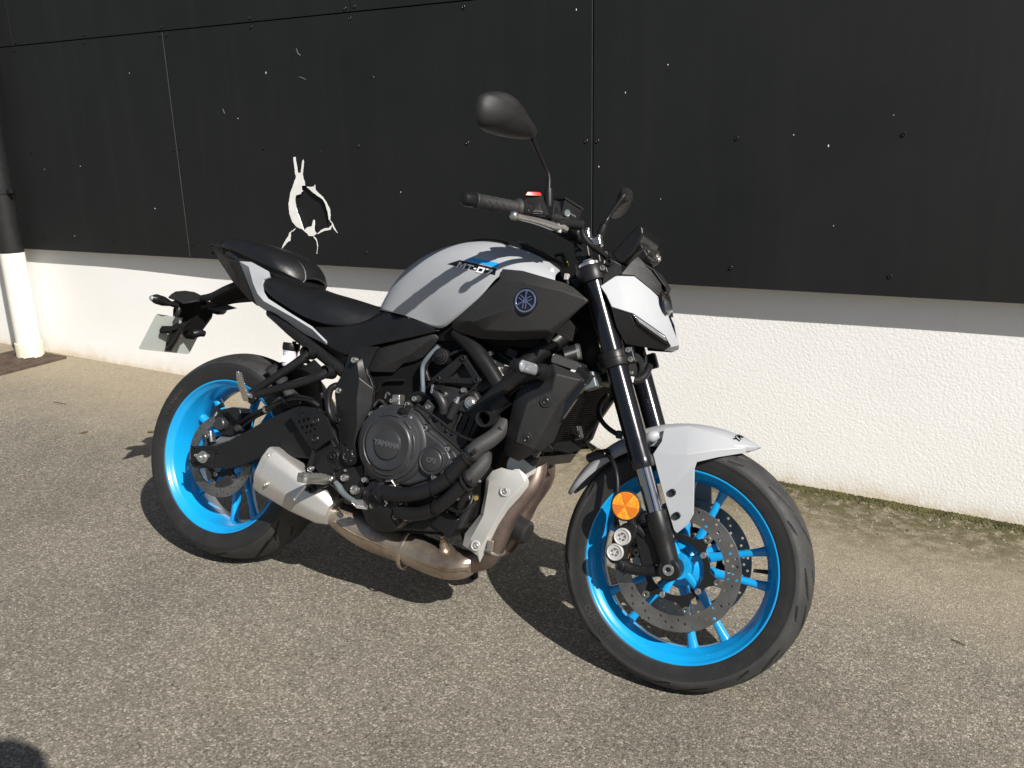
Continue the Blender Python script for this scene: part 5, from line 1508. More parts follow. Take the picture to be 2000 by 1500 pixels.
loft('tail_inner', 'dark_void', TL, [
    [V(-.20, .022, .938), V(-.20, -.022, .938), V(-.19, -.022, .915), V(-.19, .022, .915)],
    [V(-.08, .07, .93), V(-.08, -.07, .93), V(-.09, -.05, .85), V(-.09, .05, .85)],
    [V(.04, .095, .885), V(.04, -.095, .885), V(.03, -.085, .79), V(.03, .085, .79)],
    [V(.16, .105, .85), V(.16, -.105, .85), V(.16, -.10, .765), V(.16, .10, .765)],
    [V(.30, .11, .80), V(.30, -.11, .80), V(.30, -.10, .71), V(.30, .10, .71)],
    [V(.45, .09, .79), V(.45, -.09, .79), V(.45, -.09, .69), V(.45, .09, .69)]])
loft('tail_lamp', 'black_gloss', TL, [
    [V(-.216, .026, .945), V(-.216, -.026, .945), V(-.206, -.026, .920), V(-.206, .026, .920)],
    [V(-.222, .020, .942), V(-.222, -.020, .942), V(-.213, -.020, .924), V(-.213, .020, .924)]], bev=0.002)
panel('seat_hump', 'black_satin', TL, [(0.1074, -0.105, 0.8644), (0.1056, -0.11, 0.877), (0.1682, -0.104, 0.8685), (0.248, -0.092, 0.8538), (0.2505, -0.06, 0.8543), (0.2548, -0.05, 0.8383), (0.2336, -0.085, 0.8313), (0.1784, -0.1, 0.8447)], [(0, 1, 2, 7), (7, 2, 3, 6), (3, 4, 5, 6)], 0.006, 0.003, out=(.2, -1, .3))
panel('pillion_latch', 'black_plastic', TL, [(-0.092, -0.086, 0.9218), (-0.0791, -0.086, 0.929), (-0.041, -0.092, 0.9169), (-0.0411, -0.094, 0.9057), (-0.0699, -0.09, 0.9103)], [(0, 1, 2, 3, 4)], 0.003, 0.001, both=True)

# side cover below the seat
SV = part('seat_side_cover')
r0 = [(0.3098, -0.133, 0.7361), (0.3509, -0.13, 0.7404), (0.3903, -0.126, 0.7474), (0.4429, -0.112, 0.7626), (0.4725, -0.098, 0.7815), (0.4966, -0.09, 0.8063), (0.5406, -0.098, 0.8036), (0.5823, -0.106, 0.7995), (0.6579, -0.118, 0.7926), (0.6844, -0.122, 0.7788)]
r1 = [(0.3691, -0.143, 0.7027), (0.3991, -0.144, 0.7034), (0.4255, -0.143, 0.7151), (0.4667, -0.138, 0.7302), (0.5017, -0.132, 0.746), (0.5346, -0.128, 0.7599), (0.5707, -0.13, 0.7665), (0.6058, -0.131, 0.7718), (0.6654, -0.132, 0.7783), (0.6961, -0.13, 0.7739)]
r2 = [(0.3749, -0.143, 0.6892), (0.4059, -0.145, 0.6787), (0.4476, -0.146, 0.6685), (0.4594, -0.145, 0.684), (0.4975, -0.144, 0.702), (0.5508, -0.142, 0.7191), (0.5911, -0.14, 0.7316), (0.6352, -0.138, 0.7459), (0.6818, -0.134, 0.7618), (0.7103, -0.13, 0.7722)]
grid('cover_panel', 'black_satin', SV, [r0, r1, r2], out=(0, -1, 0), sub=2, thick=0.005)
grid('cover_panel', 'black_satin', SV, [mirror(r0), mirror(r1), mirror(r2)], out=(0, 1, 0), sub=2, thick=0.005)
panel('under_tail_panel', 'black_frame', SV, [(0.1542, -0.104, 0.7463), (0.2287, -0.112, 0.7211), (0.3052, -0.12, 0.7044), (0.3681, -0.134, 0.6891), (0.4433, -0.14, 0.6684), (0.4357, -0.128, 0.6329), (0.4063, -0.122, 0.6379), (0.3182, -0.112, 0.6762), (0.2254, -0.106, 0.7125)], [(0, 1, 8), (1, 2, 7, 8), (2, 3, 6, 7), (3, 4, 5, 6)], 0.005, 0.002, both=True)

# ------------------------------------------------------------------ frame
FR = part('frame')
for sg in (1, -1):
    f = (lambda p: p) if sg == 1 else mirror
    tube('subframe_rail', 'black_frame', FR, f([(0.1272, -0.1, 0.7618), (0.1721, -0.116, 0.7454), (0.2384, -0.122, 0.7124), (0.3122, -0.128, 0.6799), (0.3824, -0.132, 0.6484), (0.4369, -0.132, 0.623)]), 0.0165, 16, 4)
    tube('main_tube', 'black_frame', FR, f([(0.7625, -0.118, 0.7761), (0.7919, -0.128, 0.7573), (0.8313, -0.138, 0.7297), (0.8728, -0.142, 0.6932), (0.9246, -0.142, 0.6386)]), [0.026, 0.0235, 0.0215, 0.0205, 0.0205], 18, 5)
    tube('front_arm', 'black_frame', FR, f([(1.033, -0.17, 0.703), (1.0004, -0.16, 0.6941), (0.9547, -0.15, 0.6757), (0.9136, -0.148, 0.6367), (0.8767, -0.146, 0.5926), (0.8512, -0.146, 0.5705)]), [0.016, 0.018, 0.021, 0.024, 0.026, 0.024], 16, 4)
    tube('engine_stay', 'black_frame', FR, f([(0.9174, -0.13, 0.6482), (0.9336, -0.128, 0.6738), (0.9723, -0.11, 0.7342), (1.0125, -0.09, 0.7794), (1.045, -0.05, 0.8258)]), 0.024, 14, 4)
    # open-ended mounting tube
    c0 = f([(0.9052, -0.196, 0.5722)])[0]
    lathe('mount_tube', 'black_frame', FR, [(0.0155, .0), (0.0215, .001), (0.0225, -.003), (0.0225, -.06)], c0, (0.10, -sg, 0.0), 28)
    lathe('mount_tube_bore', 'dark_void', FR, [(0.0155, .0), (0.0155, -.045), (0.0, -.046)], c0, (0.10, -sg, 0.0), 28)
    tube('mount_arm', 'black_frame', FR, f([(0.8959, -0.165, 0.5773), (0.9085, -0.155, 0.6012), (0.9367, -0.15, 0.6311)]), [0.022, 0.023, 0.022], 14, 3)
    # triangular engine hanger with a window
    tri = f([(0.7179, -0.15, 0.6481), (0.7313, -0.15, 0.6593), (0.7911, -0.15, 0.7159), (0.8042, -0.15, 0.7176), (0.8131, -0.15, 0.7083), (0.855, -0.15, 0.667), (0.8554, -0.15, 0.6554), (0.8447, -0.15, 0.65), (0.7424, -0.15, 0.6383), (0.7241, -0.15, 0.6383)])
    win = f([(0.7668, -0.15, 0.6549), (0.8016, -0.15, 0.6976), (0.8336, -0.15, 0.6641)])
    curve_plate('engine_hanger', 'black_frame', FR, [[(p[0], p[2]) for p in tri], [(p[0], p[2]) for p in win]], 0.138 * sg, 0.152 * sg, 0.002)
    for q in f([(0.7393, -0.153, 0.6489), (0.8032, -0.153, 0.7107), (0.849, -0.153, 0.6596)]):
        bolt(FR, q, 0.0078, 'dark_bolt', (0, -sg, 0), 0.005)
for k in range(2):
    tube('cross_tube', 'black_frame', FR, [V(.44 + k * .15, .13, .66 - k * .28), V(.44 + k * .15, -.13, .66 - k * .28)], 0.018, 12)
tube('steering_head', 'black_frame', FR, [fp(.49, 0, -.042), fp(.72, 0, -.042)], 0.038, 20)
box('head_gusset', 'black_frame', FR, V(1.03, 0, .83), (.12, .09, .12), Matrix.Rotation(math.radians(-24), 3, 'Y'), 0.01)

SP = part('frame_side_cover')
cv = [(0.4493, -0.146, 0.6687), (0.4533, -0.15, 0.6912), (0.474, -0.153, 0.7005), (0.516, -0.15, 0.7052), (0.5418, -0.15, 0.7076), (0.5347, -0.153, 0.6942), (0.5172, -0.156, 0.6449), (0.5211, -0.154, 0.6332), (0.5325, -0.146, 0.6214), (0.545, -0.142, 0.5999), (0.548, -0.142, 0.5534), (0.5372, -0.144, 0.4992), (0.5438, -0.148, 0.4479), (0.5422, -0.15, 0.398), (0.5312, -0.15, 0.385), (0.5093, -0.15, 0.3768), (0.4867, -0.15, 0.3811), (0.4727, -0.15, 0.3939), (0.4649, -0.15, 0.4289), (0.4488, -0.15, 0.4822), (0.4248, -0.148, 0.5628), (0.4239, -0.148, 0.588), (0.4415, -0.146, 0.6256), (0.514, -0.172, 0.6326), (0.5163, -0.172, 0.5617), (0.5303, -0.172, 0.4995), (0.5356, -0.17, 0.4414), (0.4904, -0.16, 0.6826)]
cv = [Vector(p) for p in cv[:23]]
for f_, sg in ((lambda p: p, 1), (mirror, -1)):
    prism('cover_base', 'black_frame', SP, [Vector((p.x, -.150 * sg, p.z)) for p in cv], 0.136 * sg, 0.003)
fv = [(0.4603, -0.1515, 0.6669), (0.4979, -0.1515, 0.6717), (0.5114, -0.1515, 0.6417), (0.5275, -0.1515, 0.6149), (0.5438, -0.1515, 0.5966), (0.5477, -0.1515, 0.5545), (0.5372, -0.1515, 0.5006), (0.5393, -0.1515, 0.45), (0.5205, -0.166, 0.436), (0.4711, -0.1515, 0.4384), (0.4565, -0.1515, 0.4835), (0.4343, -0.1515, 0.5627), (0.4485, -0.1515, 0.6179), (0.5121, -0.173, 0.6186), (0.514, -0.173, 0.5599), (0.5255, -0.172, 0.4987), (0.4894, -0.16, 0.659)]
ff_ = [(0, 16, 12), (0, 1, 16), (1, 2, 16), (16, 2, 13), (12, 16, 13), (2, 3, 13), (3, 4, 13), (4, 5, 14, 13), (5, 6, 15, 14), (6, 7, 8, 15), (8, 9, 10, 15), (15, 10, 11, 14), (14, 11, 12, 13)]
panel('cover_ridge', 'black_frame', SP, fv, ff_, 0, 0.002, both=True)
q = [(0.5161, -0.168, 0.4119)][0]
lathe('pivot_cap', 'black_satin', SP, [(0.0, .006), (0.010, .006), (0.012, .004), (0.018, .004), (0.0195, .006), (0.0225, .006), (0.0235, .003), (0.0265, .003), (0.028, .0), (0.028, -.02)], q, (0, -1, 0), 40)
for k in range(6):
    a = k * PI / 3
    lathe('pivot_notch', 'steel', SP, [(0.0016, .0045), (0.001, .0062), (0, .0065)], Vector(q) + Vector((math.cos(a) * .015, 0, math.sin(a) * .015)), (0, -1, 0), 8)
for s_ in [(0.4861, -0.168, 0.6628), (0.4394, -0.152, 0.5746)]:
    bolt(SP, s_, 0.0085, 'zinc', (0, -1, 0), 0.006)
AB = part('airbox_side_panel')
av = [(0.5369, -0.126, 0.7098), (0.6057, -0.126, 0.7353), (0.6866, -0.124, 0.7634), (0.6951, -0.122, 0.7612), (0.7033, -0.116, 0.7519), (0.6948, -0.112, 0.7377), (0.6666, -0.112, 0.7002), (0.6411, -0.112, 0.6826), (0.6041, -0.114, 0.6715), (0.5797, -0.112, 0.6449), (0.5091, -0.118, 0.6371), (0.4972, -0.122, 0.6443), (0.516, -0.126, 0.6968), (0.6827, -0.126, 0.7472), (0.6218, -0.128, 0.6947)]
panel('airbox_panel', 'black_plastic', AB, av, [(0, 1, 14, 12), (1, 2, 13, 14), (2, 3, 4, 13), (4, 5, 13), (5, 6, 14, 13), (6, 7, 8, 14), (8, 9, 10, 14), (14, 10, 11, 12)], 0.006, 0.003, both=True)
DH = part('drain_hose')
tube('grey_hose', 'grey_hose', DH, [(0.711, -0.125, 0.7318), (0.7011, -0.128, 0.7183), (0.6869, -0.13, 0.6988), (0.6752, -0.13, 0.6757), (0.6783, -0.13, 0.6477), (0.6837, -0.128, 0.6175), (0.6814, -0.12, 0.5931)], 0.0062, 10, 5)
tube('grey_hose', 'grey_hose', DH, [(0.7006, -0.126, 0.6955), (0.7166, -0.124, 0.7044)], 0.006, 10)
tube('black_hose', 'hose', DH, [(0.6945, -0.12, 0.6369), (0.6797, -0.118, 0.6621), (0.6863, -0.12, 0.6859), (0.704, -0.122, 0.6989)], 0.0075, 10, 4)
q = [(0.7285, -0.14, 0.7061)][0]
lathe('valve_cap', 'hose', DH, [(0.0, .016), (0.006, .016), (0.0075, .014), (0.0075, .011), (0.011, .0105), (0.012, .009), (0.012, .006), (0.016, .005), (0.017, .003), (0.017, 0), (0.021, -.001), (0.0225, -.004), (0.0225, -.03)], q, (0.15, -1, 0.1), 32)
# ------------------------------------------------------------------ swingarm
SA = part('swingarm')
so = [(-0.0607, -0.15, 0.3296), (-0.0522, -0.15, 0.3387), (0.035, -0.15, 0.3552), (0.0873, -0.15, 0.3791), (0.1808, -0.15, 0.4419), (0.2461, -0.148, 0.4815), (0.306, -0.146, 0.5124), (0.3588, -0.146, 0.5148), (0.4119, -0.146, 0.4904), (0.4637, -0.146, 0.4286), (0.5133, -0.146, 0.3954), (0.4654, -0.146, 0.3798), (0.3692, -0.146, 0.3753), (0.2936, -0.148, 0.3677), (0.2425, -0.15, 0.3573), (0.1983, -0.15, 0.3451), (0.1499, -0.15, 0.3202), (0.0944, -0.15, 0.2982), (-0.0404, -0.15, 0.2751), (-0.0527, -0.15, 0.2866)]
prism('arm_beam', 'black_frame', SA, so, 0.112, 0.004, seg=3)
prism('arm_beam', 'black_frame', SA, mirror(so), -0.112, 0.004, seg=3)
fc = [(0.2559, -0.152, 0.4047), (0.3226, -0.158, 0.4533), (0.3934, -0.16, 0.4789), (0.4579, -0.158, 0.4251), (0.4329, -0.15, 0.3868), (0.3722, -0.15, 0.376), (0.2945, -0.15, 0.3723)]
panel('arm_brace', 'black_frame', SA, fc, [(0, 1, 6), (1, 2, 3, 5, 6), (3, 4, 5)], 0.01, 0.004, out=(0, -1, 0))
tube('cross_brace', 'black_frame', SA, [V(.40, .13, .43), V(.40, -.13, .43)], 0.04, 20)
tube('pivot_tube', 'black_frame', SA, [V(.50, .14, .43), V(.50, -.14, .43)], 0.03, 20)
box('axle_block', 'black_satin', SA, V(0.0, .150, .315), (.075, .008, .05), None, 0.003)
for sg in (1, -1):
    lathe('axle_nut', 'zinc', SA, [(0.0, .024), (0.005, .024), (0.006, .022), (0.006, .016), (0.0125, .0155), (0.0135, .013), (0.0135, .005), (0.018, .0045), (0.018, .0), (0.016, -.01)], V(0.0, .154 * sg, .315), (0, -sg, 0), 18)
bolt(SA, V(-.030, .154, .315), 0.0045, 'zinc')
for dz in (.022, -.022):
    box('adjuster_rib', 'black_frame', SA, V(.0, .1515, .315 + dz), (.115, .006, .005), None, 0.002)
tube('rear_axle', 'dark_bolt', SA, [V(0, .15, .315), V(0, -.15, .315)], 0.012, 14)
# heel guard
HG = part('heel_guard')
ho = [(0.3076, -0.182, 0.4878), (0.3192, -0.182, 0.5024), (0.3369, -0.182, 0.5121), (0.3947, -0.182, 0.5196), (0.4376, -0.182, 0.4984), (0.4665, -0.182, 0.4492), (0.4482, -0.182, 0.4378), (0.4142, -0.182, 0.4083), (0.3968, -0.182, 0.4095), (0.358, -0.182, 0.4422), (0.3305, -0.182, 0.4688)]
holes = []
for (cx, cy, wx, wy) in ((585, 811, 2.2, 3.2), (592, 808, 2, 2.8), (584, 824, 2.4, 3.6), (593, 822, 2.6, 3.8), (601, 819, 2.3, 3.3), (590, 836, 2.4, 3.6), (599, 834, 2.6, 3.8), (608, 831, 2.1, 3.0), (606, 843, 2, 2.4), (614, 839, 1.7, 2.2), (598, 846, 2, 2.4)):
    p = U0 = None
    holes.append((cx, cy, wx, wy))
HOLEC = [(0.3439, -0.182, 0.4921), (0.3551, -0.182, 0.4981), (0.3454, -0.182, 0.474), (0.3602, -0.182, 0.4792), (0.373, -0.182, 0.4854), (0.3585, -0.182, 0.4592), (0.3732, -0.182, 0.4644), (0.3877, -0.182, 0.4709), (0.3872, -0.182, 0.4541), (0.3997, -0.182, 0.4617), (0.3744, -0.182, 0.4478)]
lp = [[(p[0], p[2]) for p in ho]]
for q, hsz in zip(HOLEC, holes):
    a_, b_ = hsz[2] / 600 * 1.25, hsz[3] / 600
    lp.append([(q[0] - a_, q[2] - b_ * .6), (q[0] - a_ * .2, q[2] - b_), (q[0] + a_, q[2] - b_ * .5), (q[0] + a_, q[2] + b_ * .6), (q[0] + a_ * .2, q[2] + b_), (q[0] - a_, q[2] + b_ * .5)])
curve_plate('guard_plate', 'black_satin', HG, lp, 0.176, 0.183, 0.0015)
for q in [(0.3997, -0.184, 0.4848), (0.4065, -0.184, 0.4364)]:
    lathe('guard_dimple', 'black_satin', HG, [(0.0085, -.0005), (0.0115, .0012), (0.0125, .0002)], q, (0, -1, 0), 24)
    bolt(HG, q, 0.0075, 'dark_bolt', (0, -1, 0), 0.003)
tube('guard_hook', 'dark_bolt', HG, [(0.4024, -0.18, 0.4076), (0.4009, -0.172, 0.3903), (0.3941, -0.168, 0.3721), (0.3913, -0.165, 0.3546)], [0.004, 0.006, 0.008, 0.008], 10, 3)
bolt(HG, [(0.3956, -0.17, 0.3528)][0], 0.0075, 'zinc', (0, -1, -.3))

# rear brake
RB = part('rear_brake_caliper')
prism('caliper_body', 'black_frame', RB, [(-0.0159, -0.118, 0.4304), (-0.0004, -0.118, 0.4558), (0.0447, -0.118, 0.4703), (0.076, -0.118, 0.4705), (0.089, -0.118, 0.4423), (0.085, -0.118, 0.3994), (0.0562, -0.118, 0.3855), (0.021, -0.118, 0.3827), (-0.0037, -0.118, 0.397)], 0.068, 0.005)
lathe('caliper_piston_housing', 'engine', RB, [(0.0, .016), (0.017, .016), (0.0195, .013), (0.0205, .0), (0.0205, -.01)], [(0.0207, -0.12, 0.4163)][0], (0, -1, 0), 28)
prism('caliper_bracket', 'steel', RB, [(-0.009, -0.108, 0.3622), (0.0084, -0.108, 0.3774), (0.0509, -0.108, 0.3845), (0.0797, -0.108, 0.3999), (0.0772, -0.108, 0.3919), (0.0421, -0.108, 0.3678), (0.0013, -0.108, 0.3501)], 0.098, 0.003)
tube('bleed_nipple', 'zinc', RB, [(-0.0222, -0.118, 0.3878), (-0.0175, -0.118, 0.3732), (-0.0156, -0.115, 0.3581)], [0.003, 0.0045, 0.005], 10)
lathe('slide_pin', 'engine', RB, [(0.0, .012), (0.009, .012), (0.010, .01), (0.010, -.01)], [(0.0862, -0.118, 0.4147)][0], (0, -1, 0), 18)
tube('caliper_lug', 'black_frame', RB, [(-0.0073, -0.105, 0.4472), (-0.0243, -0.1, 0.4586), (-0.009, -0.095, 0.4703)], 0.008, 10)
tube('brake_hose', 'hose', RB, [(0.0846, -0.115, 0.4296), (0.1242, -0.125, 0.4538), (0.1672, -0.135, 0.4753), (0.2092, -0.14, 0.4949), (0.2476, -0.142, 0.5168), (0.294, -0.14, 0.5324), (0.3369, -0.138, 0.5331), (0.3665, -0.13, 0.5205)], 0.0075, 12, 6)
tube('sensor_wire', 'hose', RB, [(0.102, -0.12, 0.4233), (0.1511, -0.13, 0.4565), (0.2105, -0.14, 0.4878), (0.2565, -0.146, 0.5267), (0.3065, -0.146, 0.5398), (0.3501, -0.14, 0.5379)], 0.004, 8, 6)
for q in [(0.1915, -0.139, 0.4849), (0.2594, -0.144, 0.5214)]:
    lathe('hose_clip', 'steel' if q[0] < .25 else 'black_satin', RB, [(0.0095, -.004), (0.0115, -.004), (0.0115, .004), (0.0095, .004)], q, (0.8, 0, 0.4), 14)
HU = part('rear_hugger')
rows = []
for ang in (8, 20, 32, 44, 56, 64):
    a = math.radians(ang)
    rows.append([V(math.cos(a) * (.345 - d_), w_, .315 + math.sin(a) * (.345 - d_)) for w_, d_ in ((0, 0), (.06, .003), (.092, .014), (.104, .035))])
grid('hugger_shell', 'black_plastic', HU, rows, out=(1, 0, 1), sub=2, thick=0.003, symmetric=True)
panel('hugger_side', 'black_plastic', HU, [(0.1879, -0.108, 0.5132), (0.2616, -0.112, 0.546), (0.2859, -0.112, 0.532), (0.2854, -0.112, 0.5144), (0.2182, -0.11, 0.4895), (0.2024, -0.11, 0.4945)], [(0, 1, 2, 5), (5, 2, 3, 4)], 0.004, 0.001)

# pillion footrest bracket
PB = part('pillion_bracket')
a1 = [(0.3219, -0.15, 0.6621), (0.3085, -0.16, 0.6426), (0.2741, -0.176, 0.6084), (0.2299, -0.19, 0.5688), (0.18, -0.198, 0.5283)]
a2 = [(0.3922, -0.15, 0.6202), (0.3699, -0.162, 0.6023), (0.3239, -0.176, 0.5783), (0.2666, -0.188, 0.5555), (0.1852, -0.198, 0.5204)]
tube('bracket_arm', 'black_frame', PB, a1, [0.014, 0.0135, 0.0120, 0.0105, 0.0100], 12, 4)
tube('bracket_arm', 'black_frame', PB, a2, [0.014, 0.0135, 0.0120, 0.0110, 0.0115], 12, 4)
prism('bracket_web', 'black_frame', PB, [(0.3154, -0.148, 0.63), (0.3371, -0.148, 0.6471), (0.3762, -0.148, 0.6238), (0.3689, -0.148, 0.6058), (0.3447, -0.148, 0.6039), (0.3039, -0.148, 0.6141), (0.2864, -0.148, 0.6118)], 0.140, 0.002)
prism('bracket_foot', 'black_frame', PB, [(0.1731, -0.205, 0.5299), (0.1959, -0.205, 0.5361), (0.2071, -0.205, 0.5148), (0.1882, -0.205, 0.4976), (0.1718, -0.205, 0.5067)], 0.19, 0.003)
for q in [(0.3192, -0.166, 0.6641), (0.3933, -0.166, 0.6194)]:
    lathe('bracket_boss', 'black_frame', PB, [(0.0135, -.004), (0.0145, .001), (0.0172, .001), (0.0185, -.002), (0.019, -.035)], q, (0, -1, 0), 32)
    lathe('boss_socket', 'dark_void', PB, [(0.0140, -.001), (0.0135, -.020), (0.0, -.021)], q, (0, -1, 0), 24)
    bolt(PB, Vector(q) + Vector((0.002, .019, 0)), 0.0072, 'dark_bolt', (0, -1, 0))
PP = part('pillion_footpeg')
pp = [(0.1803, -0.262, 0.5851), (0.1785, -0.245, 0.559), (0.1787, -0.228, 0.5328), (0.1777, -0.212, 0.5088)]
loft('peg_bar', 'alloy', PP, [[Vector(p) + Vector((dx * s_, 0, dz * s_)) for dx, dz in ((-.009, -.004), (.009, -.004), (.0105, 0), (.009, .004), (-.009, .004), (-.0105, 0))] for p, s_ in zip(spline(pp, 3), (.45, .8, 1, 1.05, 1.1, 1.1, 1.1, 1.05, 1.05, 1.0))], bev=0.0012)
P0, P1 = Vector(pp[0]), Vector(pp[-1])
for k in range(11):
    c_ = P0.lerp(P1, .08 + k * .075)
    box('peg_tooth', 'alloy', PP, c_ + Vector((.009, 0, .003)), (.007, .0055, .005), None, 0.001)
lathe('peg_pin', 'zinc', PP, [(0.0, .004), (0.004, .004), (0.0065, .002), (0.007, -.01)], [(0.187, -0.214, 0.5237)][0], (-.2, -.9, .3), 14)

# brake fluid reservoir
RS = part('brake_fluid_reservoir')
q = [(0.2208, -0.105, 0.6396)][0]
lathe('reservoir_cup', 'res', RS, [(0.0, -.024), (0.0185, -.024), (0.0195, -.021), (0.0205, .016), (0.0215, .017), (0.0215, .021)], q, (0, 0, 1), 32)
lathe('reservoir_cap', 'black_satin', RS, [(0.0232, .021), (0.0238, .023), (0.0238, .041), (0.0225, .043), (0.0, .043)], q, (0, 0, 1), 32)
for k in range(22):
    a = 2 * PI * k / 22
    box('cap_rib', 'black_satin', RS, Vector(q) + Vector((math.cos(a) * .0238, math.sin(a) * .0238, .032)), (.0018, .0022, .016), Matrix.Rotation(a, 3, 'Z'), 0)
box('cap_tab', 'black_satin', RS, Vector(q) + Vector((.018, -.012, .046)), (.010, .008, .006), None, 0.001)
box('fluid_label', 'white', RS, Vector(q) + Vector((-.002, -.0206, -.004)), (.016, .0008, .018), None, 0)
tube('reservoir_hose', 'hose', RS, [(0.254, -0.11, 0.642), (0.2881, -0.12, 0.6384), (0.3091, -0.12, 0.631), (0.3346, -0.11, 0.5944), (0.3449, -0.1, 0.5527), (0.3776, -0.12, 0.5138)], 0.006, 10, 5)
tube('pedal_hose', 'hose', RS, [(0.4278, -0.135, 0.5891), (0.4157, -0.145, 0.5827), (0.4079, -0.15, 0.5701), (0.4081, -0.15, 0.5391), (0.4162, -0.15, 0.5122), (0.431, -0.15, 0.4962), (0.4472, -0.148, 0.4932)], 0.0095, 12, 5)
bolt(RS, [(0.4529, -0.154, 0.4955)][0], 0.007, 'dark_bolt')

# ------------------------------------------------------------------ footrest plate, peg and brake pedal
FP = part('footrest_bracket')
prism('bracket_plate', 'black_frame', FP, [(0.389, -0.158, 0.3963), (0.4097, -0.158, 0.4168), (0.4414, -0.158, 0.4222), (0.4713, -0.158, 0.4162), (0.5242, -0.158, 0.3813), (0.5515, -0.158, 0.3959), (0.5619, -0.158, 0.3635), (0.5729, -0.158, 0.2902), (0.5577, -0.158, 0.283), (0.5118, -0.158, 0.2793), (0.4905, -0.158, 0.3057), (0.4586, -0.158, 0.3232), (0.4257, -0.158, 0.3352), (0.4015, -0.158, 0.3547), (0.3877, -0.158, 0.3734)], 0.138, 0.004)
for s_, r_, mt in (('651 891', 0.0085, 'dark_bolt'), ('660 914', 0.006, 'dark_bolt'), ('672 933', 0.0092, 'zinc'), ('693 957', 0.0120, 'zinc'), ('668 969', 0.0095, 'dark_bolt')):
    pass
BQ = [(0.4579, -0.161, 0.3987), (0.4781, -0.161, 0.3702), (0.5057, -0.166, 0.3486), (0.5428, -0.163, 0.3231), (0.5046, -0.162, 0.299), (0.5014, -0.16, 0.3675)]
for q, r_, mt in zip(BQ, (.0088, .0062, .0098, .0125, .0095, .0035), ('dark_bolt', 'dark_bolt', 'zinc', 'zinc', 'dark_bolt', 'zinc')):
    bolt(FP, q, r_, mt, (0, -1, 0), r_ * .7)
lathe('plate_boss', 'black_frame', FP, [(0.012, .002), (0.0165, .002), (0.018, 0), (0.018, -.01)], [(0.4572, -0.16, 0.3985)][0], (0, -1, 0), 28)
prism('peg_clevis', 'black_satin', FP, [(0.4635, -0.185, 0.3535), (0.484, -0.185, 0.3614), (0.4939, -0.185, 0.333), (0.4693, -0.185, 0.3297)], 0.155, 0.003)
bolt(FP, [(0.4787, -0.187, 0.3426)][0], 0.0075, 'zinc', (0, -1, 0), 0.004)
PG = part('rider_footpeg')
pe, pi_ = [(0.4564, -0.285, 0.3441), (0.4609, -0.182, 0.3362)]
pe, pi_ = Vector(pe), Vector(pi_)
rings = []
for k, s_ in ((0, .55), (.05, .9), (.12, 1.0), (.8, 1.0), (.93, .9), (1, .7)):
    c_ = pe.lerp(pi_, k)
    rings.append([c_ + Vector((dx * s_, 0, dz)) for dx, dz in ((-.0185, .002), (-.0165, .0075), (.0165, .0075), (.0185, .002), (.0165, -.010), (-.0165, -.010))])
loft('peg_core', 'steel', PG, rings, bev=0.002)
rings = [[p + Vector((0, 0, .0065 if i in (1, 2) else .0035)) for i, p in enumerate(r)] for r in rings]
rings = [[Vector(((p.x - sum(q_.x for q_ in r) / 6) * .96 + sum(q_.x for q_ in r) / 6, p.y, max(p.z, r[0].z - .003))) for p in r] for r in rings]
loft('peg_rubber', 'peg_rubber', PG, rings, bev=0.002)
for k in range(5):
    for sd_ in (-1, 1):
        c_ = pe.lerp(pi_, .18 + k * .16)
        box('rubber_ridge', 'peg_rubber', PG, c_ + Vector((sd_ * .007, 0, .0145)), (.010, .006, .003), Matrix.Rotation(.5 * sd_, 3, 'Z'), 0.001)
tube('feeler_pin', 'alloy', PG, [(0.461, -0.268, 0.3252), (0.4494, -0.27, 0.3057), (0.4376, -0.272, 0.2875)], [0.004, 0.004, 0.0042], 12)
lathe('feeler_tip', 'alloy', PG, [(0.0, .005), (0.0048, .004), (0.0058, 0), (0.0048, -.004)], [(0.4362, -0.272, 0.2859)][0], (-.2, -.4, -1), 14)
tube('peg_arm', 'dark_bolt', PG, [pi_ + Vector((-.002, -.006, 0)), pi_ + Vector((.010, .02, .002))], 0.011, 12)
BP = part('brake_pedal')
tube('pedal_arm', 'bluegrey', BP, [(0.4885, -0.178, 0.3343), (0.5045, -0.182, 0.3266), (0.5206, -0.188, 0.3164), (0.5443, -0.196, 0.308), (0.5711, -0.205, 0.3032)], [0.007, 0.0085, 0.008, 0.0075, 0.007], 10, 4)
pv = [Vector(p) for p in [(0.5846, -0.23, 0.3093), (0.5987, -0.2, 0.3097), (0.6077, -0.2, 0.3034), (0.611, -0.205, 0.2952), (0.5944, -0.232, 0.2981), (0.5858, -0.235, 0.3046)]]
bk = [p + Vector((.004, .006, -.008)) for p in pv]
n = 6
o = mesh('pedal_pad', pv + bk, [tuple(range(n)), tuple(range(2 * n - 1, n - 1, -1))] + [(i, (i + 1) % n, n + (i + 1) % n, n + i) for i in range(n)], 'alloy', BP)
bevel(o, 0.0012)
for k in range(7):
    f_ = .1 + k * .13
    a_, b_ = pv[0].lerp(pv[1], f_), pv[4].lerp(pv[3], f_)
    tube('pad_tooth', 'alloy', BP, [a_ + Vector((0, -.001, .001)), b_ + Vector((0, -.001, .001))], 0.0016, 5)

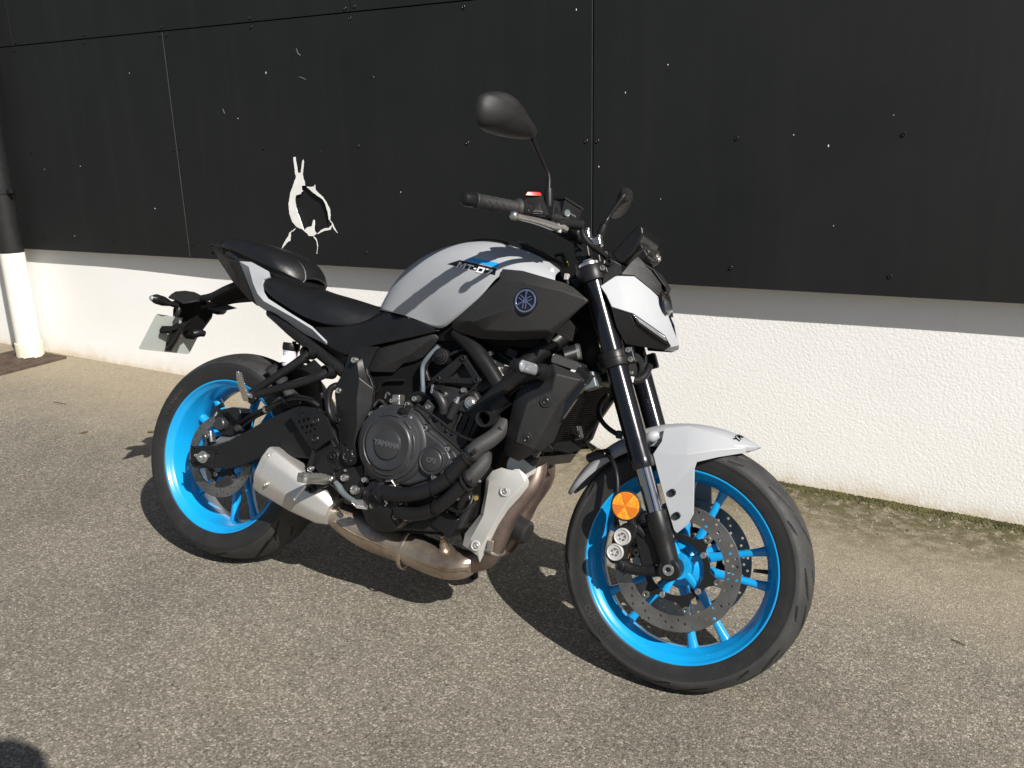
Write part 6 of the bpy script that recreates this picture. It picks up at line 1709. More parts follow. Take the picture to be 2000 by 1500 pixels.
# ------------------------------------------------------------------ muffler and exhaust
MU = part('muffler')
def mring(c_, hw, hh, tw, tilt=0.0):
    """rounded five sided section: c_ centre, hw half width lateral, hh half height, tw top half width"""
    pts = [(-hw * .75, hh * .95), (tw, hh), (hw * .92, hh * .52), (hw, -hh * .25), (hw * .55, -hh), (-hw * .7, -hh), (-hw, -hh * .2), (-hw, hh * .5)]
    P = [Vector((w_, z, 0)) for w_, z in pts]
    R_ = []
    for i in range(len(P)):                     # round the corners of the section
        a_, b_, d_ = P[i - 1], P[i], P[(i + 1) % len(P)]
        p_, q_ = b_.lerp(a_, .2), b_.lerp(d_, .2)
        for k in range(5):
            s_ = k / 4
            R_.append(p_ * (1 - s_) ** 2 + b_ * 2 * s_ * (1 - s_) + q_ * s_ ** 2)
    return [Vector((c_[0] + p_.y * tilt, -(c_[1] + p_.x), c_[2] + p_.y)) for p_ in R_]
mc = [((.236, .160, .330), .038, .056, .022), ((.244, .160, .328), .048, .064, .028), ((.262, .158, .321), .049, .065, .028), ((.2625, .158, .3208), .0475, .0635, .027), ((.264, .158, .320), .049, .065, .028), ((.36, .145, .283), .047, .058, .027), ((.44, .132, .253), .043, .046, .024), ((.463, .128, .245), .036, .036, .02)]
loft('muffler_body', 'muffler', MU, [mring(c_, a_, b_, t_, .30) for c_, a_, b_, t_ in mc], bev=0.0, angle=38)
lathe('muffler_outlet', 'dark_void', MU, [(0.0, -.004), (0.020, -.004), (0.022, .002), (0.0245, .002), (0.0245, -.02)], V(.236, .158, .322), (-.93, 0, .35), 28)
for q in [(0.2692, -0.196, 0.3679), (0.2826, -0.206, 0.2913), (0.3872, -0.172, 0.2513)]:
    bolt(MU, q, 0.0055, 'zinc', (0, -1, 0), 0.003, 'rivet')
tube('hanger_strap', 'dark_bolt', MU, [(0.396, -0.176, 0.2984), (0.4152, -0.172, 0.3088), (0.4515, -0.16, 0.3234)], 0.010, 10)
lathe('hanger_bush', 'hose', MU, [(0.004, .005), (0.010, .005), (0.012, .002), (0.012, -.01)], [(0.4187, -0.184, 0.3033)][0], (0, -1, 0), 20)
EX = part('exhaust_pipes')
def oval(pts, wy, hz, seg=20):
    rings = []
    for p, a_, b_ in zip(pts, wy, hz):
        rings.append([Vector(p) + Vector((math.sin(2 * PI * k / seg) * b_ * .25, math.cos(2 * PI * k / seg) * a_, math.sin(2 * PI * k / seg) * b_)) for k in range(seg)])
    return rings
col_c = [V(.43, .105, .248), V(.48, .095, .228), V(.545, .075, .205), V(.62, .055, .190), V(.69, .05, .178), V(.76, .05, .170), V(.83, .055, .170), V(.885, .06, .185)]
loft('collector', 'exhaust', EX, oval(col_c, (.040, .052, .062, .066, .060, .066, .062, .045), (.034, .042, .050, .050, .042, .047, .046, .034)), sub=2, angle=60)
for k_, x in ((0, .655), (1, .70)):
    pass
lathe('weld_band', 'exhaust', EX, [(0.058, -.006), (0.0615, -.004), (0.0615, .004), (0.058, .006)], V(.672, .052, .181), (.97, 0, -.12), 40)
tube('collector_seam', 'exhaust', EX, [V(c_.x, -c_.y + a_ * .98, c_.z - .004) for c_, a_ in zip(col_c[1:], (.052, .062, .066, .060, .066, .062, .045))], 0.0022, 6, 4)
lathe('oxygen_sensor', 'exhaust', EX, [(0.016, -.004), (0.017, .002), (0.013, .008), (0.0105, .010), (0.0105, .020), (0.0075, .022), (0.0075, .034), (0.0055, .036), (0.0055, .042), (0.0, .043)], V(.792, .085, .206), (-.15, -.35, 1), 16)
tube('header_pipe', 'header', EX, [(0.9789, -0.05, 0.5307), (0.9963, -0.055, 0.4982), (1.0066, -0.06, 0.4647), (1.0067, -0.07, 0.4286), (0.9909, -0.08, 0.3949), (0.9697, -0.086, 0.3572), (0.9534, -0.088, 0.312), (0.9384, -0.085, 0.2611), (0.917, -0.075, 0.2179), (0.8688, -0.06, 0.1914)], [.0255, .0255, .0255, .0255, .025, .0245, .0245, .0250, .028, .030], 24, 5)
hp = [(0.9789, -0.05, 0.5307), (0.9963, -0.055, 0.4982), (1.0066, -0.06, 0.4647), (1.0067, -0.07, 0.4286), (0.9909, -0.08, 0.3949), (0.9697, -0.086, 0.3572), (0.9534, -0.088, 0.312), (0.9384, -0.085, 0.2611), (0.917, -0.075, 0.2179), (0.8688, -0.06, 0.1914)]
tube('header_pipe', 'header', EX, [Vector((p[0] - .02, -p[1] * .8, p[2])) for p in hp], 0.0245, 20, 4)
hq = [Vector(p) for p in hp]
for i, f_ in ((8, .3),):
    lathe('header_clamp', 'steel', EX, [(0.0285, -.004), (0.0315, -.003), (0.0325, 0), (0.0315, .003), (0.0285, .004)], hq[7].lerp(hq[8], .4), hq[8] - hq[7], 28)
box('clamp_lug', 'exhaust', EX, [(0.9367, -0.118, 0.2544)][0], (.016, .008, .028), None, 0.002)
HS = part('exhaust_heat_shield')
hv = [(0.8971, -0.118, 0.4173), (0.914, -0.122, 0.4415), (0.9384, -0.126, 0.454), (0.9566, -0.128, 0.4529), (0.9706, -0.128, 0.4535), (0.9855, -0.126, 0.46), (1.0097, -0.122, 0.4464), (1.0158, -0.118, 0.432), (1.0143, -0.116, 0.4187), (0.9946, -0.114, 0.3878), (0.9672, -0.112, 0.3499), (0.9492, -0.11, 0.3135), (0.9077, -0.104, 0.2014), (0.9041, -0.116, 0.2207), (0.8698, -0.112, 0.2322), (0.8526, -0.106, 0.2356), (0.854, -0.104, 0.2663), (0.891, -0.108, 0.3248), (0.8955, -0.11, 0.3758), (0.9096, -0.124, 0.377), (0.9077, -0.124, 0.3258), (0.8819, -0.124, 0.2601), (1.0102, -0.134, 0.4331), (0.9719, -0.132, 0.3783), (0.9453, -0.13, 0.3174), (0.9097, -0.124, 0.2336), (0.9123, -0.13, 0.4144), (0.9565, -0.138, 0.4296)]
hf = [(0, 1, 26), (1, 2, 27, 26), (2, 3, 4, 27), (4, 5, 22, 27), (5, 6, 22), (6, 7, 22), (7, 8, 22), (8, 9, 23, 22), (9, 10, 23), (10, 11, 24, 23), (11, 12, 25, 24), (12, 13, 25), (13, 14, 21, 25), (14, 15, 16, 21), (16, 17, 20, 21), (17, 18, 19, 20), (18, 0, 26, 19), (26, 27, 23, 19), (27, 22, 23), (19, 23, 24, 20), (20, 24, 25, 21)]
panel('shield_plate', 'silver', HS, hv, hf, 0.004, 0.005, seg=3, angle=40)
tree_h = bvh_of(HS.children[0])
for s_ in [(0.961, -0.134, 0.3994), (0.8988, -0.124, 0.2468)]:
    hit = tree_h.ray_cast(Vector((s_[0], -.4, s_[2])), Vector((0, 1, 0)))
    q = hit[0] if hit[0] is not None else Vector(s_)
    lathe('shield_dimple', 'silver', HS, [(0.0085, .0003), (0.0105, .0016), (0.0125, .0014), (0.0140, -.0005)], q, (0.05, -1, 0), 32)
    bolt(HS, q, 0.0072, 'zinc', (0.05, -1, 0), 0.004)
# flange behind
lathe('shield_backplate', 'silver', HS, [(0.0, .002), (0.036, .002), (0.038, 0), (0.036, -.002), (0, -.002)], [(0.9784, -0.095, 0.4612)][0], (.2, -1, 0), 28)

# ------------------------------------------------------------------ engine
EN = part('engine')
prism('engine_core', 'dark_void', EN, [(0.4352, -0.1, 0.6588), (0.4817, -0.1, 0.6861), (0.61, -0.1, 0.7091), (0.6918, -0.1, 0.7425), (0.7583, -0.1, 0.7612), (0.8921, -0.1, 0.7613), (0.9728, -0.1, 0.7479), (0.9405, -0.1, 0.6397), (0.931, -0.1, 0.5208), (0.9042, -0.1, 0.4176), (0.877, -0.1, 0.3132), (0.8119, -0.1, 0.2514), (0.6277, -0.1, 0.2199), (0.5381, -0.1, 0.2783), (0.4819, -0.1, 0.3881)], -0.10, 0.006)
cs = [(0.5561, -0.168, 0.4476), (0.556, -0.168, 0.4859), (0.5693, -0.168, 0.5221), (0.5967, -0.168, 0.5507), (0.6367, -0.168, 0.5676), (0.671, -0.168, 0.5687), (0.7057, -0.168, 0.5554), (0.7389, -0.168, 0.5211), (0.7818, -0.168, 0.4993), (0.8182, -0.168, 0.4768), (0.8338, -0.168, 0.4627), (0.833, -0.168, 0.4405), (0.8114, -0.168, 0.4106), (0.7758, -0.168, 0.3816), (0.7338, -0.168, 0.3604), (0.6895, -0.168, 0.3478), (0.6416, -0.168, 0.352), (0.608, -0.168, 0.3618), (0.5724, -0.168, 0.3523), (0.5581, -0.168, 0.3975)]
prism('crankcase', 'engine', EN, cs, 0.09, 0.007, seg=3)
cs2 = [(0.5748, -0.182, 0.4511), (0.5753, -0.182, 0.4864), (0.5871, -0.182, 0.5207), (0.6115, -0.182, 0.546), (0.6468, -0.182, 0.5608), (0.6778, -0.182, 0.5615), (0.7063, -0.182, 0.5474), (0.7326, -0.182, 0.5175), (0.7816, -0.182, 0.4943), (0.808, -0.182, 0.478), (0.823, -0.182, 0.4587), (0.8204, -0.182, 0.4389), (0.7979, -0.182, 0.414), (0.7598, -0.182, 0.3913), (0.7177, -0.182, 0.3701), (0.6802, -0.182, 0.363), (0.6401, -0.182, 0.3687), (0.6057, -0.182, 0.3837), (0.582, -0.182, 0.4091)]
prism('clutch_cover_base', 'engine', EN, cs2, 0.16, 0.007, seg=3)
cq = [(0.6491, -0.182, 0.4638)][0]
lathe('clutch_cover', 'engine', EN, [(0.0, .026), (0.036, .026), (0.0375, .0255), (0.0395, .0205), (0.046, .0205), (0.056, .0235), (0.064, .0245), (0.0655, .0215), (0.0685, .0195), (0.085, .0155), (0.090, .013), (0.0915, .008), (0.098, .006), (0.102, .003), (0.104, -.004)], cq, (0, -1, 0), 72)
# raised arc ribs around the cover
for a0, a1 in ((-20, 28), (40, 62), (75, 118), (140, 232), (246, 290), (305, 328)):
    pts = []
    for k in range(9):
        a = math.radians(a0 + (a1 - a0) * k / 8)
        pts.append(Vector(cq) + Vector((math.cos(a) * .0765, -.0172, math.sin(a) * .0765)))
    tube('cover_rib', 'engine', EN, pts, [.002] + [.0036] * 7 + [.002], 8)
text_on('cover_lettering', 'YAMAHA', 0.0185, 'cast_letter', EN, Vector(cq) + Vector((0, -.0262, 0.001)), (1, 0, -.03), (0, 0, 1), 0.0012, offset=0.0008)
dq = [(0.776, -0.184, 0.4452)][0]
lathe('starter_cover', 'engine', EN, [(0.0, .011), (0.0265, .011), (0.0275, .0105), (0.029, .008), (0.031, .008), (0.034, .010), (0.0365, .009), (0.0375, .004), (0.0385, -.006)], dq, (0, -1, 0), 48)
text_on('cover_lettering', 'CP2', 0.0165, 'cast_letter', EN, Vector(dq) + Vector((0, -.0112, 0)), (1, 0, -.03), (0, 0, 1), 0.0010, offset=0.0006)
for q in [(0.6005, -0.174, 0.5512), (0.6742, -0.174, 0.5718), (0.6905, -0.17, 0.5889), (0.5677, -0.172, 0.5095), (0.5664, -0.168, 0.5298), (0.7364, -0.174, 0.5207), (0.8078, -0.174, 0.4791), (0.7818, -0.174, 0.4028), (0.8078, -0.174, 0.4167), (0.5759, -0.172, 0.3573), (0.5664, -0.17, 0.4331), (0.8284, -0.172, 0.4464)]:
    lathe('bolt_boss', 'engine', EN, [(0.0095, .002), (0.0105, .0), (0.0105, -.012)], q, (0, -1, 0), 16)
    bolt(EN, Vector(q) + Vector((0, -.003, 0)), 0.0072, 'zinc', (0, -1, 0), 0.0055)
# oil filler and dipstick
fd = Vector((-.42, -.45, .78)).normalized()
lathe('oil_filler_neck', 'engine_dark', EN, [(0.022, -.03), (0.020, .004), (0.017, .008), (0.017, .014)], [(0.6855, -0.178, 0.5376)][0], fd, 24)
lathe('oil_filler_cap', 'black_satin', EN, [(0.013, .012), (0.013, .02), (0.017, .021), (0.018, .030), (0.014, .033), (0.0, .033)], [(0.6855, -0.178, 0.5376)][0], fd, 8)
# cylinder block and head leaning forward
cyl = [(0.7082, -0.128, 0.5645), (0.7304, -0.128, 0.6161), (0.7965, -0.128, 0.6204), (0.8343, -0.128, 0.6167), (0.866, -0.128, 0.5939), (0.8547, -0.128, 0.5372), (0.8259, -0.128, 0.4877), (0.8028, -0.128, 0.4731), (0.7695, -0.128, 0.4913), (0.7255, -0.128, 0.5161)]
prism('cylinder_block', 'engine_dark', EN, cyl, -0.10, 0.006)
hd = [(0.7187, -0.142, 0.6059), (0.7238, -0.142, 0.6307), (0.7625, -0.142, 0.6361), (0.8114, -0.142, 0.63), (0.8435, -0.142, 0.632), (0.8688, -0.142, 0.6019), (0.8535, -0.142, 0.5709), (0.8149, -0.142, 0.5727), (0.7757, -0.142, 0.5746), (0.7461, -0.142, 0.5701)]
prism('cylinder_head', 'engine_dark', EN, hd, -0.11, 0.008, seg=3)
hv2 = [(0.7171, -0.125, 0.6305), (0.729, -0.125, 0.6697), (0.7817, -0.125, 0.7007), (0.8673, -0.125, 0.7196), (0.906, -0.125, 0.7039), (0.8989, -0.125, 0.6588), (0.8558, -0.125, 0.6291), (0.7937, -0.125, 0.628)]
prism('head_cover', 'engine_dark', EN, hv2, -0.11, 0.010, seg=3)
for k in range(4):
    f_ = [(0.7728, -0.131, 0.5185), (0.7917, -0.131, 0.5137), (0.8118, -0.131, 0.5104), (0.8302, -0.131, 0.5069)][k]
    f2 = [(0.7934, -0.131, 0.5854), (0.812, -0.131, 0.5817), (0.8319, -0.131, 0.5782), (0.85, -0.131, 0.5757)][k]
    tube('block_rib', 'engine_dark', EN, [f_, f2], 0.0042, 8)
lathe('head_plug', 'zinc', EN, [(0.0, .005), (0.009, .006), (0.012, .004), (0.0125, .003), (0.015, .0035), (0.0165, .001), (0.0165, -.008)], [(0.8375, -0.146, 0.601)][0], (0, -1, 0), 28)
tube('head_stud_boss', 'engine_dark', EN, [(0.7835, -0.142, 0.5547), (0.7997, -0.146, 0.5966)], 0.0115, 14)
tube('coolant_sensor', 'alloy', EN, [(0.7989, -0.15, 0.5964), (0.8039, -0.15, 0.6115)], [0.0085, 0.005], 12)
tube('water_pipe', 'engine_dark', EN, [(0.7319, -0.152, 0.6168), (0.7502, -0.154, 0.6048), (0.7643, -0.152, 0.5859), (0.7644, -0.146, 0.5649)], 0.0125, 14, 4)
tube('pipe_nozzle', 'black_satin', EN, [(0.7346, -0.156, 0.6237), (0.7622, -0.16, 0.6261)], [0.0085, 0.0095], 14)
box('nozzle_flange', 'alloy', EN, [(0.732, -0.156, 0.6206)][0], (0.006, .02, .022), None, 0.001)
box('starter_bracket', 'engine', EN, [(0.7151, -0.14, 0.5653)][0], (.030, .02, .048), Matrix.Rotation(math.radians(30), 3, 'Y'), 0.004)
box('breather_block', 'steel', EN, [(0.61, -0.12, 0.5729)][0], (.026, .03, .034), Matrix.Rotation(math.radians(-8), 3, 'Y'), 0.005)
for q in [(0.6148, -0.138, 0.5745), (0.5974, -0.13, 0.5708), (0.7209, -0.152, 0.5727)]:
    bolt(EN, q, 0.0065, 'zinc')
tube('clutch_wire', 'hose', EN, [(0.7024, -0.176, 0.576), (0.7377, -0.172, 0.5604), (0.7746, -0.168, 0.5426), (0.8117, -0.168, 0.5251), (0.8588, -0.17, 0.5123), (0.9021, -0.172, 0.5171), (0.9254, -0.168, 0.5362), (0.9347, -0.16, 0.5504)], 0.0042, 8, 6)
tube('wire_sleeve', 'hose', EN, [(0.907, -0.173, 0.5166), (0.9242, -0.17, 0.5322), (0.938, -0.162, 0.5535)], 0.0068, 10, 3)
tube('breather_pipe', 'alloy', EN, [(0.5547, -0.1, 0.5722), (0.5586, -0.1, 0.5881), (0.5694, -0.1, 0.5827)], 0.0035, 8, 4)
tube('loom', 'hose', EN, [(0.5363, -0.125, 0.5451), (0.546, -0.115, 0.5649), (0.5639, -0.11, 0.5565), (0.587, -0.11, 0.5462)], 0.006, 8, 4)
lathe('oil_filter', 'engine_dark', EN, [(0.0, .05), (0.026, .05), (0.032, .045), (0.034, .0)], V(.93, -.02, .29), (1, -.05, -.25), 28)
box('regulator_block', 'black_satin', EN, [(0.7928, -0.1, 0.2931)][0], (.09, .06, .06), Matrix.Rotation(math.radians(22), 3, 'Y'), 0.006)
prism('oil_pan', 'engine_dark', EN, [(0.5407, -0.12, 0.3435), (0.6696, -0.12, 0.3337), (0.7926, -0.12, 0.3618), (0.8361, -0.12, 0.3994), (0.8743, -0.12, 0.3475), (0.8489, -0.12, 0.2763), (0.7769, -0.12, 0.2542), (0.6854, -0.12, 0.24), (0.6278, -0.12, 0.2195), (0.5719, -0.12, 0.2589)], -0.10, 0.008)
for pts, r_ in (([(0.7356, -0.13, 0.7024), (0.7588, -0.13, 0.7186), (0.7841, -0.125, 0.7315), (0.8178, -0.12, 0.7374)], .0045), ([(0.8171, -0.15, 0.6122), (0.8309, -0.152, 0.6246), (0.8479, -0.15, 0.6479), (0.8607, -0.14, 0.6722)], .0035),
                ([(0.8387, -0.13, 0.7313), (0.8618, -0.13, 0.7238), (0.8784, -0.125, 0.7054), (0.8835, -0.12, 0.6764)], .004), ([(0.6487, -0.13, 0.5893), (0.6703, -0.13, 0.602), (0.7, -0.135, 0.6007), (0.7247, -0.14, 0.5908)], .0055),
                ([(0.5107, -0.115, 0.5765), (0.5307, -0.11, 0.5865), (0.5503, -0.11, 0.6173), (0.6134, -0.11, 0.6302)], .005), ([(0.8745, -0.1, 0.7355), (0.8979, -0.1, 0.7253), (0.9272, -0.1, 0.7226), (0.959, -0.1, 0.7461)], .006),
                ([(0.8528, -0.2, 0.4264), (0.8637, -0.19, 0.4152), (0.8697, -0.18, 0.3901), (0.8591, -0.165, 0.3612)], .0035)):
    tube('wiring', 'hose', EN, pts, r_, 8, 5)
for q in [(0.7659, -0.136, 0.6501), (0.8743, -0.13, 0.7097), (0.8968, -0.13, 0.6868), (0.8624, -0.125, 0.732), (0.8121, -0.146, 0.6299), (0.7597, -0.146, 0.6118)]:
    bolt(EN, q, 0.0065, 'zinc', (0, -1, 0), 0.005)
box('plug_connector', 'steel', EN, [(0.8326, -0.13, 0.7148)][0], (.016, .012, .012), Matrix.Rotation(.5, 3, 'Y'), 0.002)
box('plug_connector', 'black_satin', EN, [(0.9175, -0.11, 0.7401)][0], (.03, .02, .022), Matrix.Rotation(.3, 3, 'Y'), 0.003)
for q, d_ in zip([(0.8017, -0.204, 0.3786), (0.8112, -0.197, 0.3323), (0.8392, -0.199, 0.4175)], ((1, 0, .25), (1, 0, .25), (1, 0, .7))):
    lathe('cable_tie', 'dark_void', EN, [(0.0185, -.002), (0.0212, -.002), (0.0212, .002), (0.0185, .002)], q, d_, 24)
# cooling fins of the throttle bodies region
for k in range(6):
    a_, b_ = [(0.8595, -0.085, 0.756), (0.8772, -0.085, 0.7555), (0.892, -0.085, 0.7547), (0.9064, -0.085, 0.7552), (0.9208, -0.085, 0.7556), (0.9323, -0.085, 0.7557)][k], [(0.8941, -0.085, 0.7233), (0.9055, -0.085, 0.7248), (0.9161, -0.085, 0.7314), (0.9249, -0.085, 0.7391), (0.9338, -0.085, 0.7467), (0.9414, -0.085, 0.7529)][k]
    tube('cooling_fin', 'steel', EN, [a_, b_], 0.0022, 6)
lathe('intake_stub', 'silver', EN, [(0.02, -.03), (0.024, -.02), (0.024, .012), (0.028, .014), (0.028, .026), (0.022, .028)], [(0.9019, -0.105, 0.6706)][0], (.35, -.3, .55), 28)
# water pump and coolant hoses
WP = part('water_pump')
wq = [(0.6448, -0.168, 0.3055)][0]
lathe('pump_cover', 'black_satin', WP, [(0.0, .026), (0.03, .026), (0.046, .020), (0.056, .012), (0.066, .008), (0.070, .004), (0.071, -.03)], wq, (0, -1, 0), 48)
tube('pump_snout', 'hose', WP, [(0.6382, -0.195, 0.3558), (0.6476, -0.205, 0.3397), (0.6634, -0.208, 0.3324)], [0.016, 0.018, 0.017], 14, 3)
for q in [(0.6009, -0.176, 0.3501), (0.6795, -0.18, 0.3693), (0.6242, -0.18, 0.2956), (0.7004, -0.19, 0.3198), (0.6623, -0.186, 0.2812), (0.6733, -0.186, 0.2901), (0.6904, -0.184, 0.2828), (0.7154, -0.172, 0.2828)]:
    bolt(WP, q, 0.0062, 'zinc' if q[0] > .64 else 'dark_bolt', (0, -1, 0), 0.005)
for k, pts in enumerate(([(0.6554, -0.196, 0.3697), (0.6755, -0.2, 0.3764), (0.6867, -0.2, 0.3653), (0.6558, -0.198, 0.3567)], [(0.6578, -0.204, 0.331), (0.6705, -0.2, 0.3147), (0.6641, -0.198, 0.3079)])):
    tube('pump_rib', 'steel', WP, pts, 0.003, 6)
panel('hose_guard', 'black_plastic', WP, [(0.6883, -0.205, 0.3568), (0.7055, -0.205, 0.364), (0.7021, -0.206, 0.3425), (0.7039, -0.2, 0.3003), (0.7024, -0.18, 0.2611), (0.6887, -0.184, 0.2745), (0.6868, -0.2, 0.31)], [(0, 1, 2, 6), (2, 3, 5, 6), (3, 4, 5)], 0.004, 0.001)
HO = part('coolant_hoses')
tube('upper_hose', 'hose', HO, [(0.6471, -0.2, 0.3418), (0.6789, -0.206, 0.3432), (0.7161, -0.21, 0.3468), (0.7594, -0.21, 0.3592), (0.7977, -0.205, 0.3792), (0.8335, -0.2, 0.4113), (0.8608, -0.196, 0.4519), (0.8891, -0.192, 0.4848)], 0.0195, 20, 6)
tube('lower_hose', 'hose', HO, [(0.7004, -0.19, 0.3013), (0.7379, -0.196, 0.3017), (0.7765, -0.198, 0.3124), (0.8107, -0.196, 0.3321), (0.8424, -0.194, 0.364), (0.8678, -0.192, 0.3969), (0.8911, -0.19, 0.4229)], 0.0170, 20, 6)
tube('upper_sleeve', 'sleeve', HO, [(0.8788, -0.193, 0.4728), (0.8988, -0.188, 0.5003), (0.9179, -0.176, 0.5198), (0.9285, -0.155, 0.5391), (0.9308, -0.13, 0.5651)], [.021, .021, .0205, .020, .019], 20, 5)
tube('lower_sleeve', 'sleeve', HO, [(0.885, -0.19, 0.4166), (0.9006, -0.186, 0.4396), (0.9102, -0.176, 0.4625), (0.9034, -0.16, 0.4812)], [.0195, .020, .020, .019], 20, 5)
for q, d_ in zip([(0.8762, -0.193, 0.4711), (0.8854, -0.192, 0.4816), (0.8803, -0.19, 0.4106), (0.8881, -0.189, 0.421)], ((1, 0, .95), (1, 0, .95), (1, 0, .85), (1, 0, .85))):
    lathe('hose_clamp', 'dark_bolt', HO, [(0.0215, -.0035), (0.0238, -.0035), (0.0238, .0035), (0.0215, .0035)], q, d_, 28)
for q in [(0.9021, -0.216, 0.4902), (0.9039, -0.212, 0.4152)]:
    box('clamp_screw', 'dark_bolt', HO, q, (.016, .008, .010), Matrix.Rotation(-.8, 3, 'Y'), 0.002)
OS = part('oil_cooler_fitting')
tube('sensor_body', 'black_satin', OS, [(0.8543, -0.155, 0.3399), (0.8636, -0.16, 0.3707), (0.8717, -0.16, 0.393), (0.8751, -0.15, 0.4111)], [.010, .013, .012, .010], 12, 3)
tube('sensor_clip', 'steel', OS, [(0.8666, -0.17, 0.3849), (0.8782, -0.174, 0.3977), (0.8881, -0.165, 0.4145), (0.898, -0.15, 0.4129)], 0.004, 8, 4)
bolt(OS, [(0.8495, -0.17, 0.3648)][0], 0.009, 'zinc', (0, -1, 0))
tube('sensor_lead', 'hose', OS, [(0.7988, -0.15, 0.3349), (0.837, -0.155, 0.3286), (0.8659, -0.155, 0.3319), (0.8791, -0.15, 0.351), (0.8792, -0.14, 0.3723)], 0.005, 8, 4)
lathe('brass_plug', 'brass', OS, [(0.0, .008), (0.006, .008), (0.007, .0), (0.007, -.008)], [(0.8885, -0.14, 0.3689)][0], (.5, -1, 0), 12)

# ------------------------------------------------------------------ radiator and its shrouds
RD = part('radiator')
xt, xb = V(1.118, 0, .70), V(1.015, 0, .50)
dn = (xb - xt).normalized()
nf = Vector((-dn.z, 0, dn.x))
if nf.x < 0: nf = -nf
def rbox(nm, mt, t0, t1, w0, w1, d0, d1, bev=.003):
    vv = []
    for t_ in (t0, t1):
        for w_ in (w0, w1):
            for d_ in (d0, d1):
                p = xt.lerp(xb, t_) + nf * d_
                vv.append(V(p.x, w_, p.z))
    o = mesh(nm, vv, [(0, 1, 3, 2), (4, 6, 7, 5), (0, 4, 5, 1), (2, 3, 7, 6), (0, 2, 6, 4), (1, 5, 7, 3)], mt, RD)
    return bevel(o, bev) if bev else o
rbox('radiator_core', 'dark_void', 0.02, 0.96, -.14, .14, -.016, .010)
for k in range(34):
    t_ = .05 + k * .026
    rbox('radiator_fin', 'dark_void', t_, t_ + .008, -.135, .135, .010, .013, 0)  # near-black fins: the shade on the radiator front is in their colour
rbox('radiator_tank', 'black_satin', -.10, .02, -.145, .145, -.022, .016)
rbox('radiator_frame', 'black_gloss', .0, .98, .132, .150, -.020, .020)
rbox('radiator_frame', 'black_gloss', .0, .98, -.150, -.132, -.020, .020)
rbox('radiator_foot', 'black_satin', .96, 1.10, -.13, .13, -.02, .022)
tube('filler_neck', 'black_frame', RD, [(1.0489, -0.1, 0.7485), (1.0768, -0.08, 0.765)], 0.021, 20)
lathe('filler_cap', 'alloy', RD, [(0.0, .008), (0.018, .008), (0.022, .004), (0.022, -.004)], [(1.0781, -0.08, 0.7652)][0], (.8, .3, .3), 20)
box('expansion_block', 'bluegrey', RD, [(1.1208, -0.09, 0.6967)][0], (.05, .05, .04), Matrix.Rotation(math.radians(-24), 3, 'Y'), 0.004)
SH = part('radiator_shroud')
sv = [(1.0357, -0.15, 0.7269), (1.0456, -0.152, 0.7293), (1.0986, -0.15, 0.7167), (1.1166, -0.142, 0.7171), (1.1356, -0.132, 0.698), (1.1224, -0.134, 0.6701), (1.0996, -0.136, 0.6518), (1.0949, -0.138, 0.6361), (1.0901, -0.14, 0.6043), (1.0756, -0.14, 0.5434), (1.0488, -0.142, 0.5137), (1.0206, -0.144, 0.4988), (0.9918, -0.146, 0.4773), (0.9552, -0.146, 0.4873), (0.9457, -0.146, 0.5023), (0.9502, -0.148, 0.5503), (0.9539, -0.152, 0.6171), (0.9625, -0.154, 0.6475), (0.9876, -0.156, 0.6775), (1.0324, -0.16, 0.6972), (1.0335, -0.156, 0.7138), (1.0666, -0.178, 0.7046), (1.1235, -0.16, 0.6987), (1.0085, -0.186, 0.6294), (0.9969, -0.186, 0.5582), (0.9905, -0.182, 0.5272), (1.0331, -0.17, 0.5168), (1.05, -0.174, 0.5569), (1.0806, -0.168, 0.6333), (1.0645, -0.18, 0.665)]
sf = [(0, 1, 21, 20), (1, 2, 22, 21), (2, 3, 4, 22), (22, 4, 5), (22, 5, 6, 28), (21, 22, 28, 29), (20, 21, 19), (19, 21, 29), (18, 19, 29, 23), (17, 18, 23), (16, 17, 23), (15, 16, 23, 24), (14, 15, 24, 25), (13, 14, 25), (12, 13, 25), (12, 25, 26, 11), (11, 26, 10), (10, 26, 27, 9), (9, 27, 28, 8), (8, 28, 7), (7, 28, 6), (23, 29, 28, 27), (23, 27, 24), (24, 27, 26, 25)]
shp, _ = panel('shroud_panel', 'black_plastic', SH, sv, sf, 0.008, 0.004, seg=3, both=True, angle=30)
tree_r = bvh_of(shp)
for s_ in [(1.0523, -0.178, 0.6362), (1.017, -0.182, 0.5403)]:
    hit = tree_r.ray_cast(Vector((s_[0], -.5, s_[2])), Vector((0, 1, 0)))
    q, nn = hit[0], hit[1] if hit[1].y < 0 else -hit[1]
    lathe('bolt_recess', 'black_plastic', SH, [(0.0, .0004), (0.0085, .0004), (0.0105, .0014), (0.0135, .0012), (0.0150, -.0008)], q, nn, 28)
    bolt(SH, q + nn * .0006, 0.0085, 'dark_bolt', nn, 0.003)
cv = [(1.0372, -0.15, 0.7434), (1.0443, -0.145, 0.7534), (1.0919, -0.135, 0.7403), (1.1088, -0.125, 0.7357), (1.1109, -0.128, 0.7208), (1.0943, -0.14, 0.7204), (1.0396, -0.154, 0.7297)]
bk = [Vector(p) + Vector((0.0, .05, 0)) for p in cv]
n = len(cv)
o = mesh('shroud_cap', [Vector(p) for p in cv] + bk, [tuple(range(n)), tuple(range(2 * n - 1, n - 1, -1))] + [(i, (i + 1) % n, n + (i + 1) % n, n + i) for i in range(n)], 'black_plastic', SH)
bevel(o, 0.003)
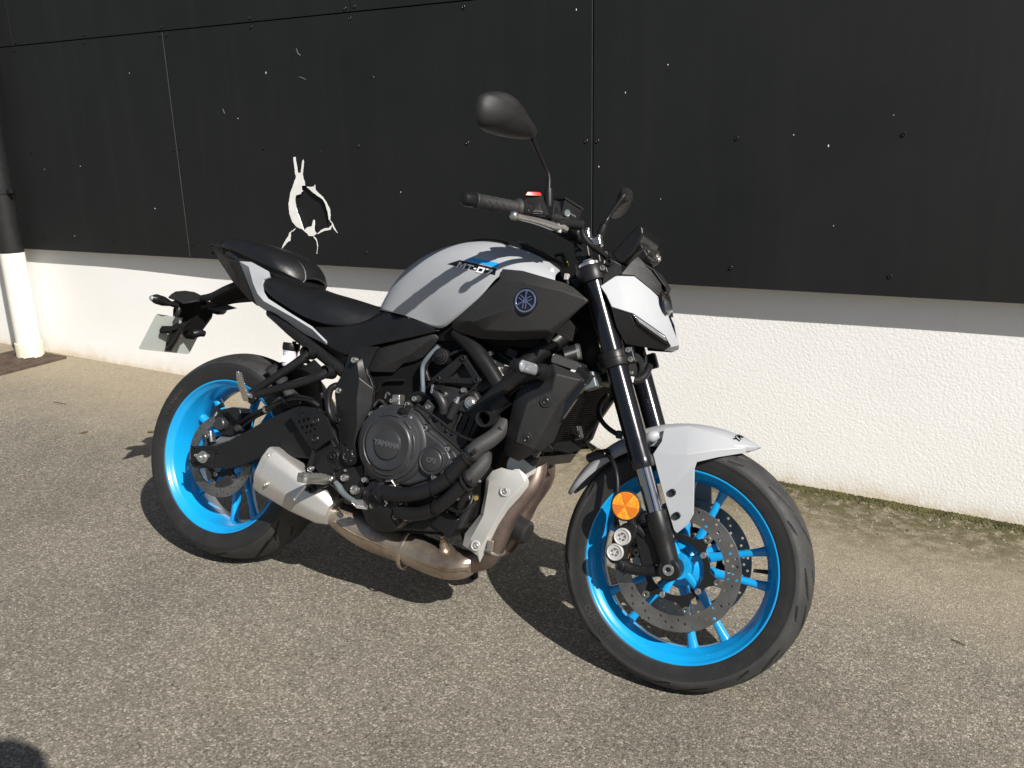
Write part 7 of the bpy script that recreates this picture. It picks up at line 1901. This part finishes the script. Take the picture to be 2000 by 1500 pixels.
panel('shroud_lip', 'black_satin', SH, [(1.022, -0.14, 0.5052), (1.038, -0.14, 0.5332), (1.0569, -0.138, 0.5376), (1.0717, -0.136, 0.5238), (1.0605, -0.1, 0.5375), (1.0848, -0.06, 0.5448), (1.1171, -0.06, 0.5311), (1.0978, -0.09, 0.5183), (1.0718, -0.13, 0.525), (1.0701, -0.136, 0.5173)], [(0, 1, 2, 3, 9), (3, 4, 5, 7, 8), (5, 6, 7)], 0.005, 0.002, out=(.4, -1, 0), both=True)
box('lip_bracket', 'black_satin', SH, [(1.0954, -0.05, 0.5671)][0], (.022, .03, .034), Matrix.Rotation(math.radians(-24), 3, 'Y'), 0.004)
bolt(SH, [(1.1058, -0.078, 0.5678)][0], 0.006, 'dark_bolt')
for sg in (1, -1):
    TS = part('front_turn_signal')
    f = (lambda p: Vector(p)) if sg == 1 else (lambda p: Vector((p[0], -p[1], p[2])))
    qa, qb = [f(p) for p in [(1.0319, -0.318, 0.7119), (1.0366, -0.245, 0.7064)]]
    ax_ = (qb - qa)
    def pill(r_w, r_h, dep, nm, mt, off):
        c0_ = (qa + qb) / 2
        d1_ = ax_.normalized()
        fn = Vector((.86, -.5 * sg, .05))
        fn = (fn - d1_ * fn.dot(d1_)).normalized()
        up_ = fn.cross(d1_).normalized()
        hl = ax_.length / 2 - r_h * .5
        outl = []
        for k in range(20):
            a = 2 * PI * k / 20
            s1 = hl if math.cos(a) >= 0 else -hl
            outl.append((s1 + r_h * math.cos(a) * 1.0, r_h * math.sin(a)))
        rings = []
        for s_, h_ in dep:
            rings.append([c0_ + d1_ * (x_ * (1 - (1 - s_) * .45)) + up_ * (y_ * s_) + fn * (h_ + off) for x_, y_ in outl])
        return loft(nm, mt, TS, rings, angle=45)
    pill(0, .0165, ((.6, -.024), (.92, -.016), (1, -.004), (1, .004), (.93, .006)), 'signal_housing', 'black_satin', 0)
    pill(0, .0140, ((1, .0), (1, .006), (.85, .009), (.4, .0105)), 'signal_lens', 'lens', 0.002)
    pill(0, .0130, ((1, .0), (.9, .0015), (.5, .002)), 'signal_reflector', 'silver', 0.001)
    st_ = [f(p) for p in [(1.0351, -0.245, 0.7074), (1.0403, -0.22, 0.706), (1.0419, -0.185, 0.7033)]]
    tube('signal_stalk', 'hose', TS, st_, [.0115, .0135, .016], 18, 3)
    for k in range(3):
        lathe('stalk_ring', 'hose', TS, [(0.012 + k * .0015, -.003), (0.017 + k * .0018, -.002), (0.017 + k * .0018, .002), (0.012 + k * .0015, .003)], st_[1].lerp(st_[2], k * .35), st_[2] - st_[1], 24)
YC = part('throttle_cables')
tube('yellow_cable', 'yellow', YC, [(0.9812, -0.03, 1.0034), (0.9991, -0.04, 0.986), (1.0205, -0.05, 0.9639), (1.0382, -0.05, 0.9394)], 0.0035, 8, 5)
tube('black_cable', 'hose', YC, [(0.9465, -0.02, 0.9985), (0.9564, -0.02, 1.0086), (0.9775, -0.03, 1.0085), (0.993, -0.04, 0.9894), (1.0128, -0.05, 0.9593), (1.0326, -0.05, 0.922), (1.0475, -0.04, 0.8923)], 0.005, 8, 5)
tube('grey_cable', 'steel', YC, [(1.0129, -0.07, 0.9548), (1.0174, -0.07, 0.9435), (1.0224, -0.07, 0.9298)], 0.005, 8)
box('cable_joint', 'silver', YC, [(1.0161, -0.072, 0.9483)][0], (.012, .012, .016), None, 0.002)
box('loom_block', 'dark_void', YC, V(1.03, 0, .93), (.05, .13, .10), Matrix.Rotation(math.radians(-24), 3, 'Y'), 0.006)

# ------------------------------------------------------------------ number plate holder
PH = part('plate_holder')
tube('holder_arm', 'black_satin', PH, [(-0.0752, -0.03, 0.8349), (-0.1254, -0.03, 0.8142), (-0.1758, -0.028, 0.7903), (-0.2248, -0.02, 0.7801)], [.013, .012, .011, .010], 10, 3)
tube('holder_arm', 'black_satin', PH, [(-0.083, 0.04, 0.8023), (-0.1472, 0.032, 0.7883), (-0.2094, 0.022, 0.7675), (-0.25, 0.01, 0.7552)], [.013, .012, .012, .012], 10, 3)
panel('arm_web', 'black_satin', PH, [(-0.0682, -0.03, 0.8419), (-0.1007, -0.034, 0.8367), (-0.1442, -0.032, 0.8122), (-0.1952, -0.022, 0.7828), (-0.1974, 0.02, 0.7718), (-0.1396, 0.035, 0.7894), (-0.0997, 0.045, 0.7997), (-0.0845, 0.03, 0.8138)], [(0, 1, 6, 7), (1, 2, 5, 6), (2, 3, 4, 5)], 0.010, 0.003, out=(0, -.4, 1))
def pr(nm, mt, s_, w1):
    return s_
tpv = [(-0.3261, -0.062, 0.7677), (-0.3277, -0.05, 0.7791), (-0.3309, -0.03, 0.7907), (-0.3211, 0, 0.7984), (-0.2992, 0.018, 0.7981), (-0.2739, 0.03, 0.7888), (-0.2414, 0.03, 0.7803), (-0.2287, 0.005, 0.7733), (-0.2284, -0.03, 0.7719), (-0.2412, -0.05, 0.7631), (-0.2602, -0.06, 0.7566), (-0.2814, -0.066, 0.7634)]
panel('holder_hood', 'black_plastic', PH, tpv, [(0, 1, 11), (1, 2, 10, 11), (2, 3, 9, 10), (3, 4, 8, 9), (4, 5, 7, 8), (5, 6, 7)], 0.006, 0.002, out=(0, -.4, 1))
bl = [(-0.3193, -0.03, 0.7645), (-0.3021, -0.02, 0.7593), (-0.2702, 0.005, 0.7724), (-0.2414, 0.02, 0.774), (-0.2359, 0.04, 0.7571), (-0.2347, 0.045, 0.7361), (-0.2642, 0.05, 0.7016), (-0.2821, 0.05, 0.6777), (-0.2998, 0.045, 0.6548), (-0.325, 0.03, 0.6538), (-0.3356, 0.01, 0.6759), (-0.3467, -0.01, 0.7026), (-0.3395, -0.022, 0.732)]
bk = [Vector(p) + Vector((-.030, .030, -.012)) for p in bl]
n = len(bl)
o = mesh('holder_body', [Vector(p) for p in bl] + bk, [tuple(range(n)), tuple(range(2 * n - 1, n - 1, -1))] + [(i, (i + 1) % n, n + (i + 1) % n, n + i) for i in range(n)], 'dark_void', PH)  # near-black colour paints in the deep shade below the hood
bevel(o, 0.002)
sp = [(-0.2274, 0, 0.7694), (-0.197, 0.03, 0.7764), (-0.1425, 0.05, 0.7647), (-0.1737, 0.044, 0.7541), (-0.2197, 0.01, 0.7451)]
panel('holder_fin', 'black_satin', PH, sp, [(0, 1, 2, 3, 4)], 0.008, 0.001, out=(0, -1, 0))
tg = [(-0.2835, -0.022, 0.6949), (-0.269, -0.012, 0.7042), (-0.2869, -0.02, 0.6782), (-0.3005, -0.026, 0.6298), (-0.3155, -0.03, 0.6012), (-0.3354, -0.036, 0.5982), (-0.3359, -0.036, 0.6246), (-0.3266, -0.034, 0.6591), (-0.3072, -0.03, 0.6881)]
bk = [Vector(p) + Vector((-.012, .016, -.004)) for p in tg]
n = len(tg)
o = mesh('holder_tongue', [Vector(p) for p in tg] + bk, [tuple(range(n)), tuple(range(2 * n - 1, n - 1, -1))] + [(i, (i + 1) % n, n + (i + 1) % n, n + i) for i in range(n)], 'black_satin', PH)
bevel(o, 0.002)
tube('tongue_rib', 'black_satin', PH, [(-0.2896, -0.03, 0.6769), (-0.2983, -0.034, 0.6508), (-0.307, -0.038, 0.6247), (-0.319, -0.04, 0.6049)], 0.005, 8, 3)
tube('tongue_rib', 'black_satin', PH, [(-0.3117, -0.038, 0.6736), (-0.3169, -0.042, 0.6528), (-0.3208, -0.042, 0.6259)], 0.004, 8, 3)
w1 = [(-0.3266, -0.078, 0.6612), (-0.3224, -0.074, 0.6751), (-0.3046, -0.05, 0.6797), (-0.2956, -0.036, 0.6953), (-0.2871, -0.036, 0.6733), (-0.3183, -0.046, 0.6588), (-0.3275, -0.074, 0.6549)]
bk = [Vector(p) + Vector((-.010, .010, -.006)) for p in w1]
n = len(w1)
o = mesh('holder_wing', [Vector(p) for p in w1] + bk, [tuple(range(n)), tuple(range(2 * n - 1, n - 1, -1))] + [(i, (i + 1) % n, n + (i + 1) % n, n + i) for i in range(n)], 'black_satin', PH)
bevel(o, 0.0015)
tube('holder_nub', 'black_satin', PH, [(-0.2503, -0.01, 0.6636), (-0.2401, 0.005, 0.6696), (-0.2351, 0.02, 0.6684)], [.014, .013, .010], 12, 2)
tube('lamp_bracket', 'black_frame', PH, [(-0.3151, -0.045, 0.7547), (-0.2902, -0.044, 0.7344), (-0.2969, -0.046, 0.7105)], 0.008, 8, 2)
NP = part('number_plate')
pc = [Vector(p) for p in [(-0.3183, -0.105, 0.7142), (-0.3739, -0.105, 0.5911), (-0.3815, 0.105, 0.5802), (-0.3165, 0.105, 0.7156)]]
# true rectangle in its own plane
ct = sum(pc, Vector()) / 4
dn_ = ((pc[1] + pc[2]) - (pc[0] + pc[3])).normalized()
rt_ = Vector((0, -1, 0))
outl = []
for sx_, sz_ in ((1, -1), (1, 1), (-1, 1), (-1, -1)):
    c_ = ct + rt_ * (sx_ * .097) + dn_ * (sz_ * .057)
    for k in range(5):
        a = {(1, -1): 90, (1, 1): 0, (-1, 1): -90, (-1, -1): -180}[(sx_, sz_)] - k * 22.5
        outl.append(c_ + rt_ * (.008 * math.cos(math.radians(a))) - dn_ * (.008 * math.sin(math.radians(a))))
n = len(outl)
pn = rt_.cross(dn_).normalized()
if pn.x < 0: pn = -pn
o = mesh('plate_sheet', [p + pn * .001 for p in outl] + [p - pn * .001 for p in outl], [tuple(range(n)), tuple(range(2 * n - 1, n - 1, -1))] + [(i, (i + 1) % n, n + (i + 1) % n, n + i) for i in range(n)], 'plate', NP)
for sg in (1, -1):
    TS = part('rear_turn_signal')
    if sg == 1:
        pts = [(-0.293, -0.155, 0.755), (-0.2898, -0.14, 0.7542), (-0.2882, -0.115, 0.7514), (-0.2882, -0.09, 0.7482), (-0.2919, -0.055, 0.7459)]
    else:
        pts = [Vector((p[0], -p[1], p[2])) for p in [(-0.293, -0.155, 0.755), (-0.2898, -0.14, 0.7542), (-0.2882, -0.115, 0.7514), (-0.2882, -0.09, 0.7482), (-0.2919, -0.055, 0.7459)]]
    tube('signal_housing', 'black_satin', TS, pts[:4], [.009, .0155, .0155, .010], 14, 4)
    tube('signal_stalk', 'hose', TS, pts[3:], [.0085, .010], 12)
    lathe('signal_tip', 'lens', TS, [(0.0, .006), (0.006, .005), (0.0092, .0)], pts[0], Vector(pts[0]) - Vector(pts[1]), 14)

# ------------------------------------------------------------------ left side: stand, peg, sprocket cover, chain guard
LS = part('side_stand')
tube('stand_leg', 'black_frame', LS, [V(.70, -.10, .30), V(.73, -.20, .15), V(.745, -.262, .0)], [.013, .012, .012], 14, 3)
foot = V(.75, -.275, -.006)
LS2 = box('stand_foot', 'dark_bolt', LS, V(.75, -.270, .088 - .085), (.07, .05, .008), Matrix.Rotation(math.radians(-17.6), 3, 'X'), 0.002)
LP_ = part('left_footpeg_assembly')
prism('bracket_plate', 'black_frame', LP_, mirror([(0.389, -0.158, 0.3963), (0.4097, -0.158, 0.4168), (0.4713, -0.158, 0.4162), (0.5242, -0.158, 0.3813), (0.5619, -0.158, 0.3635), (0.5729, -0.158, 0.2902), (0.5118, -0.158, 0.2793), (0.4586, -0.158, 0.3232), (0.4015, -0.158, 0.3547)]), -0.138, 0.004)
tube('peg_bar', 'peg_rubber', LP_, [V(.47, -.18, .35), V(.46, -.285, .35)], 0.014, 12)
LE = part('left_engine_cover')
lathe('generator_cover', 'engine', LE, [(0.0, .03), (0.06, .03), (0.075, .022), (0.085, .0), (0.085, -.05)], V(.72, -.15, .44), (0, 1, 0), 40)
lathe('sprocket_cover', 'engine_dark', LE, [(0.0, .02), (0.04, .02), (0.05, .0), (0.05, -.05)], V(.56, -.13, .43), (0, 1, 0), 32)
CHN = part('drive_chain')
for dz in (.05, -.05):
    tube('chain_run', 'dark_bolt', CHN, [V(.0, -.11, .315 + dz * 1.5), V(.56, -.11, .43 + dz * .75)], 0.008, 8)
lathe('rear_sprocket', 'steel', CHN, [(0.04, .003), (0.092, .003), (0.092, -.003), (0.04, -.003)], V(0, -.11, .315), (0, 1, 0), 48, True)

# ------------------------------------------------------------------ the photographer, whose shadow reaches the lower left corner
M['coat'] = mat('dark_jacket_cloth', (0.03, 0.032, 0.04), 0.85, grain=(300, 0.4, 0.001))
M['skin'] = mat('skin', (0.55, 0.36, 0.27), 0.5)
M['hair'] = mat('short_brown_hair', (0.035, 0.022, 0.014), 0.6, grain=(500, 0.6, 0.002))
M['denim'] = mat('dark_jeans', (0.025, 0.032, 0.055), 0.85)
per = empty('person')
per.matrix_world = Matrix.Translation((0.03, -3.33, 0)) @ rot('Z', 20)
tag(per, 'person in dark jacket and jeans standing in front of the motorcycle holding up a phone', 'person')
def skin_body(name, mt, joints, bones, root=0, sub=2):
    """joints: (position, radius x, radius y)"""
    me = bpy.data.meshes.new(name)
    me.from_pydata([j[0] for j in joints], bones, [])
    o = bpy.data.objects.new(name, me)
    COL.objects.link(o)
    k = o.modifiers.new('skin', 'SKIN')
    k.use_smooth_shade = True
    for i, j in enumerate(joints):
        d = me.skin_vertices[0].data[i]
        d.radius = (j[1], j[2])
        d.use_root = (i == root)
    k2 = o.modifiers.new('sub', 'SUBSURF')
    k2.levels = sub
    k2.render_levels = sub
    me.materials.append(M[mt])
    o.parent = per
    return o
J = [((0, -.04, .93), .15, .11), ((0, -.03, 1.10), .14, .10), ((0, -.01, 1.28), .16, .115), ((0, .01, 1.42), .10, .08), ((0, .05, 1.50), .052, .055), ((0, .10, 1.555), .06, .07), ((0, .125, 1.63), .078, .092), ((0, .13, 1.69), .055, .065),
     ((.19, -.01, 1.385), .06, .06), ((.25, .00, 1.15), .046, .046), ((.255, .05, 1.17), .036, .036), ((.20, .075, 1.25), .028, .024),
     ((-.19, -.01, 1.385), .06, .06), ((-.23, .02, 1.14), .046, .046), ((-.09, .06, 1.18), .036, .036), ((.02, .075, 1.24), .028, .024)]
Bn = [(0, 1), (1, 2), (2, 3), (3, 4), (4, 5), (5, 6), (6, 7), (3, 8), (8, 9), (9, 10), (10, 11), (3, 12), (12, 13), (13, 14), (14, 15)]
J += [((.09, -.04, .86), .092, .095), ((.10, -.01, .50), .062, .068), ((.105, -.05, .10), .042, .045), ((.11, .09, .045), .04, .03),
      ((-.09, -.04, .86), .092, .095), ((-.10, -.02, .50), .062, .068), ((-.105, -.06, .10), .042, .045), ((-.115, .08, .045), .04, .03)]
Bn += [(0, 16), (16, 17), (17, 18), (18, 19), (0, 20), (20, 21), (21, 22), (22, 23)]
skin_body('body', 'coat', J, Bn)
lathe('face', 'skin', per, [(0.0, .034), (.03, .030), (.052, .016), (.066, -.012), (.072, -.05)], (0, .17, 1.612), (0, 1, -.18), 28)
lathe('nose', 'skin', per, [(0.0, .024), (.009, .016), (.015, 0), (.012, -.02)], (0, .205, 1.598), (0, 1, -.35), 12)
for sx_ in (-1, 1):
    lathe('ear', 'skin', per, [(0.0, .008), (.014, .006), (.022, 0), (.018, -.01)], (.083 * sx_, .12, 1.615), (sx_, .2, 0), 14)
    lathe('eye', 'white', per, [(0.0, .009), (.007, .006), (.010, 0)], (.03 * sx_, .192, 1.625), (0, 1, -.2), 14)
lathe('hair', 'hair', per, [(0.0, .118), (.05, .108), (.084, .075), (.098, .03), (.094, -.02), (.07, -.06)], (0, .105, 1.625), (0, -.25, 1), 28)
for sx_, bx in ((1, .20), (-1, .02)):
    for k in range(4):
        z_ = 1.295 - k * .019
        tube('finger', 'skin', per, [(bx - .008 * sx_, .078, z_ - .012), (bx + .004 * sx_, .100, z_), (bx - .020 * sx_, .108, z_ + .004)], [.0085, .008, .0065], 8, 3)
    tube('thumb', 'skin', per, [(bx, .075, 1.25), (bx - .02 * sx_, .080, 1.29), (bx - .04 * sx_, .084, 1.30)], [.011, .010, .008], 8, 3)
ph = box('phone', 'black_gloss', None, (0, 0, 0), (.145, .008, .071), None, .003)
ph.matrix_world = Matrix.Translation((-0.002, -3.215, 1.285)) @ rot('Z', 26) @ rot('X', -17)
tag(ph, 'black phone held up in both hands by the person', 'phone')
